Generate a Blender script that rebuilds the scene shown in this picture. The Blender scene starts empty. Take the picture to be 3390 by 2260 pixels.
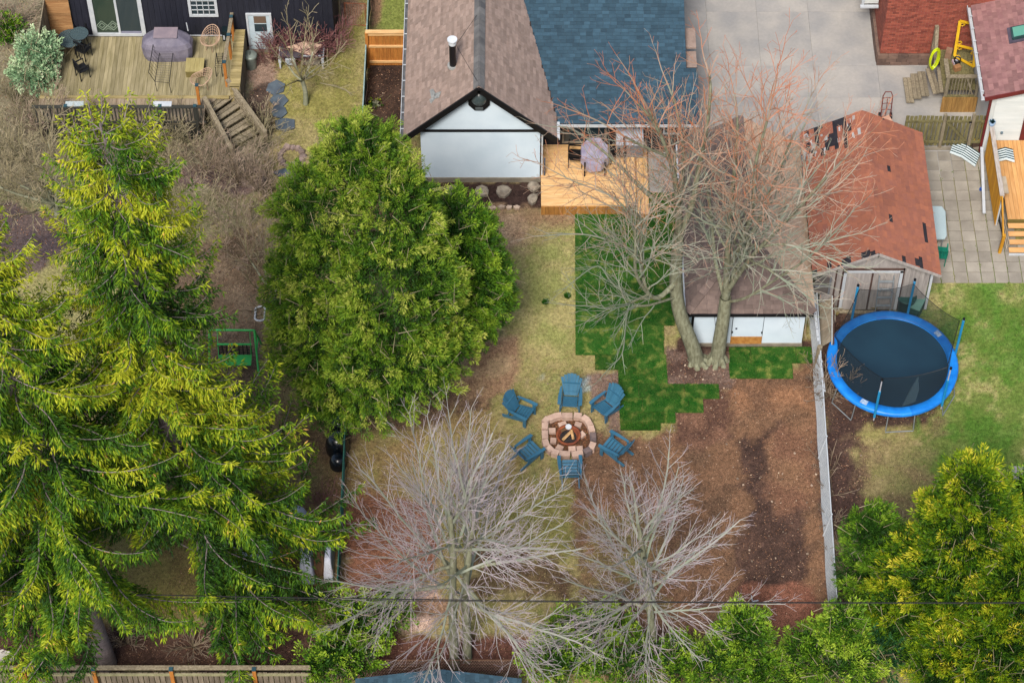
import bpy, math, random
import numpy as np
from mathutils import Vector, Matrix
random.seed(7); RNG=np.random.default_rng(11)
SC=bpy.context.scene; COL=SC.collection
# ---------------------------------------------------------------- camera
F_PX=8300.; TH=math.radians(52.4); DIST=83.; SN,CS=math.sin(TH),math.cos(TH)
CAM=np.array((0.,-DIST*CS,DIST*SN))
cam=bpy.data.objects.new('camera',bpy.data.cameras.new('camera')); COL.objects.link(cam)
cam.data.sensor_width=36.; cam.data.lens=F_PX/3390*36.; cam.data.clip_start=1.; cam.data.clip_end=1500.
cam.location=CAM; cam.rotation_euler=(math.radians(90)-TH,0,0); SC.camera=cam
# ---------------------------------------------------------------- light
SUN_EL,SUN_AZ=math.radians(52),math.radians(195)   # azimuth measured from +Y towards +X; high thin cloud, soft light from behind the viewer
w=bpy.data.worlds.new('World'); SC.world=w; w.use_nodes=True
nt=w.node_tree; bg=nt.nodes['Background']; sky=nt.nodes.new('ShaderNodeTexSky'); sky.sky_type='NISHITA'
sky.sun_disc=False; sky.sun_elevation=SUN_EL; sky.sun_rotation=SUN_AZ; sky.dust_density=3.; sky.air_density=1.2
nt.links.new(sky.outputs[0],bg.inputs[0]); bg.inputs[1].default_value=0.10
sl=bpy.data.lights.new('sun','SUN'); sl.energy=3.2; sl.angle=math.radians(18); sl.color=(1,.95,.88)
so=bpy.data.objects.new('sun',sl); COL.objects.link(so)
sd=Vector((math.sin(SUN_AZ)*math.cos(SUN_EL),math.cos(SUN_AZ)*math.cos(SUN_EL),math.sin(SUN_EL)))
so.rotation_euler=sd.to_track_quat('Z','Y').to_euler(); so.location=(0,0,60)
vs=SC.view_settings; vs.view_transform='Standard'; vs.look='None'; vs.exposure=0.82; vs.gamma=1; vs.use_curve_mapping=False
# ---------------------------------------------------------------- picture -> place
def P(px,py,z=0.):
    u=(px-1695)/F_PX; v=(1130-py)/F_PX; dz=-SN+v*CS; t=(z-CAM[2])/dz
    return np.array((t*u,CAM[1]+t*(CS+v*SN),z))
def PY(px,py,Y):
    u=(px-1695)/F_PX; v=(1130-py)/F_PX; t=(Y-CAM[1])/(CS+v*SN)
    return np.array((t*u,Y,CAM[2]+t*(-SN+v*CS)))
def PXv(X,Y,Z=0.):
    dy=Y-CAM[1]; dz=Z-CAM[2]; k=dy*CS-dz*SN
    return 1695+F_PX*X/k, 1130-F_PX*(dy*SN+dz*CS)/k
def lin(c):
    return tuple((x/255/12.92 if x/255<=.04045 else ((x/255+.055)/1.055)**2.4) for x in c)
# ---------------------------------------------------------------- materials
KA=0.62
def col(c,k=None):
    k=KA if k is None else k
    return tuple(min(.85,v*k) for v in lin(c))+(1,)
MATS={}
def mat(name,c1,c2=None,scale=3.,stretch=(1,1,1),rnd=.25,rough=.85,bump=.15,metal=0.,attr='rnd',detail=5,fine=60.,k=None,spec=.3,var=.18):
    if name in MATS: return MATS[name]
    m=bpy.data.materials.new(name); m.use_nodes=True; n=m.node_tree; N=n.nodes; L=n.links
    b=N['Principled BSDF']; b.inputs['Roughness'].default_value=rough; b.inputs['Metallic'].default_value=metal
    b.inputs['Specular IOR Level'].default_value=spec
    g=N.new('ShaderNodeNewGeometry'); mp=N.new('ShaderNodeMapping'); mp.inputs['Scale'].default_value=stretch
    L.new(g.outputs['Position'],mp.inputs['Vector'])
    at=N.new('ShaderNodeAttribute'); at.attribute_name=attr
    va=N.new('ShaderNodeVectorMath'); va.operation='MULTIPLY_ADD'; va.inputs[1].default_value=(37,53,71)
    cb=N.new('ShaderNodeCombineXYZ'); 
    for i in range(3): L.new(at.outputs['Fac'],cb.inputs[i])
    L.new(cb.outputs[0],va.inputs[0]); L.new(mp.outputs[0],va.inputs[2])
    n1=N.new('ShaderNodeTexNoise'); n1.inputs['Scale'].default_value=scale; n1.inputs['Detail'].default_value=detail; L.new(va.outputs[0],n1.inputs['Vector'])
    n2=N.new('ShaderNodeTexNoise'); n2.inputs['Scale'].default_value=fine; n2.inputs['Detail'].default_value=3; L.new(g.outputs['Position'],n2.inputs['Vector'])
    rp=N.new('ShaderNodeMapRange'); rp.inputs[1].default_value=.32; rp.inputs[2].default_value=.68; L.new(n1.outputs['Fac'],rp.inputs[0])
    mx=N.new('ShaderNodeMix'); mx.data_type='RGBA'; L.new(rp.outputs[0],mx.inputs['Factor'])
    mx.inputs['A'].default_value=col(c1,k); mx.inputs['B'].default_value=col(c2 or tuple(x*.85 for x in c1),k)
    ma=N.new('ShaderNodeMath'); ma.operation='MULTIPLY_ADD'; ma.inputs[1].default_value=2*rnd; ma.inputs[2].default_value=1-rnd; L.new(at.outputs['Fac'],ma.inputs[0])
    mb=N.new('ShaderNodeMath'); mb.operation='MULTIPLY_ADD'; mb.inputs[1].default_value=2*var; mb.inputs[2].default_value=1-var; L.new(n2.outputs['Fac'],mb.inputs[0])
    mm=N.new('ShaderNodeMath'); mm.operation='MULTIPLY'; L.new(ma.outputs[0],mm.inputs[0]); L.new(mb.outputs[0],mm.inputs[1])
    sc=N.new('ShaderNodeVectorMath'); sc.operation='SCALE'; L.new(mx.outputs['Result'],sc.inputs[0]); L.new(mm.outputs[0],sc.inputs['Scale'])
    L.new(sc.outputs[0],b.inputs['Base Color'])
    if bump:
        bp=N.new('ShaderNodeBump'); bp.inputs['Strength'].default_value=bump; bp.inputs['Distance'].default_value=.02
        L.new(n2.outputs['Fac'],bp.inputs['Height']); L.new(bp.outputs[0],b.inputs['Normal'])
    MATS[name]=m; return m
def leafmat(name,stops,trans=.25,k=None):
    m=bpy.data.materials.new(name); m.use_nodes=True; n=m.node_tree; N=n.nodes; L=n.links
    for x in list(N): N.remove(x)
    out=N.new('ShaderNodeOutputMaterial'); at=N.new('ShaderNodeAttribute'); at.attribute_name='rnd'
    cr=N.new('ShaderNodeValToRGB'); e=cr.color_ramp.elements
    while len(e)<len(stops): e.new(.5)
    for i,(p,c) in enumerate(stops): e[i].position=p; e[i].color=col(c,k or .8)
    L.new(at.outputs['Fac'],cr.inputs[0])
    d=N.new('ShaderNodeBsdfPrincipled'); d.inputs['Roughness'].default_value=.65; d.inputs['Specular IOR Level'].default_value=.25
    t=N.new('ShaderNodeBsdfTranslucent'); mx=N.new('ShaderNodeMixShader'); mx.inputs[0].default_value=trans
    L.new(cr.outputs[0],d.inputs['Base Color']); L.new(cr.outputs[0],t.inputs[0]); L.new(d.outputs[0],mx.inputs[1]); L.new(t.outputs[0],mx.inputs[2]); L.new(mx.outputs[0],out.inputs[0])
    MATS[name]=m; return m
def netmat(name,c,alpha):
    m=bpy.data.materials.new(name); m.use_nodes=True; n=m.node_tree; N=n.nodes; L=n.links
    b=N['Principled BSDF']; b.inputs['Base Color'].default_value=col(c); b.inputs['Roughness'].default_value=.9; b.inputs['Alpha'].default_value=alpha
    MATS[name]=m; return m
def glassmat(name,c=(30,45,45),trans=0.):
    m=bpy.data.materials.new(name); m.use_nodes=True; b=m.node_tree.nodes['Principled BSDF']
    b.inputs['Base Color'].default_value=col(c); b.inputs['Roughness'].default_value=.06; b.inputs['Transmission Weight'].default_value=trans
    b.inputs['IOR'].default_value=1.3 if trans else 1.5
    MATS[name]=m; return m
# ---------------------------------------------------------------- mesh helpers
def worldloc(o):
    l=Vector((0,0,0))
    while o is not None: l+=Vector(o.location); o=o.parent
    return np.array(l)
def newmesh(name,V,Fc,m,parent=None,rnd=None,smooth=False):
    """V (n,3) world coordinates, Fc list of index tuples or an (n,k) array"""
    V=np.asarray(V,dtype=np.float64).reshape(-1,3)
    if parent is not None: V=V-worldloc(parent)
    me=bpy.data.meshes.new(name)
    if isinstance(Fc,np.ndarray):
        nf,k=Fc.shape
        me.vertices.add(len(V)); me.vertices.foreach_set('co',V.astype(np.float32).ravel())
        me.loops.add(nf*k); me.loops.foreach_set('vertex_index',Fc.astype(np.int32).ravel())
        me.polygons.add(nf); me.polygons.foreach_set('loop_start',np.arange(0,nf*k,k,dtype=np.int32))
        me.polygons.foreach_set('loop_total',np.full(nf,k,dtype=np.int32)); me.update(calc_edges=True)
    else:
        me.from_pydata(V.tolist(),[],Fc)
    if rnd is not None:
        a=me.attributes.new('rnd','FLOAT','POINT')
        r=np.full(len(V),rnd,dtype=np.float32) if np.isscalar(rnd) else np.asarray(rnd,dtype=np.float32)
        a.data.foreach_set('value',r)
    if smooth or isinstance(Fc,np.ndarray): me.polygons.foreach_set('use_smooth',[bool(smooth)]*len(me.polygons))
    if m is not None: me.materials.append(m)
    o=bpy.data.objects.new(name,me); COL.objects.link(o)
    if parent is not None: o.parent=parent
    return o
HF=[(0,3,2,1),(4,5,6,7),(0,1,5,4),(1,2,6,5),(2,3,7,6),(3,0,4,7)]
HFA=np.array(HF)
def bx(x0,x1,y0,y1,z0,z1):
    return np.array([(x0,y0,z0),(x1,y0,z0),(x1,y1,z0),(x0,y1,z0),(x0,y0,z1),(x1,y0,z1),(x1,y1,z1),(x0,y1,z1)],dtype=float)
def ob(c,u,v,w_,hu,hv,hw):
    c,u,v,w_=map(lambda a:np.asarray(a,float),(c,u,v,w_))
    return np.array([c+su*hu*u+sv*hv*v+sw*hw*w_ for sw in(-1,1) for su,sv in((-1,-1),(1,-1),(1,1),(-1,1))])
def bar(a,b,wd,ht,up=(0,0,1)):
    """a box beam from a to b; wd across, ht along up"""
    a,b=np.asarray(a,float),np.asarray(b,float); d=b-a; L=np.linalg.norm(d); d=d/L; up=np.asarray(up,float)
    if abs(d@up)>.995*np.linalg.norm(up): up=np.array((0,1.,0))
    s=np.cross(d,up); s=s/np.linalg.norm(s); t=np.cross(s,d)
    return ob((a+b)/2,d,s,t,L/2,wd/2,ht/2)
def rbox(cx,cy,sx,sy,ang,z0,z1):
    u=(math.cos(ang),math.sin(ang),0); v=(-math.sin(ang),math.cos(ang),0)
    return ob((cx,cy,(z0+z1)/2),u,v,(0,0,1),sx/2,sy/2,(z1-z0)/2)
class MB:
    def __init__(s): s.v=[]; s.f=[]; s.r=[]; s.n=0
    def add(s,V,Fc,r=.5):
        V=np.asarray(V,float); s.v.append(V); s.f+= [tuple(int(i)+s.n for i in q) for q in Fc]; s.r.append(np.full(len(V),r)); s.n+=len(V); return s
    def box(s,*a,r=.5): return s.add(bx(*a),HF,r)
    def hexa(s,V,r=.5): return s.add(V,HF,r)
    def bar(s,a,b,wd,ht=None,r=.5,up=(0,0,1)): return s.add(bar(a,b,wd,ht or wd,up),HF,r)
    def tube(s,pts,rad,k=6,r=.5,closed=False):
        pts=np.asarray(pts,float); n=len(pts); rad=np.full(n,rad) if np.isscalar(rad) else np.asarray(rad,float)
        T=np.roll(pts,-1,0)-np.roll(pts,1,0)
        if not closed: T[0]=pts[1]-pts[0]; T[-1]=pts[-1]-pts[-2]
        T/=np.linalg.norm(T,axis=1)[:,None]+1e-9
        A=np.array((0,0,1.)) if abs(T[0][2])<.9 else np.array((1.,0,0))
        V=[]
        for i in range(n):
            s1=np.cross(T[i],A); s1/=np.linalg.norm(s1)+1e-9; t1=np.cross(s1,T[i]); A=t1
            for j in range(k):
                a=2*math.pi*j/k; V.append(pts[i]+rad[i]*(math.cos(a)*s1+math.sin(a)*t1))
        Fc=[]
        for i in range(n if closed else n-1):
            i2=(i+1)%n
            for j in range(k): Fc.append((i*k+j,i*k+(j+1)%k,i2*k+(j+1)%k,i2*k+j))
        if not closed: Fc+= [tuple(range(k))[::-1],tuple((n-1)*k+j for j in range(k))]
        return s.add(V,Fc,r)
    def disc(s,c,rad,h,k=20,r=.5,squash=1.):
        c=np.asarray(c,float); V=[];
        for z in(0,h):
            for j in range(k):
                a=2*math.pi*j/k; V.append(c+np.array((rad*math.cos(a),rad*squash*math.sin(a),z)))
        Fc=[tuple(range(k))[::-1],tuple(range(k,2*k))]+[(j,(j+1)%k,k+(j+1)%k,k+j) for j in range(k)]
        return s.add(V,Fc,r)
    def lathe(s,c,prof,k=16,r=.5):
        c=np.asarray(c,float); V=[]; m=len(prof)
        for (rr,z) in prof:
            for j in range(k):
                a=2*math.pi*j/k; V.append(c+np.array((rr*math.cos(a),rr*math.sin(a),z)))
        Fc=[(i*k+j,i*k+(j+1)%k,(i+1)*k+(j+1)%k,(i+1)*k+j) for i in range(m-1) for j in range(k)]
        return s.add(V,Fc,r)
    def poly(s,pts,th,r=.5):
        """flat polygon extruded by vector th"""
        pts=np.asarray(pts,float); n=len(pts); th=np.asarray(th,float); V=np.vstack([pts,pts+th])
        Fc=[tuple(range(n))[::-1],tuple(range(n,2*n))]+[(j,(j+1)%n,n+(j+1)%n,n+j) for j in range(n)]
        return s.add(V,Fc,r)
    def build(s,name,m,parent=None,smooth=False):
        return newmesh(name,np.vstack(s.v),s.f,m,parent,np.concatenate(s.r),smooth)
def one(name,V8,m,parent=None,r=.5): return newmesh(name,V8,HF,m,parent,r)
def tag(o,label=None,cat=None,group=None,kind=None):
    if label: o['label']=label
    if cat: o['category']=cat
    if group: o['group']=group
    if kind: o['kind']=kind
    return o
def thing(name,label,cat,loc=(0,0,0),group=None):
    o=bpy.data.objects.new(name,None); COL.objects.link(o); o.location=tuple(float(x) for x in loc); o.empty_display_size=.2
    return tag(o,label,cat,group)
def pieces(name,parent,items,m,limit=300,sort=True,rest=None):
    """items: list of (V8,rnd). the nearest `limit` become objects, what is left one joined part"""
    if sort: items=sorted(items,key=lambda it:float(np.linalg.norm(it[0].mean(0)-CAM)))
    for V,r in items[:limit]: one(name,V,m,parent,r)
    if len(items)>limit:
        rem=items[limit:]; V=np.vstack([i[0] for i in rem]); n=len(rem)
        Fc=(HFA[None]+8*np.arange(n)[:,None,None]).reshape(-1,4)
        o=newmesh(rest or name,V,Fc,m,parent,np.repeat([i[1] for i in rem],8)); o['kind']='stuff'
def rr(): return random.random()
def urange(poly,v):
    xs=[]
    n=len(poly)
    for i in range(n):
        (u0,v0),(u1,v1)=poly[i],poly[(i+1)%n]
        if (v0<=v<v1) or (v1<=v<v0): xs.append(u0+(u1-u0)*(v-v0)/(v1-v0))
    return (min(xs),max(xs)) if len(xs)>=2 else None
def shingles(O,U,V,poly,course=.14,tab=.3,th=.014,vary=None,skip=None,gap=.006):
    O,U,V=map(lambda a:np.asarray(a,float),(O,U,V)); U=U/np.linalg.norm(U); V=V/np.linalg.norm(V); N=np.cross(U,V)
    if N[2]<0: N=-N
    vmax=max(p[1] for p in poly); items=[]; v=0; row=0
    while v<vmax-.01:
        v1=min(v+course,vmax); ur=urange(poly,min(v+course*.5,vmax-.001))
        if ur and ur[1]-ur[0]>.03:
            u=ur[0]-((row*.37)%1)*tab
            while u<ur[1]:
                tw=tab*random.uniform(.82,1.18); a=max(u,ur[0]); b=min(u+tw,ur[1]); u+=tw
                if b-a<.03: continue
                if skip and skip((a+b)/2,v): continue
                t=th*random.uniform(.8,1.5); lo=v-.012-random.random()*.008; r=rr() if vary is None else vary((a+b)/2,v)
                q=[(a+gap/2,lo),(b-gap/2,lo),(b-gap/2,v1),(a+gap/2,v1)]
                A=[O+U*x+V*y for x,y in q]
                items.append((np.array(A+[A[0]+N*t,A[1]+N*t,A[2]+N*.003,A[3]+N*.003]),r))
        v+=course; row+=1
    return items
# vectorised open tubes for twigs
def tubes(P0,P1,R0,R1,k=3):
    P0,P1=np.asarray(P0,float),np.asarray(P1,float); R0,R1=np.asarray(R0),np.asarray(R1); n=len(P0)
    D=P1-P0; L=np.linalg.norm(D,axis=1)[:,None]+1e-9; D=D/L; P1=P1+D*np.minimum(.3*R1[:,None],.02)
    A=np.where(np.abs(D[:,2:3])<.9,np.array([[0,0,1.]]),np.array([[1.,0,0]]))
    S=np.cross(D,A); S/=np.linalg.norm(S,axis=1)[:,None]; T=np.cross(S,D)
    an=np.arange(k)*2*math.pi/k; c,s=np.cos(an)[None,:,None],np.sin(an)[None,:,None]
    ring=c*S[:,None]+s*T[:,None]
    V=np.concatenate([P0[:,None]+ring*R0[:,None,None],P1[:,None]+ring*R1[:,None,None]],1).reshape(-1,3)
    j=np.arange(k); q=np.stack([j,(j+1)%k,k+(j+1)%k,k+j],1)
    Fc=(q[None]+2*k*np.arange(n)[:,None,None]).reshape(-1,4)
    return V,Fc
def rhombi(C,D,N,L,W):
    """pointed leaf-like quads: base C, direction D, normal N"""
    C,D,N=np.asarray(C),np.asarray(D),np.asarray(N); S=np.cross(D,N); S/=np.linalg.norm(S,axis=1)[:,None]+1e-9
    L=np.asarray(L)[:,None]; W=np.asarray(W)[:,None]
    V=np.stack([C,C+D*L*.45+S*W*.5,C+D*L,C+D*L*.45-S*W*.5],1).reshape(-1,3)
    Fc=np.arange(len(C)*4).reshape(-1,4)
    return V,Fc
def unit(a): return a/(np.linalg.norm(a,axis=-1,keepdims=True)+1e-9)
# ---------------------------------------------------------------- value noise (numpy)
_T=RNG.random((256,256))
def vnoise(x,y,sc,seed=0):
    x=x/sc+seed*17.3; y=y/sc+seed*9.1; xi=np.floor(x).astype(int); yi=np.floor(y).astype(int); fx=x-xi; fy=y-yi
    fx=fx*fx*(3-2*fx); fy=fy*fy*(3-2*fy); g=lambda a,b:_T[a%256,b%256]
    return (g(xi,yi)*(1-fx)+g(xi+1,yi)*fx)*(1-fy)+(g(xi,yi+1)*(1-fx)+g(xi+1,yi+1)*fx)*fy
def fbm(x,y,sc,seed=0,o=4):
    s=0;a=.5;t=0
    for i in range(o): s=s+a*vnoise(x,y,sc/2**i,seed+i); t+=a; a*=.55
    return s/t
def sdf(px,py,poly):
    """signed distance to polygon, positive inside"""
    poly=np.asarray(poly,float); d=np.full(px.shape,1e9); ins=np.zeros(px.shape,bool); n=len(poly)
    for i in range(n):
        a=poly[i]; b=poly[(i+1)%n]; e=b-a; wx=px-a[0]; wy=py-a[1]
        t=np.clip((wx*e[0]+wy*e[1])/(e@e),0,1); d=np.minimum(d,np.hypot(wx-e[0]*t,wy-e[1]*t))
        c=((a[1]<=py)&(b[1]>py))|((b[1]<=py)&(a[1]>py))
        with np.errstate(divide='ignore',invalid='ignore'): xx=a[0]+(py-a[1])*e[0]/(e[1] if e[1] else 1e-9)
        ins^= c&(px<xx)
    return np.where(ins,d,-d)
# ================================================================ GROUND
def ground():
    fx=np.arange(-21.5,21.51,.125); fy=np.arange(-16.5,19.01,.125)
    xs=np.concatenate([[-400,-200,-90,-50,-32,-25],fx,[25,32,50,90,200,400]]); ys=np.concatenate([[-300,-120,-60,-35,-22],fy,[22,28,40,70,150,400]])
    X,Y=np.meshgrid(xs,ys); Xc=np.clip(X,-22,22); Yc=np.clip(Y,-17,19.2)
    px,py=PXv(Xc,Yc)
    n1=fbm(Xc,Yc,2.2,1); n2=fbm(Xc,Yc,.7,5); n3=fbm(Xc,Yc,5.,9); n4=fbm(Xc,Yc,.28,14,3)
    C=np.zeros(X.shape+(3,)); G=np.zeros(X.shape)
    def lc(c):
        v=np.array(lin(c))*KA; l=v@np.array((.3,.55,.15)); return v*.93+l*.07
    def mixin(mk,c,g,c2=None):
        cc=lc(c)[None,None]
        if c2 is not None:
            t=np.clip((n2-.38)/.24,0,1)[...,None]; cc=cc*(1-t)+lc(c2)[None,None]*t
        m=mk[...,None]; C[:]=C*(1-m)+cc*m; G[:]=G*(1-mk)+g*mk
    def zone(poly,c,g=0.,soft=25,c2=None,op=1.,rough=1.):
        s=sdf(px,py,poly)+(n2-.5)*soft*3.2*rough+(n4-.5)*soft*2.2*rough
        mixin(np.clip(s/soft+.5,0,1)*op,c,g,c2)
    mixin(np.ones(X.shape),(138,130,76),.8,(150,134,88))
    mixin(np.clip((n1-.5)*5,0,1)*.7,(122,122,62),1.)
    mixin(np.clip((n3-.56)*6,0,1)*.5,(160,134,100),.4)
    mixin(np.clip((n4*.6+n2*.4-.53)*9,0,1)*.55,(104,116,58),1.)
    mixin(np.clip((.44-n4*.5-n2*.5)*9,0,1)*.5,(176,152,112),.5)
    # left neighbour
    zone([(-400,-200),(900,-200),(1110,150),(900,180),(880,700),(700,760),(0,820),(-400,820)],(136,126,102),.3,60,(118,108,86))
    zone([(-400,560),(60,620),(520,590),(900,640),(900,730),(480,880),(200,760),(-400,820)],(134,130,92),.6,40,(122,112,82))
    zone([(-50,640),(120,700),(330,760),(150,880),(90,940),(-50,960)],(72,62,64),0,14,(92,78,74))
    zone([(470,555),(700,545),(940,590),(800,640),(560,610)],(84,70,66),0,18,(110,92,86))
    zone([(20,960),(150,900),(420,860),(560,940),(420,1150),(200,1300),(0,1200)],(152,146,100),.9,16,(140,132,84))
    zone([(520,820),(900,760),(900,1080),(880,1330),(620,1300),(480,1150)],(122,104,84),.1,30,(104,86,68))
    zone([(900,-50),(1230,-50),(1215,430),(1190,1000),(930,1000),(860,720),(930,500),(880,200)],(138,130,68),.9,25,(150,136,88))
    zone([(800,170),(920,180),(915,290),(890,310),(830,290)],(140,116,100),0,12)
    zone([(830,290),(890,270),(900,430),(870,470),(820,400)],(58,46,42),0,14,(80,66,58))
    zone([(1090,0),(1200,0),(1190,90),(1130,100)],(140,112,92),.1,14)
    zone([(900,1000),(1180,1000),(1150,1680),(1000,1700),(900,1400)],(138,124,78),.5,35,(126,106,70))
    zone([(640,1330),(1160,1330),(1150,2050),(500,2000),(420,1600)],(126,106,70),.35,50,(110,88,60))
    zone([(-400,1350),(700,1500),(900,2080),(-400,2090)],(128,116,66),.6,50,(112,96,58))
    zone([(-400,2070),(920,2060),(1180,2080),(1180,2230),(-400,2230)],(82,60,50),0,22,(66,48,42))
    # strip beside the house and bed under the gable
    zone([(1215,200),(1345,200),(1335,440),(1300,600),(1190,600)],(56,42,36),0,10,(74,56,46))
    zone([(1222,-50),(1300,-50),(1290,60),(1225,90)],(146,112,86),.1,12)
    zone([(1290,-50),(1365,-50),(1355,200),(1230,200),(1250,90)],(122,130,62),1.,14)
    zone([(1360,600),(1800,600),(1800,690),(1720,694),(1380,694)],(70,52,46),0,7,(52,38,34))
    zone([(1330,690),(1800,690),(2250,705),(2250,740),(1330,760)],(140,112,82),.3,24)
    zone([(1150,560),(1400,560),(1400,900),(1150,900)],(110,86,66),.1,20)
    # the middle lawn
    zone([(1560,700),(1740,700),(1760,820),(1720,1000),(1650,1020)],(166,138,108),.2,30,(150,120,92))
    zone([(1700,820),(1900,760),(1910,1150),(1800,1200),(1720,1050)],(140,140,78),1.,40,(156,144,92))
    zone([(1080,1250),(1420,1230),(1640,1290),(1620,1420),(1200,1500),(1090,1460)],(108,86,66),.1,36,(90,70,56))
    zone([(1180,1420),(1660,1360),(1680,1560),(1600,1700),(1180,1660)],(136,122,72),.6,46,(126,104,68))
    zone([(1480,1150),(1700,1100),(1720,1260),(1600,1330),(1500,1280)],(156,130,98),.3,28,(136,106,80))
    zone([(1950,1240),(2060,1230),(2062,1430),(2030,1440),(1960,1330)],(118,96,84),.1,16)
    zone([(1130,1660),(1440,1650),(1470,1900),(1330,2000),(1120,2040)],(136,92,70),0,30,(118,78,58))
    zone([(1440,1640),(1950,1600),(1960,1840),(1500,1860)],(130,124,68),.9,40,(118,110,62))
    zone([(1265,1935),(1450,1925),(1450,1990),(1330,1990)],(204,172,152),0,8,(188,154,134))
    zone([(1330,2040),(1445,2010),(1440,2090),(1330,2090)],(200,168,148),0,8)
    zone([(1290,1980),(1500,1985),(1500,2040),(1300,2040)],(112,84,66),0,12,(150,118,92))
    zone([(1270,2095),(1760,2100),(1790,2240),(1150,2240)],(100,66,54),0,16,(86,56,46))
    zone([(1550,1820),(1850,1840),(1900,1990),(1560,1990)],(106,88,60),.2,34,(84,66,50))
    # bare earth on the right of the yard
    zone([(1960,1440),(2180,1440),(2330,1370),(2420,1260),(2730,1180),(2790,2240),(1980,2240),(1900,1760),(1900,1560)],(124,92,68),0,20,(100,76,58))
    zone([(1930,1720),(2150,1700),(2200,2000),(1960,2000)],(120,110,64),.6,60,(104,84,60))
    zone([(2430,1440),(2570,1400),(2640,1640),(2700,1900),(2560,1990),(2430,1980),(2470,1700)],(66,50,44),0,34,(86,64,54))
    zone([(2210,1270),(2420,1270),(2440,1400),(2340,1480),(2230,1470)],(92,66,54),0,24,(116,84,66))
    zone([(2400,1270),(2690,1270),(2720,1350),(2440,1360)],(146,104,74),0,22,(110,80,60),.7)
    zone([(2520,1450),(2700,1380),(2690,1650),(2560,1680)],(132,98,72),0,36,(116,82,62),.8)
    zone([(2450,1930),(2700,1930),(2720,2100),(2450,2090)],(128,84,66),0,16,(116,74,58))
    zone([(2205,1150),(2420,1140),(2425,1290),(2200,1285)],(82,62,54),0,9,(104,84,74))
    zone([(2240,1120),(2700,1120),(2700,1160),(2240,1160)],(78,56,48),0,10,(60,44,38))
    # beyond the wire fence
    zone([(2690,1000),(2900,1000),(2960,1060),(2900,1320),(2840,1420),(2860,1700),(2930,2260),(2750,2260),(2715,1400)],(88,68,58),0,34,(70,52,46))
    zone([(2880,1290),(3130,1300),(3090,1410),(2890,1420)],(84,64,56),0,22,(66,50,44))
    zone([(2950,870),(3500,860),(3600,2400),(3100,2300),(3060,1800),(2950,1560),(3100,1400),(3130,1150),(3040,1010)],(96,120,46),1.,40,(116,128,60))
    mixin(np.clip((n2*.6+n4*.4-.53)*12,0,1)*.55*np.clip((px-2950)/60,0,1)*np.clip((py-880)/40,0,1),(176,156,108),.3)
    mixin(np.clip((n1*.5+n4*.5-.49)*10,0,1)*.8*np.clip((px-2980)/80,0,1)*np.clip((py-880)/40,0,1),(70,112,30),1.)
    zone([(2860,1500),(3100,1420),(3140,1800),(2960,1900)],(124,116,72),.6,60,(112,90,68),.8)
    # paint overspray left on the grass
    for (a,b,c_,d) in ((1906,1276,1942,1262),(1915,1292,1950,1284),(1738,1262,1752,1256),(1786,1248,1796,1242)):
        zone([(a,b-7),(c_,d-7),(c_,d+7),(a,b+7)],(150,170,176),.1,8,None,.75)
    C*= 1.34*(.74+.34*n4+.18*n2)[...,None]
    Z=(n2-.5)*.03+(n4-.5)*.02
    Z=np.where((np.abs(X)<21)&(Y>-16)&(Y<18.5),Z,0.)
    V=np.stack([X,Y,Z-.02],-1).reshape(-1,3); nx=len(xs); ny=len(ys)
    i=(np.arange(ny-1)[:,None]*nx+np.arange(nx-1)[None]).ravel(); Fc=np.stack([i,i+1,i+nx+1,i+nx],1)
    m=bpy.data.materials.new('earth_and_lawn'); m.use_nodes=True; n=m.node_tree; N=n.nodes; L=n.links; b=N['Principled BSDF']
    b.inputs['Roughness'].default_value=.95; b.inputs['Specular IOR Level'].default_value=.1
    at=N.new('ShaderNodeAttribute'); at.attribute_name='gcol'; ga=N.new('ShaderNodeAttribute'); ga.attribute_name='grassy'
    g=N.new('ShaderNodeNewGeometry')
    def noise(s,d=4):
        t=N.new('ShaderNodeTexNoise'); t.inputs['Scale'].default_value=s; t.inputs['Detail'].default_value=d; L.new(g.outputs['Position'],t.inputs['Vector']); return t
    a1=noise(9); a2=noise(34,5); a3=noise(4.)
    r1=N.new('ShaderNodeMapRange'); r1.inputs[1].default_value=.3; r1.inputs[2].default_value=.7; r1.inputs[3].default_value=.45; r1.inputs[4].default_value=1.55; L.new(a2.outputs['Fac'],r1.inputs[0])
    r2=N.new('ShaderNodeMapRange'); r2.inputs[1].default_value=.3; r2.inputs[2].default_value=.7; r2.inputs[3].default_value=.7; r2.inputs[4].default_value=1.3; L.new(a1.outputs['Fac'],r2.inputs[0])
    mu=N.new('ShaderNodeMath'); mu.operation='MULTIPLY'; L.new(r1.outputs[0],mu.inputs[0]); L.new(r2.outputs[0],mu.inputs[1])
    sc=N.new('ShaderNodeVectorMath'); sc.operation='SCALE'; L.new(at.outputs['Color'],sc.inputs[0]); L.new(mu.outputs[0],sc.inputs['Scale'])
    # grass: green flecks; earth: pale flecks
    fl=N.new('ShaderNodeMapRange'); fl.inputs[1].default_value=.52; fl.inputs[2].default_value=.64; L.new(a2.outputs['Fac'],fl.inputs[0])
    gm=N.new('ShaderNodeMath'); gm.operation='MULTIPLY'; L.new(fl.outputs[0],gm.inputs[0]); L.new(ga.outputs['Fac'],gm.inputs[1])
    g2=N.new('ShaderNodeMath'); g2.operation='MULTIPLY'; g2.inputs[1].default_value=.45; L.new(gm.outputs[0],g2.inputs[0])
    mx=N.new('ShaderNodeMix'); mx.data_type='RGBA'; L.new(g2.outputs[0],mx.inputs['Factor']); L.new(sc.outputs[0],mx.inputs['A']); mx.inputs['B'].default_value=col((96,112,38))
    L.new(mx.outputs['Result'],b.inputs['Base Color'])
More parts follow.
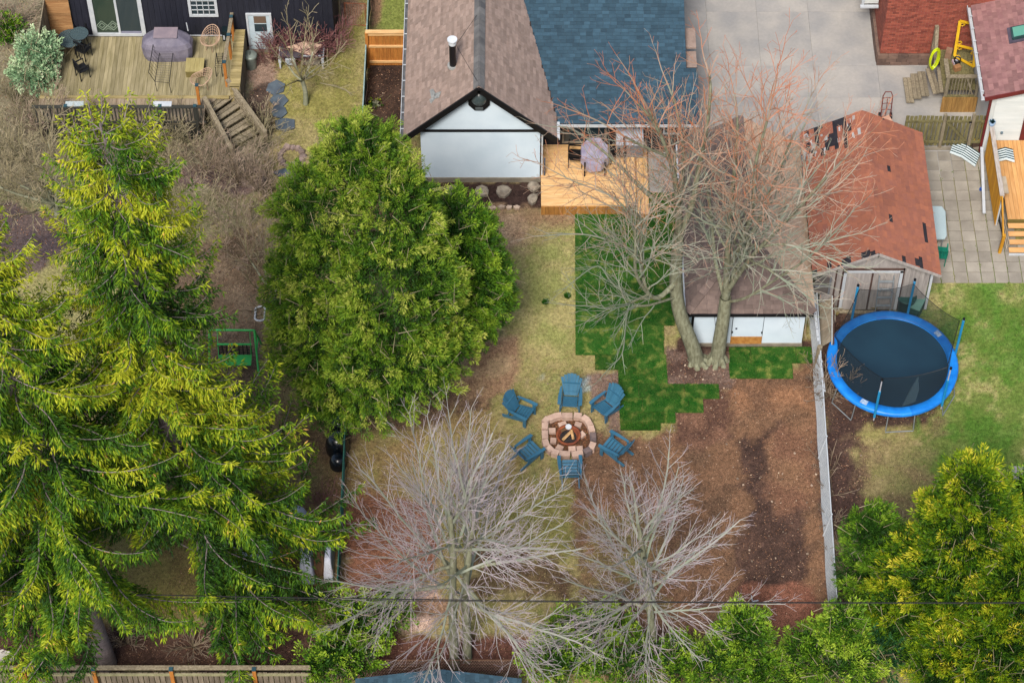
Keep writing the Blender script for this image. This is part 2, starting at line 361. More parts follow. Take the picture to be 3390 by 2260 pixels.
    bp=N.new('ShaderNodeBump'); bp.inputs['Strength'].default_value=.8; bp.inputs['Distance'].default_value=.04; L.new(a2.outputs['Fac'],bp.inputs['Height']); L.new(bp.outputs[0],b.inputs['Normal'])
    o=newmesh('ground',V,Fc,m,None,None,True); me=o.data
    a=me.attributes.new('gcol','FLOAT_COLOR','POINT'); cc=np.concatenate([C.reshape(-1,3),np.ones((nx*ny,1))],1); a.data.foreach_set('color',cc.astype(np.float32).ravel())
    a=me.attributes.new('grassy','FLOAT','POINT'); a.data.foreach_set('value',G.astype(np.float32).ravel())
    tag(o,kind='structure')
    # ---- grass blades and litter follow the same zones
    def sample(n,lim=(-21,21,-16,18)):
        x=RNG.uniform(lim[0],lim[1],n); y=RNG.uniform(lim[2],lim[3],n)
        ix=np.clip(((x+21.5)/.125).astype(int)+6,0,nx-1); iy=np.clip(((y+16.5)/.125).astype(int)+5,0,ny-1)
        return x,y,ix,iy
    x,y,ix,iy=sample(260000); gg=G[iy,ix]; keep=RNG.random(len(x))<gg*.95
    qx,qy=PXv(x,y); keep&=(qx>-60)&(qx<3450)&(qy>-60)&(qy<2330)
    keep&=~((qx>2265)&(qy<470)&(qx<3260)); keep&=~((x>14)&(x<21)&(y>2.2)); keep&=~((x>5.8)&(x<9.7)&(y>-.3)&(y<7)); keep&=~((x>-3.3)&(x<6.3)&(y>5.4))
    x=x[keep];y=y[keep];ix=ix[keep];iy=iy[keep]; k=len(x)
    base=C[iy,ix]; t=np.clip(vnoise(x,y,1.3,3)*.6+RNG.normal(0,.22,k)+.15,0,1); gr=base[:,1]/(base[:,0]+1e-6); t=np.clip(t*.75+(1.02-gr)*1.2,0,1)
    D=unit(np.stack([RNG.normal(0,.6,k),RNG.normal(0,.6,k),np.full(k,.8)],1)); Nn=unit(RNG.normal(0,1,(k,3)))
    V,Fc=rhombi(np.stack([x,y,Z[iy,ix]-.025],1),D,Nn,RNG.uniform(.05,.1,k),RNG.uniform(.012,.024,k))
    gm_=leafmat('grass_blades',[(0,(78,108,34)),(.4,(124,134,62)),(.7,(164,152,98)),(1,(190,170,128))],.2)
    tag(newmesh('grass',V,Fc,gm_,None,np.repeat(t,4)),'short spring grass mixed with straw coloured dead blades','grass',kind='stuff')
    x,y,ix,iy=sample(110000); gg=G[iy,ix]; keep=RNG.random(len(x))<(1-gg)**1.5*.9+.012; qx,qy=PXv(x,y)
    keep&=~((qx>2265)&(qy<470)&(qx<3260)); keep&=~((x>14.1)&(y>2.2)); keep&=~((x>5.8)&(x<9.7)&(y>-.3)&(y<7)); keep&=~((x>-3.3)&(x<6.3)&(y>5.4))
    x=x[keep];y=y[keep];ix=ix[keep];iy=iy[keep];k=len(x)
    D=unit(np.stack([RNG.normal(0,1,k),RNG.normal(0,1,k),RNG.normal(0,.15,k)],1)); Nn=unit(np.stack([RNG.normal(0,.35,k),RNG.normal(0,.35,k),np.ones(k)],1))
    V,Fc=rhombi(np.stack([x,y,Z[iy,ix]+.0],1),D,Nn,RNG.uniform(.025,.075,k),RNG.uniform(.015,.045,k))
    lm=leafmat('leaf_litter_colours',[(0,(64,44,36)),(.45,(120,82,58)),(.75,(150,118,94)),(.93,(182,152,128)),(1,(206,186,160))],0)
    tag(newmesh('leaf_litter',V,Fc,lm,None,np.repeat(np.clip(RNG.beta(1.6,2.2,k)+0*x,0,1),4)),'dead leaves and twigs scattered over bare soil','leaf litter',kind='stuff')
ground()
# ---- pebbles and stones
def rock(name,c,rx,ry,h,m,parent=None,seed=0,n=7,flat=.6,r=.5):
    R=random.Random(seed); V=[];k=n
    ph=R.random()*6.28; rad=[R.uniform(.78,1.1) for _ in range(k)]
    for z,s in((-.02,1.0),(h*flat,1.02),(h,.72)):
        for j in range(k):
            a=2*math.pi*j/k+ph; V.append((c[0]+rx*s*rad[j]*math.cos(a),c[1]+ry*s*rad[j]*math.sin(a),c[2]+z*R.uniform(.85,1.1)))
    Fc=[tuple(range(k))[::-1],tuple(range(2*k,3*k))]+[(i*k+j,i*k+(j+1)%k,(i+1)*k+(j+1)%k,(i+1)*k+j) for i in range(2) for j in range(k)]
    return newmesh(name,V,Fc,m,parent,r)
stone=mat('pale_stone',(170,158,140),(130,118,104),6,rough=.9,bump=.5,rnd=.15)
slate=mat('blue_slate',(104,118,128),(82,92,104),3,rough=.6,bump=.2,rnd=.15)
b=MB()
for (cx,cy,n_,s_) in ((140,1235,160,60),(1380,2015,60,50),(1580,2020,50,40),(2350,1250,60,70),(2600,1600,70,160),(2300,1330,60,80),(1985,2030,60,60),(300,980,90,140),(560,760,120,160),(2560,1850,50,130),(1480,1600,50,200),(800,560,120,90)):
    for _ in range(n_):
        p=P(cx+random.gauss(0,s_),cy+random.gauss(0,s_*.6)); s=.008+.03*rr()**3
        b.hexa(rbox(p[0],p[1],s*2,s*1.4,rr()*3,-.01,s),r=rr())
tag(b.build('pebbles',mat('pebble_stone',(190,168,146),(128,108,94),5,rnd=.45,rough=.9)),'small pale pebbles and chips scattered in the soil','pebbles',kind='stuff')
for i,(px,py,s) in enumerate(((912,292,.36),(922,335,.34),(924,372,.36),(942,414,.38))):
    p=P(px,py); o=rock('stepping_stone',p,s,s*.95,.06,slate,None,20+i,6,.9,rr())
    tag(o,['topmost blue slate stepping stone, nearest the small bare tree','second slate stepping stone from the top of the path','third slate stepping stone, with a pointed upper edge','lowest and squarest of the four slate stepping stones'][i],'stepping stone','slate stepping stones in the grass')
rock_pts=[((945,578),.42,'flat blue slate slab at the lower end of the rock border'),((978,548),.3,'grey tilted slab beside the ring of round rocks')]
for i,((px,py),s,lb) in enumerate(rock_pts):
    tag(rock('garden_slab',P(px,py),s,s*.6,.1,slate if i==0 else stone,None,40+i,5),lb,'stone slab','slabs at the rock border')
rk=mat('pinkish_rock',(168,146,136),(124,108,100),7,rough=.9,bump=.5)
for k_,(cx,cy,ra,lb) in enumerate(((965,520,38,'ring of rough pinkish rocks beside the slate slabs'),(842,592,36,'ring of rough rocks half hidden by bare twigs'))):
    t=thing('rock_ring',lb,'rock ring',P(cx,cy))
    for j in range(13):
        a=j/13*6.28; p=P(cx+ra*math.cos(a),cy+ra*.8*math.sin(a)); rock('rock',p,random.uniform(.1,.17),random.uniform(.09,.14),random.uniform(.08,.18),rk,t,60+j,6,.6,rr())
# boulders and edging in the bed under the gable
for i,(px,py,rx,ry,lb) in enumerate(((1500,638,.26,.3,'rounded boulder half under the cedar at the left of the gable bed'),(1596,637,.27,.24,'wide notched boulder in the middle of the gable bed'),(1668,637,.25,.27,'squarish boulder right of the notched one in the gable bed'),(1768,622,.22,.26,'upper pinkish boulder beside the downspout'),(1764,662,.2,.24,'lower pinkish boulder beside the corner of the timber deck'))):
    tag(rock('boulder',P(px,py),rx,ry,.16,stone,None,80+i,8,.7,rr()),lb,'boulder','boulders under the white gable')
for i,px in enumerate((1517,1536,1563,1595,1628,1660,1685,1712)):
    o=rock('edging_stone',P(px,689+random.uniform(-2,2)),random.uniform(.12,.17),.08,.1,mat('edging_rock',(214,190,168),(170,146,126),8,rough=.9),None,100+i,5,.8,rr())
    tag(o,'pale stone %s in the row edging the gable bed'%['at the left end','second from the left','third from the left','fourth from the left','fifth from the left','sixth from the left','seventh from the left','at the right end'][i],'edging stone','stones edging the gable bed')
# ---- turf
turfm=bpy.data.materials.new('turf'); turfm.use_nodes=True
def turf_setup():
    n=turfm.node_tree;N=n.nodes;L=n.links;b=N['Principled BSDF']; b.inputs['Roughness'].default_value=.9; b.inputs['Specular IOR Level'].default_value=.1
    g=N.new('ShaderNodeNewGeometry')
    def nz(s,lo,hi,d=4):
        t=N.new('ShaderNodeTexNoise'); t.inputs['Scale'].default_value=s; t.inputs['Detail'].default_value=d; L.new(g.outputs['Position'],t.inputs['Vector'])
        r=N.new('ShaderNodeMapRange'); r.inputs[1].default_value=lo; r.inputs[2].default_value=hi; L.new(t.outputs['Fac'],r.inputs[0]); return t,r
    t1,r1=nz(2.6,.35,.7); t2,r2=nz(30,.3,.7); t3,r3=nz(3.5,.5,.75,9)
    m1=N.new('ShaderNodeMix'); m1.data_type='RGBA'; L.new(r1.outputs[0],m1.inputs['Factor']); m1.inputs['A'].default_value=col((32,84,24)); m1.inputs['B'].default_value=col((70,106,42))
    m2=N.new('ShaderNodeMix'); m2.data_type='RGBA'; L.new(r3.outputs[0],m2.inputs['Factor']); L.new(m1.outputs['Result'],m2.inputs['A']); m2.inputs['B'].default_value=col((140,146,74))
    at=N.new('ShaderNodeAttribute'); at.attribute_name='rnd'
    ma=N.new('ShaderNodeMath'); ma.operation='MULTIPLY_ADD'; ma.inputs[1].default_value=.7; ma.inputs[2].default_value=.6; L.new(r2.outputs[0],ma.inputs[0])
    mb=N.new('ShaderNodeMath'); mb.operation='MULTIPLY_ADD'; mb.inputs[1].default_value=.5; mb.inputs[2].default_value=.75; L.new(at.outputs['Fac'],mb.inputs[0])
    mc=N.new('ShaderNodeMath'); mc.operation='MULTIPLY'; L.new(ma.outputs[0],mc.inputs[0]); L.new(mb.outputs[0],mc.inputs[1])
    s=N.new('ShaderNodeVectorMath'); s.operation='SCALE'; L.new(m2.outputs['Result'],s.inputs[0]); L.new(mc.outputs[0],s.inputs['Scale']); L.new(s.outputs[0],b.inputs['Base Color'])
    bp=N.new('ShaderNodeBump'); bp.inputs['Strength'].default_value=.9; bp.inputs['Distance'].default_value=.04; L.new(t2.outputs['Fac'],bp.inputs['Height']); L.new(bp.outputs[0],b.inputs['Normal'])
turf_setup()
tf=thing('turf',None,None); tf['kind']='structure'
rows=[(640,692,1903,2250),(692,740,1903,2248),(740,790,1903,2245),(790,840,1904,2242),(840,888,1904,2240),(888,936,1904,2236),(936,984,1905,2232),(984,1031,1905,2228),(1031,1078,1905,2224),(1078,1126,1905,2208),(1126,1175,1905,2206),(1175,1224,1970,2206),(1224,1272,2047,2206),(1272,1320,2048,2372),(1320,1366,2050,2330),(1366,1400,2052,2240),(1400,1424,2054,2190),(1150,1202,2416,2690),(1202,1253,2416,2626)]
turf_rects=[]
its=[]
for i,(y0,y1,x0,x1) in enumerate(rows):
    x1+=random.uniform(-12,12) if i not in(17,18) else 0; a=P(x0,y1); b_=P(x1,y0); X0,X1,Y0,Y1=a[0],P(x1,y1)[0],a[1],b_[1]; turf_rects.append((X0,X1,Y0,Y1))
    u=X0; L_=random.uniform(.5,1.5)
    while u<X1-.05:
        e=min(u+L_,X1); 
        if X1-e<.25: e=X1
        its.append((bx(u+.006,e-.006,Y0+.006,Y1-.006,-.015,.035+rr()*.008),rr())); u=e; L_=1.5
pieces('turf_piece',tf,its,turfm,300)
k=34000; ri=RNG.integers(0,len(turf_rects),k); R_=np.array(turf_rects)[ri]; x=RNG.uniform(R_[:,0],R_[:,1]); y=RNG.uniform(R_[:,2],R_[:,3])
D=unit(np.stack([RNG.normal(0,.6,k),RNG.normal(0,.6,k),np.full(k,.8)],1)); V,Fc=rhombi(np.stack([x,y,np.full(k,.03)],1),D,unit(RNG.normal(0,1,(k,3))),RNG.uniform(.04,.07,k),RNG.uniform(.01,.018,k))
tag(newmesh('turf_grass',V,Fc,leafmat('turf_blades',[(0,(26,84,14)),(.6,(66,116,30)),(1,(150,146,80))],.2),None,np.repeat(np.clip(RNG.beta(2,3,k)*.8+.3*(vnoise(x,y,.8,2)-.4),0,1),4)),'deep green blades of the newly laid turf','grass',kind='stuff')
# ---- tufts
for i,(px,py) in enumerate(((1805,1003),(1878,983))):
    k=260; p=P(px,py); a=RNG.uniform(0,6.28,k); q=RNG.uniform(0,1,k)**.5*.09
    D=unit(np.stack([np.cos(a)*q*5,np.sin(a)*q*5,np.ones(k)],1)); V,Fc=rhombi(np.stack([p[0]+q*np.cos(a),p[1]+q*np.sin(a),np.zeros(k)],1),D,unit(RNG.normal(0,1,(k,3))),RNG.uniform(.08,.16,k),np.full(k,.02))
    tag(newmesh('grass_tuft',V,Fc,MATS['turf_blades'],None,np.repeat(RNG.uniform(0,.5,k),4)),['dark green grass tuft, the left one in the middle lawn','dark green grass tuft close to the turf edge'][i],'grass tuft','dark tufts in the pale lawn')
# ---- driveway slabs and pavers
conc=mat('concrete',(182,176,168),(156,154,152),.9,rough=.85,bump=.2,rnd=.02,var=.12,fine=9,detail=9)
dw=thing('driveway',None,None); dw['kind']='structure'
xs_=[5.95,7.15,9.0,10.9,13.2,15.4,17.2]; ysl=[8.6,11.0,12.55,15.3,18.2,22.]
its=[]
for i in range(len(xs_)-1):
    for j in range(len(ysl)-1):
        y0=ysl[j]+(.0 if i<4 else .0); y0=max(y0,7.1) ; 
        its.append((bx(xs_[i]+.003,xs_[i+1]-.003,(7.2 if j==0 and i<5 else ysl[j])+.003,ysl[j+1]-.003,-.1,.012),rr()))
its.append((bx(4.78,5.62,5.62,8.4,-.1,.012),.3)); its.append((bx(4.78,5.94,8.412,11.0,-.1,.012),.5)); its.append((bx(4.78,5.94,11.012,16.,-.1,.012),.6))
pieces('concrete_slab',dw,its,conc,300)
pav=mat('paver_concrete',(172,164,150),(146,138,126),1.6,rough=.9,rnd=.13,var=.12,fine=30)
pt=thing('patio',None,None); pt['kind']='structure'
its=[];cw=.457
for j in range(14):
    for i in range(10):
        x0=14.02+i*cw; y0=8.42-(j+1)*cw
        if y0<2.3: continue
        if x0>16.9 and y0>4.2: continue
        d=random.uniform(-.006,.006); its.append((bx(x0+.012,x0+cw-.012,y0+.012,y0+cw-.012,-.06,.022+d),rr()))
pieces('paver',pt,its,pav,300)
k=900; gx=14.02+RNG.integers(0,7,k)*cw+RNG.normal(0,.02,k); gy=8.42-RNG.uniform(0,13.4,k)*cw; cl=vnoise(gx*1.,gy,.35,4)>.62; gx=gx[cl]; gy=gy[cl];k=len(gx)
V,Fc=rhombi(np.stack([gx,gy,np.full(k,.0)],1),unit(np.stack([RNG.normal(0,.8,k),RNG.normal(0,.8,k),np.ones(k)],1)),unit(RNG.normal(0,1,(k,3))),RNG.uniform(.05,.1,k),np.full(k,.03))
tag(newmesh('weeds',V,Fc,MATS['grass_blades'],None,np.repeat(RNG.uniform(0,.3,k),4)),'small weeds growing in the joints of the paved patio','weeds',kind='stuff')
its=[(bx(17.0,17.45,-6.6,-5.9,0,.05),.5),(bx(17.0,17.45,-5.88,-5.2,0,.05),.6)]
p=P(3345,1545); q=P(3345,1595); r_=P(3345,1650)
sp=thing('paving_slabs','two pale square slabs lying on the lawn at the right edge','paving slabs',p)
one('slab',bx(p[0],p[0]+.7,q[1]+.01,p[1],-.02,.05),conc,sp,.9); one('slab',bx(p[0]+.03,p[0]+.73,r_[1],q[1]-.01,-.02,.05),conc,sp,.8)
# ================================================================ BUILDINGS
white=mat('white_render',(216,230,240),(202,218,230),1.2,detail=8,rough=.8,bump=.05,rnd=.03,var=.04,k=.72)
blk=mat('black_trim',(26,24,26),(18,18,20),4,rough=.5,bump=0,rnd=.1)
found=mat('foundation_concrete',(156,146,128),(128,120,106),3,rough=.9,bump=.3)
brn=mat('brown_shingle',(172,150,138),(154,132,120),5,rnd=.2,rough=.95,bump=.4,var=.25,fine=110)
blue=mat('blue_grey_shingle',(62,90,106),(52,78,94),4,rnd=.26,rough=.95,bump=.4,var=.25,fine=110)
dkbrn=mat('dark_brown_shingle',(128,110,102),(112,96,90),5,rnd=.2,rough=.95,bump=.4,var=.25,fine=110)
tanm=mat('tan_shingle',(220,188,158),(200,170,144),5,rnd=.12,rough=.95,bump=.4,var=.25,fine=110)
capm=mat('grey_ridge_cap',(128,126,124),(100,100,102),2.,rnd=.2,rough=.95,bump=.3)
alu=mat('white_metal',(214,218,222),(196,202,208),4,rnd=.05,rough=.4,bump=0,var=.05)
wood_side=mat('underlay',(60,50,46),(50,42,40),3)
cedar=mat('cedar_board',(232,190,136),(208,162,106),2.2,stretch=(1,8,8),rnd=.12,rough=.75,bump=.15,k=.72)
cedar_y=mat('cedar_board_lengthwise',(232,190,136),(208,162,106),2.2,stretch=(8,1,8),rnd=.12,rough=.75,bump=.15,k=.72)
cedard=mat('cedar_fascia',(186,132,64),(156,104,46),2.5,stretch=(8,8,1),rnd=.18,rough=.8,bump=.2)
greyw=mat('weathered_wood',(160,148,124),(120,108,88),2.4,stretch=(7,7,1),rnd=.22,rough=.9,bump=.3)
oldy=mat('aged_deck_board',(168,156,122),(134,124,88),1.3,stretch=(8,1,8),rnd=.17,rough=.9,bump=.25)
oldy2=mat('aged_outer_deck_board',(172,156,132),(142,124,102),1.3,stretch=(8,1,8),rnd=.18,rough=.9,bump=.25)
oldx=mat('aged_cross_board',(184,166,118),(148,132,84),1.3,stretch=(1,8,8),rnd=.2,rough=.9,bump=.25)
drkw=mat('dark_stained_wood',(66,66,58),(46,46,42),3,stretch=(1,1,1),rnd=.2,rough=.85)
orw=mat('orange_stained_wood',(206,136,62),(176,108,46),2.5,stretch=(7,7,1),rnd=.15,rough=.75)
def gable_roof_panel(name,pts,th,m,parent):
    b=MB(); b.poly(pts,th); return b.build(name,m,parent)
# ---- central house
H=thing('house','white gabled house with a brown shingle roof and a lower blue-grey wing','house',(-1.1,7.04,0))
rx,rz,sl_=-1.1,5.0,.965
exl,exr=-3.67,1.5; ezl=rz-sl_*(rx-exl); ezr=rz-sl_*(exr-rx)
wl,wr,wy=-3.12,.96,7.04; zt=lambda x:rz-.16-sl_*abs(x-rx)
b=MB(); b.poly([(wl,wy,.2),(wr,wy,.2),(wr,wy,zt(wr)),(rx,wy,zt(rx)),(wl,wy,zt(wl))],(0,.2,0)); b.build('gable_wall',white,H)
navy=mat('shade_toned_wall',(40,40,46),(32,32,38),3,rnd=.1)  # shadow between house and deck put into the wall colour
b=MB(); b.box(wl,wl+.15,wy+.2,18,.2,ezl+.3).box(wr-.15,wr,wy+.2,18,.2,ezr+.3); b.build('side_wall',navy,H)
one('foundation',bx(wl-.03,wr+.03,wy-.04,18,-.2,.2),found,H)
one('trim_band',bx(wl,wr,wy-.03,wy-.002,2.55,2.66),blk,H)
RF=newmesh('roof',[(exl,6.8,ezl-.02),(exl,18.5,ezl-.02),(rx,6.8,rz-.02),(rx,18.5,rz-.02),(exr,6.8,ezr-.02),(exr,18.5,ezr-.02),(exl+.03,6.8,ezl-.14),(exl+.03,18.5,ezl-.14),(rx,6.8,rz-.16),(rx,18.5,rz-.16),(exr-.03,6.8,ezr-.14),(exr-.03,18.5,ezr-.14)],[(0,2,3,1),(2,4,5,3),(6,7,9,8),(8,9,11,10),(0,1,7,6),(4,10,11,5),(0,6,8,2),(2,8,10,4),(1,3,9,7),(3,5,11,9)],wood_side,H,.5)
sL=math.hypot(rx-exl,rz-ezl); sR=math.hypot(exr-rx,rz-ezr)
bz=lambda y:2.42+.24*(y-7.68)
it=shingles((exl,6.8,ezl),(0,1,0),(rx-exl,0,rz-ezl),[(0,0),(11.7,0),(11.7,sL),(0,sL)])
def sk(u,v):
    y=18.5-u; x=exr-v/sR*(exr-rx); z=rz-sl_*(x-rx); return y>7.68 and z<bz(y)-.03
it2=shingles((exr,18.5,ezr),(0,-1,0),(rx-exr,0,rz-ezr),[(0,0),(11.7,0),(11.7,sR),(0,sR)],skip=sk)
vis=lambda i:(lambda q:(q[1]>-60) and q[0]<3500)(PXv(i[0][0][0],i[0][0][1],i[0][0][2]))
allb=sorted([i for i in it+it2 if vis(i)],key=lambda i:i[0][0][1])
pieces('shingle',RF,allb,brn,150,rest='shingle_field')
caps=[];y=6.82
while y<13:
    for s in(-1,1):
        u=np.array((0,1,0.)); v=unit(np.array((s*1.,0,-sl_))); n=np.array((s*sl_,0,1.)); n/=np.linalg.norm(n)
        c=np.array((rx,y+.14,rz+.022+.004*rr()))+v*.12+n*.012; caps.append((ob(c,u,v,n,.139,.12,.012),(int(y*3.5)*.37)%1*.8))
    y+=.285
pieces('ridge_cap',RF,caps,capm,300)
for s,ex,ez in((-1,exl,ezl),(1,exr,ezr)):
    b=MB(); b.bar((rx,6.76,rz-.1),(ex+.02*s,6.76,ez-.1),.07,.2,up=(0,0,1)); b.build('barge_board',blk,H)
# octagon vent
oc=PY(1586,332,7.02); V=[]
b=MB(); pts=[(oc[0]+.39*math.cos(math.pi/8+i*math.pi/4),wy-.07,oc[2]+.5*math.sin(math.pi/8+i*math.pi/4)) for i in range(8)]
b.poly(pts,(0,.068,0)); vt=b.build('gable_vent',blk,H)
b=MB(); b.lathe((0,0,0),[(.0,.12),(.14,.1),(.22,.04),(.25,0)],20); 
VV=np.vstack(b.v); VV=np.stack([oc[0]+VV[:,0],wy-.072-VV[:,2],oc[2]+.05+VV[:,1]*1.15],1); newmesh('vent_dome',VV,b.f,mat('smoked_plastic',(84,96,98),(60,72,74),3,rough=.25,spec=.6,bump=0),vt,.5,True)
one('vent_plate',bx(oc[0]-.13,oc[0]+.13,wy-.085,wy-.072,oc[2]-.42,oc[2]-.29),mat('grey_plate',(90,98,98),(80,86,88)),vt)
b=MB(); b.poly([(oc[0]-.1,wy-.04,oc[2]+.52),(oc[0]+.1,wy-.04,oc[2]+.52),(oc[0],wy-.04,oc[2]+.6)],(0,.02,0)); b.build('vent_peak',white,vt)
# stove pipe
fx_=-2.0; fy_=8.55; fz=rz-sl_*(rx-fx_)
ch=MB().disc((fx_,fy_,fz-.1),.115,1.2,14).build('chimney',mat('black_pipe',(24,24,28),(16,16,20),4,rough=.35,bump=0),H,False)
MB().disc((fx_,fy_,fz+1.1),.13,.13,14).disc((fx_,fy_,fz+1.28),.17,.05,14).disc((fx_,fy_,fz+1.2),.08,.1,10).build('chimney_cap',mat('bright_metal',(232,236,240),(214,220,226),5,rough=.3,bump=0),ch)
b=MB(); b.disc((fx_,fy_,fz+.02),.19,.08,14); b.build('pipe_collar',mat('grey_flashing',(176,176,172),(140,142,140),8,rough=.5),ch)
def onroof(px_,py_):
    lo,hi=1.5,5.5
    for _ in range(40):
        m_=(lo+hi)/2; q=P(px_,py_,m_)
        if m_>rz-sl_*abs(q[0]-rx): hi=m_
        else: lo=m_
    return P(px_,py_,(lo+hi)/2)
n_=unit(np.array((-sl_,0,1.)))
b=MB()
for tri in (((1425,300),(1436,296),(1447,318),(1430,326)),((1424,331),(1438,323),(1443,328),(1428,345)),((1440,312),(1462,305),(1455,325),(1438,330))):
    b.poly([onroof(*t)+n_*.02 for t in tri],n_*.02)
b.build('patched_flashing',MATS['grey_flashing'],ch)
top=np.array((fx_+.12,fy_,fz+1.05))
MB().tube([top,(rx-.05,7.0,rz+.05)],.008,4).build('guy_wire',MATS['black_pipe'],ch)
MB().tube([top,(rx-.1,10.1,rz+.03)],.008,4).build('guy_wire',MATS['black_pipe'],ch)
# gutters
g=MB(); g.box(exl-.14,exl-.12,6.85,18,ezl-.12,ezl-.0).box(exl-.14,exl-.02,6.85,18,ezl-.14,ezl-.12); gl=g.build('gutter',alu,H)
for i in range(14): one('gutter_bracket',bx(exl-.13,exl+.02,7.2+i*.75,7.23+i*.75,ezl-.03,ezl-.01),alu,gl)
one('gutter_bed',bx(exl-.119,exl-.02,6.85,18,ezl-.12,ezl-.06),mat('gutter_shadow_metal',(110,112,116),(80,82,84),4),gl)
g=MB(); g.box(1.62,6.4,7.58,7.6,2.28,2.4).box(1.62,6.4,7.5,7.6,2.27,2.285).box(1.62,6.4,7.48,7.5,2.27,2.4); g.build('gutter',alu,H)
MB().box(1.53,1.63,6.86,7.6,2.32,2.43).build('gutter',alu,H)
MB().bar((1.03,6.96,.1),(1.03,6.96,2.5),.05,.08).build('downspout',alu,H)
MB().bar((1.12,6.93,.0),(1.12,6.93,1.3),.06,.06).build('downspout',mat('grey_pipe',(90,96,110),(70,76,88),4,rough=.5),H)
# lower wing
def bq(x,y): return (x,y,bz(y))
xv=lambda y: rx+(rz-bz(y))/sl_
R2=newmesh('lower_roof',[bq(1.55,7.55),bq(6.4,7.55),bq(6.4,9.7),bq(6.02,9.7),bq(6.02,18.5),bq(xv(18.5)-.1,18.5),bq(xv(7.7)-.1,7.7)]+[tuple(np.array(bq(x,y))-(0,0,.15)) for x,y in((1.55,7.55),(6.4,7.55),(6.4,9.7),(6.02,9.7),(6.02,18.5))],[(0,1,2,3,4,5,6),(0,7,8,1),(1,8,9,2),(2,9,10,3),(3,10,11,4),(7,11,10,9,8)],wood_side,H,.5)
ls=math.hypot(1,.24)
poly=[(0,0),(4.85,0),(4.85,2.15*ls),(4.47,2.15*ls),(4.47,10.9*ls),(xv(18.5)-1.55,10.9*ls),(xv(7.7)-1.55,.15*ls)]
it=shingles((1.55,7.55,bz(7.55)+.01),(1,0,0),(0,1,.24),poly,course=.145,tab=.24,vary=lambda u,v:min(1,max(0,random.choice((.1,.3,.5,.55,.9))+random.uniform(-.1,.1))))
pieces('shingle',R2,[i for i in it if vis(i)],blue,150,rest='shingle_field')
b=MB();b.box(6.06,6.42,9.75,10.75,2.55,2.62).box(6.06,6.42,10.77,11.7,2.72,2.8); b.build('side_roof_patch',brn,H)
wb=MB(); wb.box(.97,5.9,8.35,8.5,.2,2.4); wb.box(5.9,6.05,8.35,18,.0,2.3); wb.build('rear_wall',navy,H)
one('foundation',bx(.97,6.05,8.37,18,-.2,.2),found,H)
glass=glassmat('dark_glass',(52,66,72))
def window(parent,x0,x1,z0,z1,y,cols,rws,fr=.08,name='window',fm=None,out=.04):
    fm=fm or alu
    f=MB(); f.box(x0,x1,y-out,y-.002,z0,z0+fr).box(x0,x1,y-out,y-.002,z1-fr,z1).box(x0,x0+fr,y-out,y-.002,z0+fr,z1-fr).box(x1-fr,x1,y-out,y-.002,z0+fr,z1-fr)
    F=f.build(name,fm,parent)
    cw_=(x1-x0-2*fr)/cols; rh=(z1-z0-2*fr)/rws; t=.012 if cols>2 else .025
    for i in range(cols):
        for j in range(rws):
            one('pane',bx(x0+fr+i*cw_+t,x0+fr+(i+1)*cw_-t,y-.02,y-.003,z0+fr+j*rh+t,z0+fr+(j+1)*rh-t),glass,F,rr())
    m_=MB()
    for i in range(1,cols): m_.box(x0+fr+i*cw_-t,x0+fr+i*cw_+t,y-out*.8,y-.0025,z0+fr,z1-fr)
    for j in range(1,rws): m_.box(x0+fr,x1-fr,y-out*.7,y-.0026,z0+fr+j*rh-t,z0+fr+j*rh+t)
    if cols>1 or rws>1: m_.build('glazing_bar',fm,F)
    return F
window(H,1.75,3.3,.55,2.2,8.35,2,1,.07,'patio_door',found)
window(H,5.25,5.85,1.0,2.1,8.35,1,1,.06)
# ---- timber deck of the central house
D1=thing('cedar_deck','new honey coloured timber deck beside the white gable wall','deck',(1.0,5.5,0))
its=[];y=5.53
while y<8.3:
    its.append((bx(1.0,4.12,y,min(y+.135,8.34),.41,.45+rr()*.004),rr())); y+=.142
pieces('deck_board',D1,its,cedar,300)
its=[(bx(4.125+i*.15,4.265+i*.15,5.53 if i==0 else 5.36,8.34,.41 if i==0 else .2,.452 if i==0 else .24+rr()*.004),rr()) for i in range(4)]
pieces('border_board',D1,its,cedar_y,300)
its=[(bx(1.0+i*.152,1.0+i*.152+.146,5.492+rr()*.006,5.528,.0,.415),rr()) for i in range(21)]
pieces('fascia_board',D1,its,cedard,300)
one('step_fascia',bx(4.27,4.72,5.33,5.358,0,.22),cedard,D1); one('step_riser',bx(4.265,4.3,5.53,8.3,.24,.409),cedard,D1)
its=[]
# ---- garage
Gr=thing('garage','white garage with a hipped brown and tan shingle roof under the big bare tree','garage',(7.7,-.15,0))
gx0,gx1,gy0,gy1=5.9,9.56,-.15,6.9; ex0,ex1,ey0,ey1=5.69,9.8,-.3,7.05; ez=1.9; pkx=7.68; pkz=3.3; pky=ey0+2.15
its=[]
b=MB(); b.box(gx0,7.2,gy0,gy0+.1,.12,ez); b.build('front_wall',white,Gr)
one('front_wall',bx(8.235,gx1,gy0,gy0+.1,.12,ez),white,Gr,.6)
one('side_wall',bx(gx0,gx0+.1,gy0+.1,gy1,.12,ez),white,Gr,.5); one('side_wall',bx(gx1-.1,gx1,gy0+.1,gy1,.12,ez),white,Gr,.5)
b=MB(); b.poly([(gx0+.1,gy1-.1,.12),(gx1-.1,gy1-.1,.12),(gx1-.1,gy1-.1,ez),(pkx,gy1-.1,pkz-.1),(gx0+.1,gy1-.1,ez)],(0,.1,0)); b.build('back_wall',white,Gr)
one('foundation',bx(gx0-.02,gx1+.02,gy0-.05,gy1,-.15,.12),found,Gr)
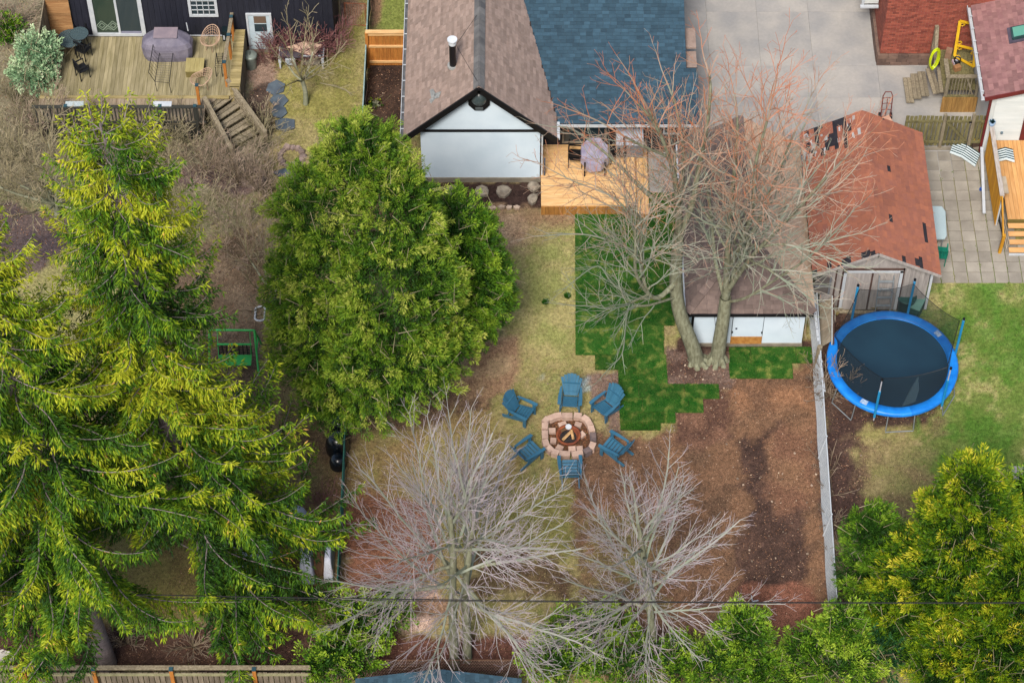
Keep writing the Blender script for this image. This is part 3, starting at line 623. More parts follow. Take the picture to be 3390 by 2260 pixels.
def child_empty(name,parent,wl_=(0,0,0)):
    o=bpy.data.objects.new(name,None); COL.objects.link(o); o.parent=parent; o.location=tuple(np.array(wl_,float)-worldloc(parent)); return o
gd=one('door',bx(7.22,8.215,gy0-.03,gy0+.03,.5,ez-.06),white,Gr,.55)
osb=mat('strand_board',(206,150,78),(168,108,48),9,rough=.8,bump=.3,rnd=.1,var=.3,fine=50)
one('strand_board_panel',bx(7.2,8.23,gy0-.045,gy0-.005,.07,.49),osb,Gr)
gm1=MATS['grey_pipe']
for (x,z) in((7.23,.75),(8.2,.72),(8.2,1.8)): one('hinge',bx(x-.02,x+.02,gy0-.05,gy0-.031,z-.05,z+.05),blk,gd)
one('latch',bx(7.32,7.38,gy0-.05,gy0-.031,.9,.97),gm1,gd)
b=MB(); b.box(7.2,7.215,gy0-.012,gy0+.05,.5,ez-.03).box(8.22,8.235,gy0-.012,gy0+.05,.5,ez-.03).box(7.2,8.235,gy0-.012,gy0+.05,ez-.05,ez-.03); b.build('door_gap',blk,Gr)
one('corner_trim',bx(gx0-.04,gx0+.04,gy0-.03,gy0-.001,.1,ez),blk,Gr)
MB().bar((6.55,gy0-.02,ez-.02),(6.68,gy0-.02,.9),.012).build('loose_wire',blk,Gr)
RG=newmesh('roof',[(ex0,ey0,ez),(ex1,ey0,ez),(ex1,ey1,ez),(ex0,ey1,ez),(pkx,pky,pkz),(pkx,ey1,pkz),(ex0,ey0,ez-.1),(ex1,ey0,ez-.1),(ex1,ey1,ez-.1),(ex0,ey1,ez-.1)],[(0,1,4),(1,2,5,4),(2,3,5),(3,0,4,5),(6,9,8,7),(0,6,7,1),(1,7,8,2),(2,8,9,3),(3,9,6,0)],wood_side,Gr,.5)
hw=pkx-ex0; sl1=math.hypot(hw,pkz-ez); hr=pky-ey0; sl2=math.hypot(hr,pkz-ez); hw2=ex1-pkx; sl3=math.hypot(hw2,pkz-ez); Lg=ey1-ey0
A=shingles((ex0,ey0-.02,ez+.012),(1,0,0),(0,hr,pkz-ez),[(0,0),(ex1-ex0,0),(hw,sl2)],course=.15)
B=shingles((ex0-.02,ey1,ez+.012),(0,-1,0),(hw,0,pkz-ez),[(0,0),(Lg,0),(Lg-hr,sl1),(0,sl1)],course=.15)
pieces('shingle',RG,A+B,dkbrn,200,rest='shingle_field')
Cc=shingles((ex1+.02,ey0,ez+.012),(0,1,0),(-hw2,0,pkz-ez),[(0,0),(Lg,0),(Lg,sl3),(hr,sl3)],course=.15)
pieces('tan_shingle',RG,Cc,tanm,100,rest='tan_shingle_field')
caps=[]
def capline(a,b_,n,L_=.26,wd=.26):
    a=np.array(a,float);b_=np.array(b_,float); d=unit(b_-a); n=int(np.linalg.norm(b_-a)/L_)
    for i in range(n):
        up=np.array((0,0,1.)); s=unit(np.cross(d,up)); t=np.cross(s,d)
        c=a+d*(i+.5)*L_; caps.append((ob(c+t*(.03+.004*(i%2)),d,s,t,L_/2-.004,wd/2,.012),rr()))
capline((ex0,ey0,ez),(pkx,pky,pkz),0); capline((ex1,ey0,ez),(pkx,pky,pkz),0); capline((pkx,pky,pkz),(pkx,ey1,pkz),0)
pieces('ridge_cap',RG,caps,dkbrn,300)
one('eaves_gutter',bx(ex0+.02,ex1-.02,ey0-.09,ey0-.005,ez-.1,ez-.01),blk,Gr); one('eaves_gutter',bx(ex0-.09,ex0-.005,ey0-.05,ey1,ez-.1,ez-.01),alu,Gr)
q=P(2506,628,2.75); 
b=MB(); b.disc((q[0],q[1],2.3),.09,.45,12).disc((q[0],q[1],2.75),.17,.1,14); b.build('roof_vent',alu,Gr)
# ---- left neighbour: dark house
LY=13.28
L_=thing('dark_house','dark navy boarded house with white patio door behind the old deck','house',(-11,LY,0))
nvs=mat('navy_boarding',(44,46,58),(34,36,48),2,stretch=(8,8,1),rnd=.15,rough=.6,bump=.15)
lx0=PY(246,106,LY)[0]; dx0=PY(310,118,LY)[0]; dx1=PY(486,118,LY)[0]; wq0=PY(628,53,LY); wq1=PY(724,53,LY); ex_=PY(828,172,LY)[0]; ex2=PY(911,172,LY)[0]
its=[];x=lx0
while x<-6.4:
    e=min(x+.2,-6.4)
    def seg(z0,z1):
        if z1>z0: its.append((bx(x+.004,e-.004,LY,LY+.03,z0,z1),rr()))
    c=(x+e)/2
    seg(.25 if c>-9.8 else .86,5.); x=e
pieces('wall_board',L_,its,nvs,300)
one('wall_core',bx(lx0,-6.4,LY+.02,LY+6,0,5),nvs,L_); one('base_strip',bx(lx0,-9.9,LY-.03,LY-.001,.83,.86),alu,L_)
one('foundation',bx(-9.8,-6.4,LY-.02,LY+.02,-.1,.25),found,L_)
# patio door
f=MB(); zb=.86
f.box(dx0,dx0+.17,LY-.06,LY-.001,zb,2.95).box(dx1-.15,dx1,LY-.06,LY-.001,zb,2.95).box(dx0+.17,dx1-.15,LY-.07,LY-.001,zb,zb+.13).box(dx0+.17,dx1-.15,LY-.05,LY-.001,2.85,2.95)
PD=f.build('patio_door',alu,L_); mx_=(dx0+dx1)/2+.02
one('door_stile',bx(mx_-.04,mx_+.04,LY-.055,LY-.001,zb+.13,2.85),alu,PD)
rmat=mat('room_green',(58,74,62),(40,54,50),2,rnd=.1); 
one('glass_pane',bx(dx0+.17,mx_-.04,LY-.02,LY-.003,zb+.13,2.85),glassmat('green_glass',(56,72,62)),PD); one('glass_pane',bx(mx_+.04,dx1-.15,LY-.03,LY-.003,zb+.13,2.85),glass,PD)
# the diamond patterned cushion seen behind the glass
cu=MB(); zc=zb+.5; xc=(dx0+.17+mx_-.04)/2+.02; lm_=mat('pattern_white',(168,186,166),(150,170,150))
for ix in range(2):
    for s in(.19,.1):
        cx_=xc-.2+ix*.4; pts=[(cx_-s,0,zc),(cx_,0,zc+s*1.2),(cx_+s,0,zc),(cx_,0,zc-s*1.2)]
        for i in range(4):
            a=np.array(pts[i])+(0,LY-.026,0); b2=np.array(pts[(i+1)%4])+(0,LY-.026,0); cu.bar(a,b2,.004,.02,up=(0,1,0) if 0 else (.01,0,1))
for s in(.19,.1):
    pts=[(xc-s,LY-.026,zc-.24-.0),(xc,LY-.026,zc-.24+s*1.2),(xc+s,LY-.026,zc-.24)]
    for i in range(2): cu.bar(pts[i],pts[i+1],.004,.02)
cu.build('diamond_pattern',lm_,PD)
one('vinyl_sill',bx(mx_+.05,dx1-.16,LY-.05,LY-.031,zb+.13,zb+.22),mat('lilac_grey',(150,150,170),(136,136,156)),PD)
W=window(L_,wq0[0],wq1[0],wq0[2],wq0[2]+1.1,LY,4,4,.1,'window',alu,.06)
# white entrance door
dz0=.12; dz1=1.97
Dr=one('door',bx(ex_+.07,ex2-.07,LY-.04,LY-.001,dz0+.05,dz1-.07),mat('door_white',(206,222,228),(190,208,218),3,rnd=.05,bump=.1),L_)
f=MB(); f.box(ex_,ex_+.07,LY-.07,LY-.002,dz0,dz1).box(ex2-.07,ex2,LY-.07,LY-.002,dz0-.1,dz1).box(ex_+.07,ex2-.07,LY-.07,LY-.002,dz1-.07,dz1); f.build('door_frame',alu,L_)
brown_glass=glassmat('warm_glass',(120,100,84))
one('pane',bx(ex_+.27,ex2-.2,LY-.05,LY-.041,1.5,1.84),brown_glass,Dr); one('pane',bx(ex_+.27,ex2-.2,LY-.05,LY-.041,1.08,1.45),glass,Dr)
b=MB()
for z0,z1 in((.25,.55),(.6,.95)):
    for a,c in((ex_+.15,(ex_+ex2)/2-.03),((ex_+ex2)/2+.03,ex2-.15)): b.box(a,c,LY-.048,LY-.041,z0,z1)
b.build('raised_panel',MATS['door_white'],Dr); MB().disc((ex2-.13,LY-.09,.98),.03,.05,8).build('handle',drkw,Dr)
# ---- left deck
DZ=.8
LD=thing('old_deck','large weathered deck with a moss tinge in front of the dark house','deck',(-13,9,0))
As=P(680,353,DZ); Bs=P(756,295,DZ); Cs=P(772,528,0); Ds=P(884,470,0)
def cut(x):  # near edge of boards right of the stair corner
    if x<As[0]: return 9.02
    return As[1]+(x-As[0])/(Bs[0]-As[0])*(Bs[1]-As[1])
its=[];its2=[];x=-16.7
while x<-9.9:
    e=x+.138; c=(x+e)/2
    its.append((bx(x,e,10.36,LY-.03,DZ-.03,DZ+rr()*.006),rr()))
    y0=cut(c); y0=max(y0,9.02)
    if y0<10.2: its2.append((bx(x,e,y0,10.2,DZ-.03,DZ+rr()*.006),rr()))
    x+=.144
pieces('deck_board',LD,its,oldy,300); pieces('outer_deck_board',LD,its2,oldy2,300)
one('cross_board',bx(-16.7,-10.0,10.21,10.35,DZ-.03,DZ+.004),oldx,LD)
its=[(bx(-16.7+i*.16,-16.7+i*.16+.152,8.98,9.01,.02,DZ-.05),rr()) for i in range(36)]
pieces('skirting_board',LD,its,drkw,300)
# front railing
RL=MB().box(-16.7,As[0]+.1,8.92,9.06,1.66,1.70).build('rail',drkw,LD); one('bottom_rail',bx(-16.7,As[0]+.1,8.95,9.0,.88,.95),drkw,LD)
its=[(bx(x_,x_+.045,8.955,8.995,.95,1.66),rr()) for x_ in np.arange(-16.6,As[0],.125)]
pieces('baluster',LD,its,drkw,300)
for px_ in(230,430,540,655):
    x_=P(px_,400,DZ)[0]; ps=one('post',bx(x_-.05,x_+.05,8.94,9.04,0,1.72),drkw,LD); one('post_cap',bx(x_-.06,x_+.06,8.93,9.05,1.721,1.76),mat('teal_cap',(46,84,96),(36,66,78)),ps)
# stairs
ST=[]; n=6
for i in range(n):
    t0=i/n; t1=(i+1)/n; z=DZ*(1-(i+1)/(n)) +.0 if i<n-1 else .06
    a=As+(Cs-As)*t0; b2=Bs+(Ds-Bs)*t0; c=As+(Cs-As)*t1; d=Bs+(Ds-Bs)*t1
    z=DZ*(1-(i+.7)/n)
    V=np.array([(*a[:2],z-.04),(*b2[:2],z-.04),(*d[:2],z-.04),(*c[:2],z-.04),(*a[:2],z),(*b2[:2],z),(*d[:2],z),(*c[:2],z)])
    m1=(V[0]+V[3])/2; m2=(V[1]+V[2])/2
    for h in range(2):
        q0=V[0]+(V[3]-V[0])*(h*.5+.02); q1=V[1]+(V[2]-V[1])*(h*.5+.02); q3=V[0]+(V[3]-V[0])*(h*.5+.44); q2=V[1]+(V[2]-V[1])*(h*.5+.44)
        up_=np.array((0,0,.04)); one('stair_tread',np.array([q0,q1,q2,q3,q0+up_,q1+up_,q2+up_,q3+up_]),greyw,LD,rr())
for (a,b2) in((As,Cs),(Bs,Ds)):
    MB().bar(a+(0,0,-.1),b2+(0,0,.02),.05,.26).build('stringer',greyw,LD)
    MB().bar(a+(0,0,.5),b2+(0,0,.5),.15,.045).build('stair_rail',greyw,LD); MB().bar(a+(0,0,.2),b2+(0,0,.2),.05,.09).build('stair_lower_rail',greyw,LD)
    pp=b2+(0,0,0); one('post',bx(pp[0]-.05,pp[0]+.05,pp[1]-.05,pp[1]+.05,0,.6),greyw,LD)
    for i in range(9):
        c=a+(b2-a)*(i+.5)/9; one('stair_baluster',bx(c[0]-.02,c[0]+.02,c[1]-.02,c[1]+.02,c[2]+.12,c[2]+.48),greyw,LD,rr())
MB().bar(As+(0,0,-.06),Bs+(0,0,-.06),.05,.12).build('nosing',greyw,LD)
# high posts at the right side
xr=PY(752,285,10.8)[0]
for i,(px_,py_) in enumerate(((752,285),(766,195),(775,135),(782,70))):
    q=P(px_,py_,DZ); ps=one('post',bx(q[0]-.05,q[0]+.05,q[1]-.05,q[1]+.05,DZ,DZ+1.2),orw,LD); one('post_cap',bx(q[0]-.06,q[0]+.06,q[1]-.06,q[1]+.06,DZ+1.2,DZ+1.25),MATS['teal_cap'],ps)
    if i: MB().bar((q[0],q[1]-.06,DZ+1.16),(qp[0],qp[1]+.06,DZ+1.16),.12,.05).build('top_rail',greyw,LD)
    qp=q
q=P(662,358,DZ); ps=one('post',bx(q[0]-.05,q[0]+.05,q[1]-.05,q[1]+.05,DZ,DZ+1.15),orw,LD); one('post_cap',bx(q[0]-.06,q[0]+.06,q[1]-.06,q[1]+.06,DZ+1.15,DZ+1.2),MATS['teal_cap'],ps)
# broad capped side wall
q0=P(770,287,1.25); q1=P(785,55,1.25)
bx0=q0[0]-.12; bx1=q0[0]+.26
its=[(bx(bx0,bx1,q0[1]+i*.14,q0[1]+i*.14+.13,1.22,1.26+rr()*.004),rr()) for i in range(int((LY-.05-q0[1])/.14))]
pieces('bench_slat',LD,its,oldx,300)
its=[(bx(bx1-.03,bx1,q0[1]+i*.15,q0[1]+i*.15+.143,.0,1.215),rr()) for i in range(int((LY-.05-q0[1])/.15))]
pieces('side_board',LD,its,greyw,300)
its=[(bx(bx0+.01,bx1-.035,q0[1]+.0,q0[1]+.03,z_,z_+.13),rr()) for z_ in np.arange(0,1.2,.14)]
pieces('end_board',LD,its,oldx,300)
# left screen of boards
sx=lx0; 
its=[]
z_=DZ
while z_<3.4:
    its.append((bx(PY(150,0,LY-.2)[0]-.05,sx+.02,LY-.12,LY-.08,z_,z_+.135),rr())); z_+=.142
PS=thing('privacy_screen','tall screen of horizontal orange-brown boards left of the dark house','privacy screen',(sx-.5,LY-.1,DZ))
pieces('screen_board',PS,its,mat('screen_wood',(190,146,98),(158,112,70),2,stretch=(1,8,8),rnd=.22,rough=.85,bump=.2),300)
x_=PY(150,0,LY-.2)[0]
its=[(bx(x_-.09,x_-.05,LY-.12-1.6+i*.15,LY-.12-1.6+i*.15+.143,.5,2.75),rr()) for i in range(11)]
pieces('side_screen_board',PS,its,greyw,300)
# ---- orange shed
Sh=thing('shed','weathered shed with an orange patched shingle roof and pale board walls','shed',(11.8,1.05,0))
ax0,ax1,arx,arz,aez=9.84,14.0,11.86,3.32,2.2; ay0,ay1=1.02,7.3; wx0,wx1,wy0=10.2,13.72,1.3
org=mat('orange_shingle',(180,112,84),(154,98,82),2.2,rnd=.16,rough=.95,bump=.35,var=.2,fine=90)
beige=mat('beige_boarding',(186,178,172),(160,152,148),1.5,stretch=(8,8,1),rnd=.13,rough=.85,bump=.2)
dks=mat('dark_felt',(52,50,56),(38,36,42),5,rnd=.25,rough=.95,bump=.3)
RS=newmesh('roof',[(ax0,ay0,aez),(ax0,ay1,aez),(arx,ay0,arz),(arx,ay1,arz),(ax1,ay0,aez),(ax1,ay1,aez)]+[(ax0,ay0,aez-.1),(ax0,ay1,aez-.1),(arx,ay0,arz-.12),(arx,ay1,arz-.12),(ax1,ay0,aez-.1),(ax1,ay1,aez-.1)],[(0,2,3,1),(2,4,5,3),(6,7,9,8),(8,9,11,10),(0,1,7,6),(4,10,11,5),(0,6,8,2),(2,8,10,4),(1,3,9,7),(3,5,11,9)],dks,Sh,.5)
sA=math.hypot(arx-ax0,arz-aez); sB=math.hypot(ax1-arx,arz-aez)
hol=[]
def miss_r(u,v):
    # seen-through patches near the front right corner and one mid-way up
    y=ay0+u; 
    if .25<v<.42 and 1.35<u<2.05: return True
    return (u<.28 and rr()<.25) or (u<.85 and v<.7 and rr()<.2) or rr()<.002
def miss_l(u,v):
    y=ay1-u
    return (y<ay0+.28 and rr()<.4) or (y>ay1-1.3 and rr()<.4 and v<1.75)
tabv=lambda u,v:min(1,max(0,.5+.9*(vnoise(np.array(u),np.array(v),1.1,3)-.5)+random.uniform(-.22,.22)))
Ar=shingles((ax1,ay0,aez+.012),(0,1,0),(arx-ax1,0,arz-aez),[(0,0),(ay1-ay0,0),(ay1-ay0,sB),(0,sB)],course=.17,tab=.3,th=.018,vary=tabv,skip=miss_r)
Al=shingles((ax0,ay1,aez+.012),(0,-1,0),(arx-ax0,0,arz-aez),[(0,0),(ay1-ay0,0),(ay1-ay0,sA),(0,sA)],course=.17,tab=.3,th=.018,vary=tabv,skip=miss_l)
pieces('shingle',RS,Ar+Al,org,300,rest='shingle_field')
b=MB()
for i in range(26):
    y=ay1-1.25+rr()*1.1; t=rr(); x=ax0+(arx-ax0)*t; z=aez+(arz-aez)*t+.02
    b.hexa(ob((x,y,z+.005),(0,1,0),unit(np.array((arx-ax0,0,arz-aez))),unit(np.array((-(arz-aez),0,arx-ax0))),.05+rr()*.1,.02+rr()*.05,.006),r=rr())
b.build('torn_underlay',mat('torn_white_underlay',(206,204,200),(176,176,176),6,rnd=.2),RS)
its=[]
for i in range(22):
    x0_=wx0+i*(wx1-wx0)/22; x1_=x0_+(wx1-wx0)/22-.006; c=(x0_+x1_)/2; zt_=arz-.14-(arz-aez)*abs(c-arx)/(ax1-arx)
    its.append((bx(x0_,x1_,wy0,wy0+.03,.1,min(zt_,2.22)),rr()))
pieces('wall_board',Sh,its,beige,300)
b=MB(); b.poly([(wx0,wy0+.01,2.23),(wx1,wy0+.01,2.23),(arx,wy0+.01,arz-.16)],(0,.04,0)); b.build('gable_panel',beige,Sh)
b=MB(); b.box(wx0,wx0+.08,wy0+.03,ay1-.25,.1,2.15).box(wx1-.08,wx1,wy0+.03,ay1-.25,.1,2.15).box(wx0+.08,wx1-.08,ay1-.3,ay1-.25,.1,2.15); b.build('wall_core',beige,Sh)
one('gable_louvre',bx(arx-.35,arx-.02,wy0-.06,wy0,2.86,3.06),mat('rusty_brown',(120,92,80),(92,66,56),6),Sh); one('gable_louvre',bx(arx+.02,arx+.3,wy0-.05,wy0,2.86,3.0),drkw,Sh)
# doors
q0=PY(2828,886,wy0); q1=PY(3005,888,wy0); dxa,dxb=10.98,12.72
f=MB(); f.box(dxa-.1,dxa,wy0-.06,wy0-.001,.1,2.16).box(dxb,dxb+.1,wy0-.06,wy0-.001,.1,2.16).box(dxa-.1,dxb+.1,wy0-.06,wy0-.001,2.06,2.17); f.build('door_frame',alu,Sh)
b=MB(); b.box(dxa-.15,dxa-.1,wy0-.05,wy0-.001,.1,2.24).box(dxb+.1,dxb+.15,wy0-.05,wy0-.001,.1,2.24).box(dxa-.15,dxb+.15,wy0-.05,wy0-.001,2.17,2.24); b.build('door_trim',mat('brown_trim',(96,72,64),(76,56,50),4),Sh)
for k_,(a,c) in enumerate(((dxa+.01,(dxa+dxb)/2-.05),((dxa+dxb)/2+.01,dxb-.01))):
    dpanel=one('door_leaf',bx(a,c,wy0-.035,wy0-.002,.12,2.05),beige,Sh,.5)
    nb=5
    for i in range(nb): one('leaf_board',bx(a+(c-a)*i/nb+.004,a+(c-a)*(i+1)/nb-.004,wy0-.047,wy0-.036,.13,2.04),beige,dpanel,rr())
one('door_joint',bx((dxa+dxb)/2-.05,(dxa+dxb)/2+.01,wy0-.05,wy0-.002,.12,2.05),MATS['brown_trim'],Sh)
one('wall_batten',bx(10.62,10.67,wy0-.02,wy0-.001,.1,2.2),MATS['brown_trim'],Sh)
b=MB(); b.bar((ax0-.02,ay0-.015,aez-.04),(arx,ay0-.015,arz-.04),.03,.1); b.bar((ax1+.02,ay0-.015,aez-.04),(arx,ay0-.015,arz-.04),.03,.1); b.build('fascia',beige,Sh)
one('drain_pipe',bx(wx1+.03,wx1+.11,wy0-.03,wy0+.05,.1,2.0),alu,Sh)
# ---- brick house
brick=mat('red_brick',(168,92,72),(134,68,58),3.5,rnd=.28,rough=.9,bump=.3,var=.2,fine=80)
mortar=mat('mortar',(176,140,124),(150,118,104),6,rough=.95,bump=.2)
BY,BX=12.65,13.25
BH=thing('brick_house','red brick house wall with a rubble base beside the concrete drive','house',(15,BY,0))
one('wall_core',bx(BX+.012,17.6,BY+.012,BY+7,.55,5.4),mortar,BH)
its=[];z=.56;row=0
while z<4.6:
    x=BX-(.11 if row%2 else 0)
    while x<17.0:
        a=max(x,BX); e=min(x+.213,17.0)
        if e-a>.03: its.append((bx(a,e,BY,BY+.05,z,z+.066),rr()))
        x+=.223
    z+=.0765; row+=1
row=0;z=.56
while z<4.6:
    y=BY+.052+(.11 if row%2 else 0)
    while y<BY+5:
        its.append((bx(BX,BX+.05,y,y+.213,z,z+.066),rr())); y+=.223
    z+=.0765; row+=1
pieces('brick',BH,its,brick,300,rest='brickwork')
its=[]
for rw in range(3):
    x=BX-.08
    while x<17: 
        l=random.uniform(.3,.55); its.append((bx(x+.006,min(x+l,17.)-.006,BY-.06-rr()*.02,BY+.1,rw*.18-.02,rw*.18+.155),rr())); x+=l
    y=BY+.1
    while y<BY+5:
        l=random.uniform(.3,.5); its.append((bx(BX-.08-rr()*.02,BX+.1,y+.006,y+l-.006,rw*.18-.02,rw*.18+.155),rr())); y+=l
pieces('base_block',BH,its,mat('rubble_base',(132,106,92),(104,84,76),3,rnd=.2,rough=.95,bump=.5,var=.3),300)
# white sided bay on the left
sid=mat('white_siding',(218,220,216),(206,210,208),1.5,rnd=.05,rough=.5,bump=.05,var=.05)
by0=14.1
bay=MB().box(12.62,13.2,by0+.02,18,1.6,4.2).build('bay_wall',sid,BH)
its=[(np.array([(12.66,by0-.012,z_),(13.18,by0-.012,z_),(13.18,by0+.02,z_),(12.66,by0+.02,z_),(12.66,by0,z_+.1),(13.18,by0,z_+.1),(13.18,by0+.02,z_+.1),(12.66,by0+.02,z_+.1)]),rr()) for z_ in np.arange(1.65,4.1,.105)]
pieces('siding_board',BH,its,sid,300)
b=MB(); b.poly([(12.6,by0-.05,1.5),(12.68,by0-.05,1.5),(12.68,by0-.05,4.2),(12.42,by0-.05,4.2)],(0,.06,0)); b.box(12.55,13.2,by0-.12,by0-.01,1.5,1.58); b.build('bay_trim',alu,BH)
# ---- red roofed house
rs=mat('red_brown_shingle',(162,120,116),(138,98,98),3,rnd=.22,rough=.95,bump=.35,var=.2,fine=90)
reds=mat('dark_red_trim',(122,44,42),(100,36,36),3,rnd=.05,rough=.6,bump=0)
RH=thing('red_roofed_house','house with a dark pink shingle roof, skylight and white siding','house',(17,8.5,0))
e0=P(3263,325,2.95); slp=.30; rx0=e0[0]; ry0=e0[1]; RW=3.6
zr=lambda x:2.95+slp*(x-rx0)
RR=newmesh('roof',[(rx0,ry0,zr(rx0)),(rx0+RW,ry0,zr(rx0+RW)),(rx0+RW,19,zr(rx0+RW)),(rx0,19,zr(rx0)),(rx0,ry0,zr(rx0)-.12),(rx0+RW,ry0,zr(rx0+RW)-.12),(rx0+RW,19,zr(rx0+RW)-.12),(rx0,19,zr(rx0)-.12)],HF,reds,RH,.5)
lsr=math.hypot(1,slp)
sky0=P(3338,140,3.55); sky1=P(3395,82,3.6)
def skip_sky(u,v): 
    y=ry0+ (19-ry0) -u if False else 19-u; return False
it=shingles((rx0,19,zr(rx0)+.012),(0,-1,0),(1,0,slp),[(0,0),(19-ry0,0),(19-ry0,RW*lsr),(0,RW*lsr)],course=.17,tab=.28)
pieces('shingle',RR,[i for i in it if PXv(*i[0][0])[1]>-60],rs,300,rest='shingle_field')
one('rake_board',bar((rx0-.02,ry0-.02,2.90),(rx0+RW,ry0-.02,2.90+slp*RW),.04,.16),reds,RH)
g=MB(); g.box(rx0-.14,rx0-.12,ry0,19,2.85,2.97).box(rx0-.14,rx0-.01,ry0,19,2.83,2.85); g.build('gutter',alu,RH)
for i in range(10): one('gutter_bracket',bx(rx0-.13,rx0+.02,ry0+.3+i*.6,ry0+.34+i*.6,2.95,2.965),alu,RH)
q=P(3352,124,3.5); u=np.array((1,0,slp))/lsr; v=np.array((0,1,0.)); n_=np.cross(u,v)
sk_=MB().hexa(ob(np.array((q[0]+.5,q[1]+.25,zr(q[0]+.5)+.05)),u,v,n_,.62,.36,.03)).build('skylight_flashing',mat('lead_grey',(92,84,98),(76,70,84),4),RH)
sk2=MB().hexa(ob(np.array((q[0]+.5,q[1]+.25,zr(q[0]+.5)+.13)),u,v,n_,.52,.27,.06)).build('skylight',mat('skylight_frame',(50,80,80),(40,66,66),4,rough=.4),RH)
MB().hexa(ob(np.array((q[0]+.5,q[1]+.25,zr(q[0]+.5)+.2)),u,v,n_,.47,.22,.006)).build('pane',glassmat('teal_glass',(104,170,150)),sk2)
hy=8.43; hx=16.5
one('wall_core',bx(hx,20,hy+.03,19,0,2.9),sid,RH)
its=[(np.array([(hx+.14,hy-.016,z_),(19.5,hy-.016,z_),(19.5,hy+.03,z_),(hx+.14,hy+.03,z_),(hx+.14,hy+.016,z_+.108),(19.5,hy+.016,z_+.108),(19.5,hy+.03,z_+.108),(hx+.14,hy+.03,z_+.108)]),rr()) for z_ in np.arange(.6,2.95,.11)]
pieces('siding_board',RH,its,sid,300)
one('corner_board',bx(hx-.01,hx+.13,hy-.02,hy+.029,0,2.95),sid,RH,.9)
MB().bar((hx-.07,hy-.03,.0),(hx-.07,hy-.03,2.75),.08,.07).build('downspout',reds,RH)
MB().bar((hx-.07,hy-.03,2.75),(rx0-.05,hy-.0,2.86),.08,.07).build('downspout',reds,RH)
one('entrance_door',bx(17.72,18.5,hy-.04,hy-.001,.62,2.6),reds,RH)
one('vent_hood',bx(17.02,17.1,hy-.06,hy-.001,.95,1.05),mat('blue_grey_plastic',(120,140,150),(100,120,132)),RH)
# ================================================================ THINGS
def copy_thing(root,loc,rz,label,group=None):
    r=root.copy(); COL.objects.link(r); r.location=tuple(float(v) for v in loc); r.rotation_euler=(0,0,rz); r['label']=label
    for ch in list(root.children):
        c=ch.copy(); COL.objects.link(c); c.parent=r
        for g_ in ch.children:
            d=g_.copy(); COL.objects.link(d); d.parent=c
    return r
# ---- deck chairs round the fire
cb=mat('blue_resin',(62,118,146),(50,104,134),2,rnd=.12,rough=.45,bump=.05,var=.06,spec=.5)
CK=.92
def adirondack():
    t=thing('garden_chair','x','chair',(0,0,0),'blue slatted chairs round the fire pit')
    for i in range(5):
        y=-.30+i*.115; z=.37-.035*i
        b=MB().hexa(ob((0,y,z),(1,0,0),unit(np.array((0,1,-.3))),unit(np.array((0,.3,1))),.255,.05,.012)); b.build('seat_slat',cb,t)
    for i in range(7):
        s=(i-3)/3; bxp=s*.2; txp=s*.33; h=.98-.14*s*s
        a=np.array((bxp,.25,.24)); c=np.array((txp,.25+.42*(h-.24)/.74,h)); d=c-a; n=unit(np.array((0,-1,.57)))
        wv=np.cross(unit(d),n); w0,w1=.034,.052
        V=np.array([a-wv*w0-n*.009,a+wv*w0-n*.009,c+wv*w1-n*.009,c-wv*w1-n*.009,a-wv*w0+n*.009,a+wv*w0+n*.009,c+wv*w1+n*.009,c-wv*w1+n*.009])
        newmesh('back_slat',V,HF,cb,t,rr())
    MB().bar((-.28,.34,.36),(.28,.34,.36),.05,.06).bar((-.3,.48,.66),(.3,.48,.66),.03,.06).build('back_brace',cb,t)
    for s in(-1,1):
        b=MB(); b.poly([(s*.31,-.42,.55),(s*.43,-.40,.55),(s*.43,-.1,.55),(s*.38,.36,.55),(s*.31,.4,.55),(s*.31,-.1,.55)][::s],(0,0,.025)); b.build('arm',cb,t)
        MB().hexa(bx(s*.335-.02,s*.335+.02,-.36,-.24,0,.548)).build('leg',cb,t)
        b=MB(); b.bar((s*.29,-.34,.33),(s*.29,.62,.03),.03,.13); b.build('leg',cb,t)
        MB().bar((s*.36,.3,.545),(s*.36,.36,.25),.03,.05).build('arm_support',cb,t)
    t.scale=(CK,CK,CK)
    return t
ch0=adirondack(); pc=P(1886,1440)
spots=[(1888,1322,'upright blue chair at the far side of the fire pit, beside the pale paint marks'),(1728,1362,'blue chair at the upper left of the fire pit, nearest the cedar'),(2004,1346,'blue chair at the upper right of the fire pit, beside the turf edge'),(1752,1494,'blue chair at the lower left of the fire pit, behind bare twigs'),(2033,1480,'blue chair at the lower right of the fire pit, beside the red earth'),(1887,1552,'blue chair nearest the viewer at the near side of the fire pit')]
for i,(px_,py_,lb) in enumerate(spots):
    p=P(px_,py_,.3); d=pc-p; rz_=math.atan2(d[1],d[0])+math.pi/2
    if i==0: ch0.location=(p[0],p[1],0); ch0.rotation_euler=(0,0,rz_-.06); ch0['label']=lb
    else: copy_thing(ch0,(p[0],p[1],0),rz_+[0,-.1,.12,.1,-.15,.05][i],lb)
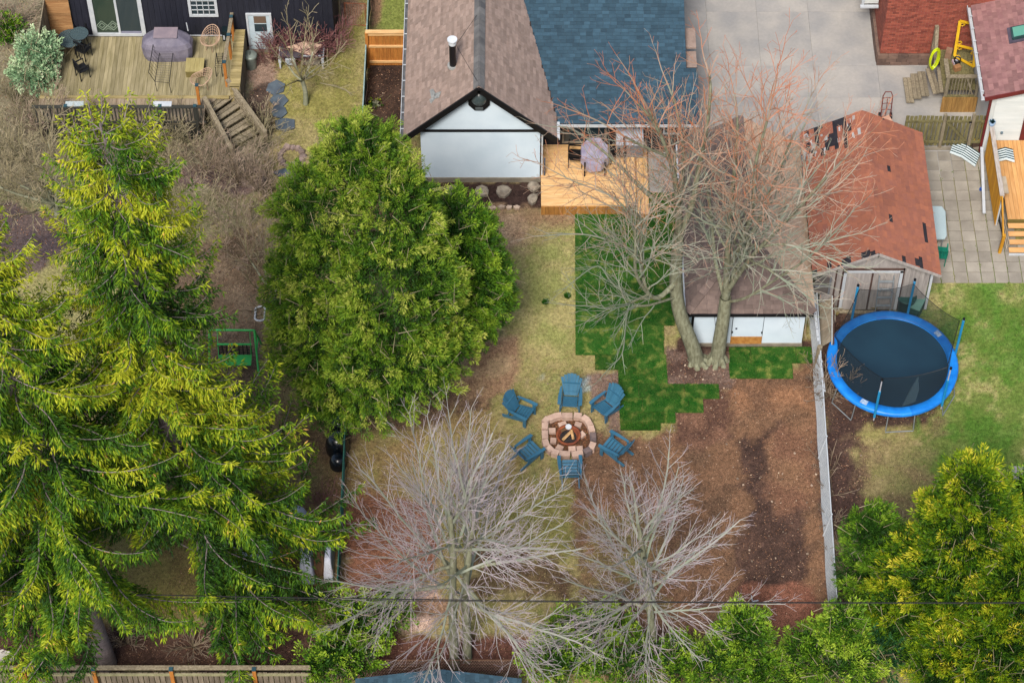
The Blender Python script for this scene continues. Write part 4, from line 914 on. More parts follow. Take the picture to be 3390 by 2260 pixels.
# ---- fire pit
blockm=mat('pink_block',(222,190,170),(192,160,144),4,rnd=.13,rough=.9,bump=.4)
burn=mat('sooty_block',(140,120,116),(96,84,86),5,rnd=.1,rough=.9,bump=.4)
FP=thing('fire_pit','oval ring of pink concrete blocks among the blue chairs','fire pit',(pc[0],pc[1],0))
bl=[(885,688,.22),(990,690,.36),(1115,690,.27),(1202,722,.24),(1245,775,.26),(1275,845,.24),(1295,940,.33),(1285,1045,.28),(1228,1103,.26),(1110,1140,.38),(960,1140,.36),(852,1122,.24),(785,1082,.24),(737,1012,.27),(728,915,.33),(728,812,.25),(742,742,.25),(818,708,.3)]
for i,(zx,zy,L0) in enumerate(bl):
    for lv in(0,1):
        p=P(1600+zx/3.564,1180+zy/3.564,.2); p0=P(1600+bl[i-1][0]/3.564,1180+bl[i-1][1]/3.564,.2); p1=P(1600+bl[(i+1)%18][0]/3.564,1180+bl[(i+1)%18][1]/3.564,.2)
        a=math.atan2(p1[1]-p0[1],p1[0]-p0[0])+(lv==0)*.04
        one('block',rbox(p[0],p[1],L0-.015,.2,a,-.02 if lv==0 else .105,.1 if lv==0 else .2+rr()*.008),burn if i in(6,8) else blockm,FP,rr())
one('ash_bed',rbox(pc[0],pc[1],1.3,1.2,0,-.03,.015),mat('mulch',(110,76,54),(76,52,40),12,rough=1,bump=.6),FP)
b=MB()
for i in range(420):
    a=rr()*6.28; q=math.sqrt(rr())*.68; b.hexa(rbox(pc[0]+q*math.cos(a),pc[1]+q*.95*math.sin(a),.03+rr()*.05,.02+rr()*.02,rr()*3,.01,.02+rr()*.03),r=rr())
o=b.build('mulch_chips',mat('mulch_chip',(150,100,66),(96,64,44),8,rnd=.4),FP); o['kind']='stuff'
lb=['pinkish loose block behind the rusty fire ring, upper left','pale loose block behind the rusty fire ring, upper right','loose block left of the rusty ring, the upper one','loose block left of the rusty ring, the lower one','loose block touching the right side of the rusty ring','tilted loose block below the rusty ring at the left','pale loose block below the rusty ring, in the middle','small loose block below the rusty ring at the right']
for i,(zx,zy,s,a) in enumerate(((935,798,.26,.35),(1118,800,.22,-.3),(812,870,.22,0.02),(826,985,.19,-.1),(1162,915,.2,.7),(900,1072,.22,-.5),(1047,1085,.23,0.05),(1137,1082,.2,.1))):
    p=P(1600+zx/3.564,1180+zy/3.564,.12); tag(one('loose_block',rbox(p[0],p[1],s,.19,a,.016,.13),blockm,None,rr()),lb[i],'block','loose blocks inside the fire pit')
p=P(1600+1003/3.564,1180+930/3.564,.2)
rust=mat('rusty_steel',(168,92,54),(118,62,44),6,rnd=.1,rough=.8,bump=.2)
fb=thing('fire_bowl','rusty round steel fire ring with charred ash inside','fire bowl',(p[0],p[1],0))
b=MB(); b.lathe((p[0],p[1],0),[(.27,.02),(.34,.1),(.40,.24),(.40,.26),(.335,.26),(.32,.22),(.25,.1),(.0,.08)],28); b.build('bowl',rust,fb,True)
MB().disc((p[0],p[1],.12),.31,.01,24).build('ash',mat('charcoal_ash',(64,58,58),(30,28,30),14,bump=.6),fb)
logm=mat('split_log',(226,184,128),(190,146,96),3,stretch=(3,3,3),rnd=.1)
for i,(x0_,y0_,x1_,y1_,l_) in enumerate(((935,985,1035,885,'pale split log lying diagonally across the fire bowl'),(1060,975,1040,865,'second split log leaning beside it on the right'),(920,880,1010,830,'darker bark covered log at the back of the fire bowl'))):
    a=P(1600+x0_/3.564,1180+y0_/3.564,.2); c=P(1600+x1_/3.564,1180+y1_/3.564,.3); b=MB(); b.tube([a,(a+c)/2+(0,0,.01),c],[.045,.05,.045],5)
    tag(b.build('log',logm if i<2 else mat('log_bark',(128,96,62),(96,70,46),5),None),l_,'log','logs in the fire bowl')
q=P(1600+1005/3.564,1180+832/3.564,.3); tag(MB().disc((q[0],q[1],.3),.1,.04,16).disc((q[0],q[1],.34),.06,.012,12).build('tin_can',MATS['bright_metal'],None),'shiny round tin at the back edge of the fire bowl','tin')
# ---- garden furniture on the cedar deck
tc=PY(1970,505,7.2); tz=1.15
T_=thing('covered_table','octagonal patio table under a lilac grey plastic cover','table',(tc[0],7.0,.45))
c0=P(1969,500,1.2); b=MB(); k=8; ringT=[];ringB=[]
for i in range(k):
    a=math.pi/8+i*math.pi/4; ringT.append((c0[0]+.5*math.cos(a),c0[1]+.66*math.sin(a),1.2+random.uniform(-.01,.01))); ringB.append((c0[0]+.53*math.cos(a),c0[1]+.69*math.sin(a),.85+random.uniform(-.05,.05)))
b.add(ringT+ringB+[(c0[0],c0[1],1.19)],[(i,(i+1)%8,16) for i in range(8)]+[(8+i,8+(i+1)%8,(i+1)%8,i) for i in range(8)])
b.build('cover',mat('lilac_plastic_cover',(184,178,198),(156,148,172),4,rough=.35,bump=.3,rnd=.05,fine=20),T_)
for s in(-1,1):
    for q_ in(-1,1): MB().bar((c0[0]+s*.35,c0[1]+q_*.5,.45),(c0[0]+s*.35,c0[1]+q_*.5,1.15),.05).build('leg',blk,T_)
def plain_chair(px_,py_,rot,z0,m,name,label,group,s=.5,h=.9):
    p=P(px_,py_,z0+.45); t=thing(name,label,'chair',(p[0],p[1],z0),group); ca,sa=math.cos(rot),math.sin(rot)
    R_=lambda x,y,z:(p[0]+x*ca-y*sa,p[1]+x*sa+y*ca,z0+z)
    hs=s/2
    def hb(x0_,x1_,y0_,y1_,z0_,z1_): 
        V=bx(x0_,x1_,y0_,y1_,z0_,z1_); return np.array([R_(*v) for v in V])
    newmesh('seat',hb(-hs,hs,-hs,hs,.42,.45),HF,m,t,.5)
    for x_ in(-hs+.02,hs-.02):
        for y_ in(-hs+.02,hs-.02): newmesh('leg',hb(x_-.015,x_+.015,y_-.015,y_+.015,0,.42),HF,m,t,.5)
    b=MB(); 
    for i in range(6): b.hexa(hb(-hs+i*s/5-.012,-hs+i*s/5+.012,hs-.03,hs,.45,h))
    b.hexa(hb(-hs-.012,hs+.012,hs-.035,hs+.005,h,h+.04)); b.build('backrest',m,t)
    for x_ in(-hs,hs): 
        b=MB(); b.hexa(hb(x_-.02,x_+.02,-hs,hs,.63,.66)); b.hexa(hb(x_-.015,x_+.015,-hs,-hs+.03,.42,.63)); b.build('arm',m,t)
    return t
plain_chair(2043,500,-1.5,.45,blk,'dark_chair','dark chair half under the right side of the covered table','dark chairs on the timber deck')
plain_chair(1905,512,1.5,.45,blk,'dark_chair','dark chair half under the left side of the covered table','dark chairs on the timber deck')
c1=P(2086,430,1.5)
t=thing('storage_box','grey storage box with a pale slanting lid against the rear wall','box',(c1[0],8.0,.45))
one('body',bx(c1[0]-.45,c1[0]+.45,7.75,8.3,.45,1.1),mat('grey_resin',(130,132,136),(112,114,120),3,rough=.6),t)
b=MB(); b.hexa(np.array([(c1[0]-.47,7.7,1.1),(c1[0]+.47,7.7,1.1),(c1[0]+.47,8.32,1.1),(c1[0]-.47,8.32,1.1),(c1[0]-.47,7.7,1.13),(c1[0]+.47,7.7,1.13),(c1[0]+.47,8.32,1.3),(c1[0]-.47,8.32,1.3)])); b.build('lid',mat('pale_grey_lid',(196,200,210),(180,184,196),3,rough=.4),t)
# ---- fences
wire=mat('galvanised_wire',(216,222,228),(196,204,212),6,rough=.5,rnd=.15,bump=0)
def chainlink(name,label,A,B,h,m,lean=0.,sp=.075,post=2.6,rail=True,pm=None,cell=None):
    A=np.array(A,float);B=np.array(B,float); d=B-A; L_=np.linalg.norm(d); d/=L_; s=np.cross(d,(0,0,1.)); up=np.array((0,0,1.))+s*lean
    t=thing(name,label,'fence',A); P0=[];P1=[]; n=int(L_/sp)+int(h/sp)
    nz_=int(h/sp)
    # zig-zag wires
    zz=np.arange(nz_+1)*h/nz_
    for i in range(int(L_/sp)):
        off=np.where(np.arange(nz_+1)%2==0,0,sp)+i*sp+(0 if True else 0)
        off2=np.where(np.arange(nz_+1)%2==0,sp,0)+i*sp
        for of in(off,):
            pts=A+d*of[:,None]+up*zz[:,None]; pts=pts+s*(.012*math.sin(i*.13))
            P0.append(pts[:-1]);P1.append(pts[1:])
    P0=np.vstack(P0);P1=np.vstack(P1); r=np.full(len(P0),.007); V,Fc=tubes(P0,P1,r,r,3); newmesh('wire_mesh',V,Fc,m,t,.5)
    if rail: MB().tube([A+up*h,(A+B)/2+up*(h-.02),B+up*h],.021,6).build('top_rail',pm or m,t)
    k=int(L_/post)+1
    for i in range(k):
        q=A+d*(i*L_/(k-1)); MB().tube([q,q+up*(h+.08)],.026,6).build('post',pm or m,t)
    return t
fa=P(2683,1048,0); fb_=P(2760,2030,0)
chainlink('wire_fence','galvanised chain-link fence between the bare earth and the trampoline lawn',(9.93,1.2,0),(9.66,-10.6,0),1.15,wire,lean=-.12,sp=.05)
gw=mat('green_mesh',(40,92,84),(26,66,64),6,rnd=.2,rough=.8)
def screen_fence(name,label,A,B,h,m,alpha_m,topm):
    t=thing(name,label,'fence',A); A=np.array(A,float);B=np.array(B,float); d=unit(B-A); L_=np.linalg.norm(B-A)
    n=int(L_/.35); V=[];Fc=[]
    for i in range(n+1):
        q=A+d*(L_*i/n); o_=.03*math.sin(i*1.7); V+= [(q[0]+o_,q[1],.03),(q[0]+o_*.4,q[1],h-.05)]
    Fc=[(2*i,2*i+2,2*i+3,2*i+1) for i in range(n)]; newmesh('screen_cloth',V,Fc,alpha_m,t,.5)
    MB().tube([A+(0,0,h),(A+B)/2+(0,0,h-.015),B+(0,0,h)],.024,6).build('top_rail',topm,t)
    k=int(L_/2.5)+1
    for i in range(k): q=A+d*(i*L_/(k-1)); MB().tube([q,q+(0,0,h+.06)],.028,6).build('post',topm,t)
    return t
paleg=mat('pale_green_pipe',(176,198,196),(140,170,166),5,rough=.5)
ax_=P(1197,440,1.2)[0]
screen_fence('screened_fence','wire fence with dark green screening beside the dark soil strip',(ax_,7.2,0),(ax_,16.5,0),1.2,wire,gw,paleg)
chainlink('green_wire_fence','low green wire fence along the reddish earth near the black covered grill',(-5.3,-4.1,0),(-5.3,-9.9,0),1.1,gw,sp=.09,pm=mat('green_pipe',(60,124,108),(44,96,84),5))
o=newmesh('fence_screen',[(-5.33,-7.6,.05),(-5.33,-9.8,.05),(-5.3,-9.8,1.05),(-5.34,-8.7,1.1),(-5.3,-7.6,1.05)],[(0,1,2,3,4)],gw,None,.5); tag(o,'green cloth screen hung on the lower end of the green wire fence','screen cloth')
# rusty gate at top
q0=P(1145,85,0); q1=P(1213,88,0)
t=thing('wire_gate','open rusty tube gate panel at the top of the side lawn','gate',(q0[0],q0[1],0))
MB().tube([(q0[0],q0[1],.05),(q0[0]-.0,q0[1],1.15),(q1[0],q1[1],1.15),(q1[0],q1[1],.05)],.022,6,closed=True).build('gate_frame',rust,t)
MB().tube([(q0[0]-.2,q0[1]+.1,0),(q0[0]-.2,q0[1]+.1,1.5)],.05,8).build('gate_post',greyw,t)
P0=[];P1=[]
for i in range(9): x_=q0[0]+(q1[0]-q0[0])*(i+.5)/9; P0.append((x_,q0[1],.06));P1.append((x_,q0[1],1.14))
V,Fc=tubes(P0,P1,np.full(9,.006),np.full(9,.006),3); newmesh('gate_wires',V,Fc,rust,t,.5)
# orange timber fence panel
t=thing('timber_fence','orange stained timber fence panel closing the strip beside the house','fence',(-5.1,12.6,0))
fy=12.55; its=[(bx(-5.15+i*.13,-5.15+i*.13+.124,fy,fy+.02,.05,1.75),rr()) for i in range(11)]
pieces('fence_board',t,its,orw,300)
one('top_cap',bx(-5.22,-3.74,fy-.09,fy+.06,1.76,1.8),cedar,t); one('rail',bx(-5.15,-3.74,fy-.05,fy-.002,1.6,1.69),cedar,t); one('rail',bx(-5.15,-3.74,fy-.05,fy-.002,1.0,1.09),cedar,t); one('rail',bx(-5.15,-3.74,fy-.05,fy-.002,.22,.31),cedar,t)
one('post',bx(-5.24,-5.14,fy-.1,fy,0,1.76),orw,t)
# bottom boundary fence
fz_=1.75; fyb=P(300,2210,fz_)[1]
t=thing('boundary_fence','long weathered board fence with orange posts at the bottom left','fence',(-12,fyb,0))
one('cap_rail',bx(-19,-5.9,fyb-.07,fyb+.07,fz_,fz_+.04),greyw,t)
its=[(bx(-19+i*.16,-19+i*.16+.135,fyb-.03,fyb-.01,.1,1.5+rr()*.02),rr()) for i in range(82)]
pieces('fence_board',t,its,mat('dull_fence_board',(140,128,112),(104,92,78),2,stretch=(7,7,1),rnd=.3,rough=.9),300)
one('lower_rail',bx(-19,-5.9,fyb-.08,fyb-.031,1.42,1.5),mat('mossy_rail',(168,164,128),(132,128,96),4),t)
for px_ in(75,308,565,840):
    x_=P(px_,2225,1.8)[0]; ps=one('post',bx(x_-.055,x_+.055,fyb-.15,fyb-.035,0,1.83),orw,t); one('post_cap',bx(x_-.06,x_+.06,fyb-.16,fyb-.03,1.831,1.87),MATS['teal_cap'],ps)
P0=[];P1=[]
for i in range(170):
    x_=-19+i*.077; P0+= [(x_,fyb,1.5),(x_+.077,fyb,1.5)]; P1+= [(x_+.077,fyb,1.75),(x_,fyb,1.75)]
V,Fc=tubes(P0,P1,np.full(len(P0),.004),np.full(len(P0),.004),3); newmesh('lattice_wire',V,Fc,blk,t,.5)
q=P(148,2245,1.3)
t=thing('white_crate','white slatted crate hanging on the near side of the boundary fence','crate',(q[0],fyb-.3,1.2))
for i in range(4): one('slat',bx(q[0]-.3,q[0]+.3,fyb-.3-i*.07,fyb-.26-i*.07,1.25,1.28),alu,t)
one('crossbar',bx(q[0]-.05,q[0]+.05,fyb-.53,fyb-.2,1.281,1.3),alu,t)
chainlink('rear_wire_fence','brownish chain-link fence along the bottom edge behind the shed roof',(-5.3,-12.75,0),(1.0,-12.75,0),1.1,mat('brown_wire',(164,140,124),(130,108,96),5),sp=.08,pm=mat('brown_post',(110,80,60),(84,60,46),4))
# blue-grey roof at the bottom edge
t=thing('small_shed','small shed with a blue-grey shingle roof cut off by the bottom edge','shed',(-2.2,-14.5,0))
sy0=-13.6
q=P(1450,2214,2.5); apx=q[0]; apy=q[1]
one('shed_body',bx(apx-2.0,apx+2.0,apy-3.2,apy-.25,0,1.95),beige,t)
rw=newmesh('roof',[(apx-2.4,apy,1.95),(apx,apy,2.5),(apx+2.4,apy,1.95),(apx+2.4,apy-3.5,1.95),(apx,apy-3.5,2.5),(apx-2.4,apy-3.5,1.95)],[(0,1,4,5),(1,2,3,4)],wood_side,t,.5)
sl_w=math.hypot(2.4,.55)
pieces('shingle',rw,shingles((apx-2.4,apy,1.965),(0,-1,0),(2.4,0,.55),[(0,0),(3.5,0),(3.5,sl_w),(0,sl_w)],tab=.26)+shingles((apx+2.4,apy-3.5,1.965),(0,1,0),(-2.4,0,.55),[(0,0),(3.5,0),(3.5,sl_w),(0,sl_w)],tab=.26),blue,300,rest='shingle_field')
# ---- slotted rail and scrap between garage and shed
t=thing('slotted_rail','long white slotted metal rail along the top of the side fence','rail',(9.95,1.,1.2))
a=P(2684,905,1.25); c=P(2709,1128,1.25); 
MB().bar(a,c,.085,.03).build('rail',alu,t)
for i in range(9):
    q=a+(c-a)*(i+.5)/9; one('slot',bx(q[0]-.014,q[0]+.014,q[1]-.02,q[1]+.02,q[2]+.016,q[2]+.019),blk,t)
a=P(2714,1175,1.0); c=P(2729,1296,1.0); tag(MB().bar(a,c,.08,.03).build('slotted_rail',alu,None),'short white slotted rail beside the trampoline, below the round post','rail')
q=P(2712,1150,1.2); tag(MB().tube([(q[0],q[1],0),(q[0]+.02,q[1],1.25)],.09,9).build('wooden_post',greyw,None),'thick round wooden post where the two white rails meet','post')
t=thing('trellis_panel','old wooden panel of stacked boards with a cream edge leaning by the trampoline','panel',P(2725,1100,0))
a0=P(2705,1135,.35); a1=P(2745,985,1.15)
cream=mat('cream_board',(196,182,160),(162,146,124),3,rnd=.15,rough=.9,bump=.3)
xb=P(2750,1130,1.1); xt=P(2752,985,1.1); xl=P(2716,1150,.5); xlt=P(2712,1010,.5)
for i in range(8):
    f0=i/8; f1=(i+.9)/8
    A_=xb+(xt-xb)*f0; B_=xl+(xlt-xl)*f0; C_=xl+(xlt-xl)*f1; D_=xb+(xt-xb)*f1; up_=np.array((0,0,.03+.02*(i%2)))
    one('board',np.array([B_,A_,D_,C_,B_+up_,A_+up_,D_+up_,C_+up_]),cream,t,rr())
one('edge_board',bar(xb+(.03,-.1,0),xt+(.03,.05,0),.03,.1),sid,t); one('edge_board',bar(xb+(.08,-.1,0),xt+(.08,.05,0),.05,.1),MATS['brown_trim'],t)
its=[]
lum=[((2700,960,.6),(2725,1000,.3)),((2765,985,.25),(2860,1005,.2)),((2680,1015,.5),(2760,1000,.3)),((2755,1000,.3),(2790,1025,.15)),((2800,995,.2),(2905,1020,.2)),((2760,1030,.1),(2900,1035,.1)),((2690,985,.3),(2775,1040,.1))]
for i,((x0_,y0_,z0_),(x1_,y1_,z1_)) in enumerate(lum):
    a=P(x0_,y0_,z0_); c=P(x1_,y1_,z1_); tag(MB().bar(a,c,.12,.05,r=rr()).build('lumber',mat('yellow_lumber',(168,150,96),(134,116,72),2,rnd=.25,rough=.9) if i%2==0 else greyw,None),['short greenish beam at the left wall of the orange shed','long grey board across the scrap heap below the shed doors','greenish beam crossing under the leaning panel','grey board end at the foot of the shed wall','long greenish beam in front of the shed doors','grey board nearest the trampoline pad','greenish beam slanting below the leaning panel'][i],'lumber','scrap timber between garage and shed')
t=thing('wall_frame','dark plastic sheet in a grey frame against the left side of the shed front','panel',(10.25,1.15,.8))
one('sheet',bx(9.95,10.45,1.14,1.16,1.1,1.95),mat('grey_sheet',(112,104,100),(90,84,82),3),t); b=MB(); b.box(10.42,10.48,1.1,1.139,1.1,1.98).box(9.95,10.42,1.1,1.139,1.48,1.53); b.build('frame',MATS['grey_resin'],t)
# ladder
t=thing('ladder','grey aluminium step ladder leaning on the right leaf of the shed doors','ladder',(12.3,1.1,0)); lal=mat('aluminium',(160,168,172),(134,142,148),6,rough=.4,metal=.3)
xa,xb_=12.02,12.5
for x_ in(xa,xb_): MB().bar((x_,.62,0),(x_+.02,1.18,2.0),.03,.06).build('rail',lal,t)
for i in range(6):
    z_=.22+i*.31; one('rung',bx(xa+.02,xb_,.62+z_*.28-.04,.62+z_*.28+.04,z_-.015,z_+.015),lal,t)
MB().bar((xa,.6,1.75),(xa+.12,1.0,1.6),.02).bar((xb_,.6,1.75),(xb_-.12,1.0,1.6),.02).build('brace',lal,t)
# green bin, box
q=P(3000,1000,.5); gp=mat('green_plastic',(46,92,84),(36,76,70),3,rough=.5,bump=.05)
t=thing('garden_bin','dark green round bin behind the trampoline, at the right corner of the shed','bin',(q[0],q[1],0)); b=MB(); b.lathe((q[0],q[1],0),[(.24,0),(.3,.75),(.32,.76),(.32,.8),(.29,.8)],18); b.build('body',gp,t,True); b=MB(); b.lathe((q[0],q[1],0),[(.3,.78),(.25,.74),(0,.72)],18); b.build('lid',gp,t)
q=P(3032,1015,.35); t=thing('green_box','pale green plastic box tilted behind the trampoline pad','box',(q[0],q[1],0)); pg=mat('pale_green_plastic',(128,176,160),(108,154,140),3,rough=.5,bump=.05)
MB().hexa(ob((q[0],q[1],.3),unit(np.array((1,-.5,.0))),unit(np.array((.5,1,0))),(0,0,1.),.2,.3,.28)).build('body',gp,t); MB().hexa(ob((q[0],q[1],.6),unit(np.array((1,-.5,.0))),unit(np.array((.5,1,0))),(0,0,1.),.22,.32,.02)).build('lid',pg,t)
# ---- trampoline
TC=np.array((12.34,-1.56)); TZ=.9
t=thing('trampoline','round trampoline with a bright blue pad and sagging dark safety net','trampoline',(TC[0],TC[1],0))
padm=mat('blue_pad',(34,138,228),(14,108,200),2.2,rnd=.06,rough=.4,bump=.1,var=.06,k=.75)
matm=mat('jumping_mat',(26,58,76),(20,48,66),.8,rnd=.03,rough=.6,bump=.05,var=.08,fine=20)
seg=24
for s_ in range(8):
    b=MB(); V=[]; n=7
    for i in range(n):
        a=2*math.pi*(s_+(i/(n-1)))/8+.2; wob=.012*math.sin(a*9)
        for (r_,z_) in((1.80,TZ-.0),(1.82,TZ+.05+wob),(2.07,TZ+.055+wob),(2.13,TZ+.02),(2.12,TZ-.09)): V.append((TC[0]+r_*math.cos(a),TC[1]+r_*math.sin(a),z_))
    Fc=[(i*5+j,(i+1)*5+j,(i+1)*5+j+1,i*5+j+1) for i in range(n-1) for j in range(4)]
    newmesh('pad_section',V,[f[::-1] for f in Fc],padm,t,rr(),True)
b=MB(); b.disc((TC[0],TC[1],TZ-.02),1.84,.015,64); b.build('jumping_mat',matm,t)
MB().tube([(TC[0]+2.05*math.cos(a),TC[1]+2.05*math.sin(a),TZ-.05) for a in np.linspace(0,2*math.pi,48,endpoint=False)],.025,6,closed=True).build('frame_ring',lal,t)
def ang(px_,py_): 
    p=P(px_,py_,TZ); return math.atan2(p[1]-TC[1],p[0]-TC[0])
pa=[ang(2795,1030),ang(3005,1037),ang(3158,1167),ang(3110,1320),ang(2898,1363),ang(2757,1130)]
tops=[];pads_b=mat('pole_sleeve',(40,158,214),(30,140,198),2,rnd=.05,rough=.5); palep=mat('pole_metal',(206,206,212),(188,188,196),4,rough=.4)
for i,a in enumerate(pa):
    h_=2.65 if i<5 else 1.25; base=np.array((TC[0]+2.14*math.cos(a),TC[1]+2.14*math.sin(a),.5)); tp=np.array((base[0]+.02,base[1],h_)); 
    if i==5: base[2]=.8
    tops.append(np.array((TC[0]+2.02*math.cos(a),TC[1]+2.02*math.sin(a),h_-.05)))
    if i==5: continue
    po=MB().tube([base,tp],.022,6).build('net_pole',palep,t); f0=0.08; f1=.97 if i<3 else .72
    MB().tube([base+(tp-base)*f0,base+(tp-base)*f1],.042,8).build('pole_sleeve',pads_b,po); MB().disc(tp-(0,0,.02),.045,.07,8).build('pole_cap',blk,po)
netm=netmat('net_mesh',(16,36,44),.42)
order=[5,0,1,2,3,4,5]
for k_ in range(6):
    i,j=order[k_],order[k_+1]; A_=tops[i]; B_=tops[j]; a0_,a1_=pa[i],pa[j]
    n=8; V=[]
    for s_ in range(n+1):
        f=s_/n; tp=A_*(1-f)+B_*f-(0,0,.35*4*f*(1-f)*.5); 
        dd_=(a1_-a0_+math.pi)%(2*math.pi)-math.pi; aa=a0_+dd_*f; bt=np.array((TC[0]+1.8*math.cos(aa),TC[1]+1.8*math.sin(aa),TZ+.02)); V+=[bt,bt*.5+tp*.5+(.02*math.sin(s_*2),0,0),tp]
    newmesh('net_panel',V,[(3*s_+q_,3*s_+3+q_,3*s_+4+q_,3*s_+1+q_) for s_ in range(n) for q_ in(0,1)],netm,t,.5,True)
    MB().tube([V[3*s_+2] for s_ in range(n+1)],.012,4).build('net_edge_cord',blk,t)
for a0_ in(-1.72,-.75,.6,2.3,3.6):
    a1_=a0_+.42; c0_=np.array((TC[0]+2.05*math.cos(a0_),TC[1]+2.05*math.sin(a0_),TZ-.05)); c1_=np.array((TC[0]+2.05*math.cos(a1_),TC[1]+2.05*math.sin(a1_),TZ-.05)); o_=lambda p_:np.array((TC[0]+(p_[0]-TC[0])*1.06,TC[1]+(p_[1]-TC[1])*1.06,.03))
    MB().tube([c0_,c0_*.15+o_(c0_)*.85,o_(c0_),o_(c1_),c1_*.15+o_(c1_)*.85,c1_],.02,6).build('leg',lal,t)
for (a_,) in((-2.15,),(.62,)):
    V=[(TC[0]+r_*math.cos(a_+q_),TC[1]+r_*math.sin(a_+q_),TZ+.075) for r_,q_ in((1.86,-.06),(2.04,-.06),(2.04,.06),(1.86,.06))]
    lbp=MB().poly(V,(0,0,.003)).build('warning_label',mat('label_print',(206,220,236),(120,160,206),14,rough=.5,rnd=0,bump=0),t)
V=[P(3010,1290,TZ+.03),P(3040,1245,TZ+.25),P(3043,1290,TZ+.1),P(3030,1330,TZ+.03),P(2985,1345,TZ+.02)]
newmesh('net_door_flap',V,[(0,1,2,3,4)],netmat('flap_mesh',(90,120,134),.55),t,.5)
# ---- swing set
gg_=mat('lime_paint',(84,214,112),(64,190,92),2,rnd=.06,rough=.5,bump=0)
t=thing('garden_swing','lime green swing frame with a bench seat under the spruce branches','swing',P(780,1150,0))
hz=1.45; A1=P(693,1092,hz); A2=P(842,1093,hz)
MB().tube([A1,A2],.035,8).build('top_bar',gg_,t)
for q,s in((A1,-1),(A2,1)):
    MB().tube([q,(q[0]+.08*s,q[1]-.75,0)],.035,8).build('leg',gg_,t); MB().tube([q,(q[0]+.08*s,q[1]+.55,0)],.035,8).build('leg',gg_,t); MB().tube([(q[0]+.04*s,q[1]-.38,.72),(q[0]+.04*s,q[1]+.28,.72)],.025,6).build('side_brace',gg_,t)
sx0,sx1=A1[0]+.25,A2[0]-.15; sy=A1[1]-.25
MB().box(sx0,sx1,sy-.42,sy,.42,.45).build('seat',gg_,t); b=MB()
for i in range(9): b.box(sx0+i*(sx1-sx0)/8-.02,sx0+i*(sx1-sx0)/8+.02,sy+.01,sy+.04,.45,.95)
for i in range(5): b.box(sx0,sx1,sy+.0,sy+.012,.5+i*.09,.53+i*.09)
b.build('backrest',mat('dark_webbing',(46,40,38),(34,30,30),5),t); one('back_rail',bx(sx0-.03,sx1+.03,sy,sy+.05,.96,1.0),gg_,t)
for q in(sx0,sx1): MB().tube([(q,sy-.2,.45),(q,A1[1],hz)],.012,5).build('hanger',gg_,t)
q=P(861,1038,.05); MBt=MB(); MBt.tube([(q[0]+.16*np.sign(math.cos(a))*min(1,abs(math.cos(a))*1.5),q[1]+.3*math.sin(a),.05) for a in np.linspace(0,2*math.pi,22,endpoint=False)],.035,6,closed=True)
tag(MBt.build('white_hoop',alu,None),'white oblong hoop lying in the leaf litter above the green swing','hoop')
a=P(902,1085,.1); c=P(893,1225,.1); tag(MB().bar(a,c,.09,.1).build('black_edging',blk,None),'black plastic strip on the ground right of the green swing','edging')
a=P(858,1390,.05);c=P(826,1392,.05); b=MB(); q0=P(815,1436,.04);q1=P(850,1436,.04);q2=P(850,1395,.04); b.bar(q0,q1,.05,.06).bar(q1,q2,.05,.06); tag(b.build('wood_edging',greyw,None),'pale wooden corner edging half hidden by spruce branches','edging')
# black covered grill
q=P(1118,1440,.6); bkp=mat('black_tarp',(22,30,38),(12,18,24),3,rough=.25,bump=.2,spec=.6,fine=12)
t=thing('covered_grill','black glossy covered grill beside the green wire fence','grill',(q[0],q[1],0)); 
for (dx,dy,r_,h_,n_) in((0,.45,.28,.85,'tall_cover'),(-.02,-.15,.36,.8,'round_cover'),(.02,-.75,.26,.5,'low_cover')):
    b=MB(); b.lathe((q[0]+dx,q[1]+dy,0),[(r_*1.05,0),(r_*1.1,.2),(r_,h_*.6),(r_*.85,h_*.88),(r_*.4,h_*.99),(0,h_)],14); o=b.build(n_,bkp,t,True)
# white tarpaulins below the spruce
wt=mat('white_tarp',(228,232,244),(206,212,230),2,rough=.5,bump=.3,rnd=.05,k=.75)
def drape(name,label,x0_,x1_,y0_,y1_,h_,seed):
    nx_,ny_=16,14; V=[]
    for j in range(ny_+1):
        for i in range(nx_+1):
            u=i/nx_; v=j/ny_; ed=min(u,1-u,v,1-v); z=h_*min(1,ed*5)**.6+.12*(vnoise(np.array(u*4),np.array(v*4),1,seed)-.5)*min(1,ed*8)
            V.append((x0_+(x1_-x0_)*u,y0_+(y1_-y0_)*v,max(.02,z)))
    Fc=[(j*(nx_+1)+i,j*(nx_+1)+i+1,(j+1)*(nx_+1)+i+1,(j+1)*(nx_+1)+i) for j in range(ny_) for i in range(nx_)]
    return tag(newmesh(name,V,Fc,wt,None,.5,True),label,'tarpaulin')
a=P(880,1740,.6);c=P(1000,1660,.6); drape('white_tarpaulin','white tarpaulin over a heap, glimpsed through the upper spruce branches',P(885,1700,.5)[0],P(1010,1700,.5)[0],P(900,1745,.5)[1],P(900,1665,.5)[1],.7,3)
drape('white_tarpaulin','large white tarpaulin over a heap under the darkest spruce branches',P(730,1800,.5)[0],P(900,1800,.5)[0],P(800,1920,.5)[1],P(800,1760,.5)[1],.8,5)
drape('white_tarpaulin','white tarpaulin next to the broken tree stump',P(990,1840,.5)[0],P(1042,1840,.5)[0],P(1000,1905,.5)[1],P(1000,1790,.5)[1],.9,8)
drape('white_tarpaulin','narrow white tarpaulin hanging beside the green fence screen',P(1072,1840,.5)[0],P(1104,1840,.5)[0],P(1080,1900,.5)[1],P(1080,1785,.5)[1],.9,9)
q=P(1058,1860,.5); bark0=mat('torn_bark',(150,112,82),(104,76,56),3,stretch=(6,6,1),rnd=.2,rough=.95,bump=.6)
t=thing('tree_stump','torn brown tree stump between two white tarpaulins','stump',(q[0],q[1],0)); 
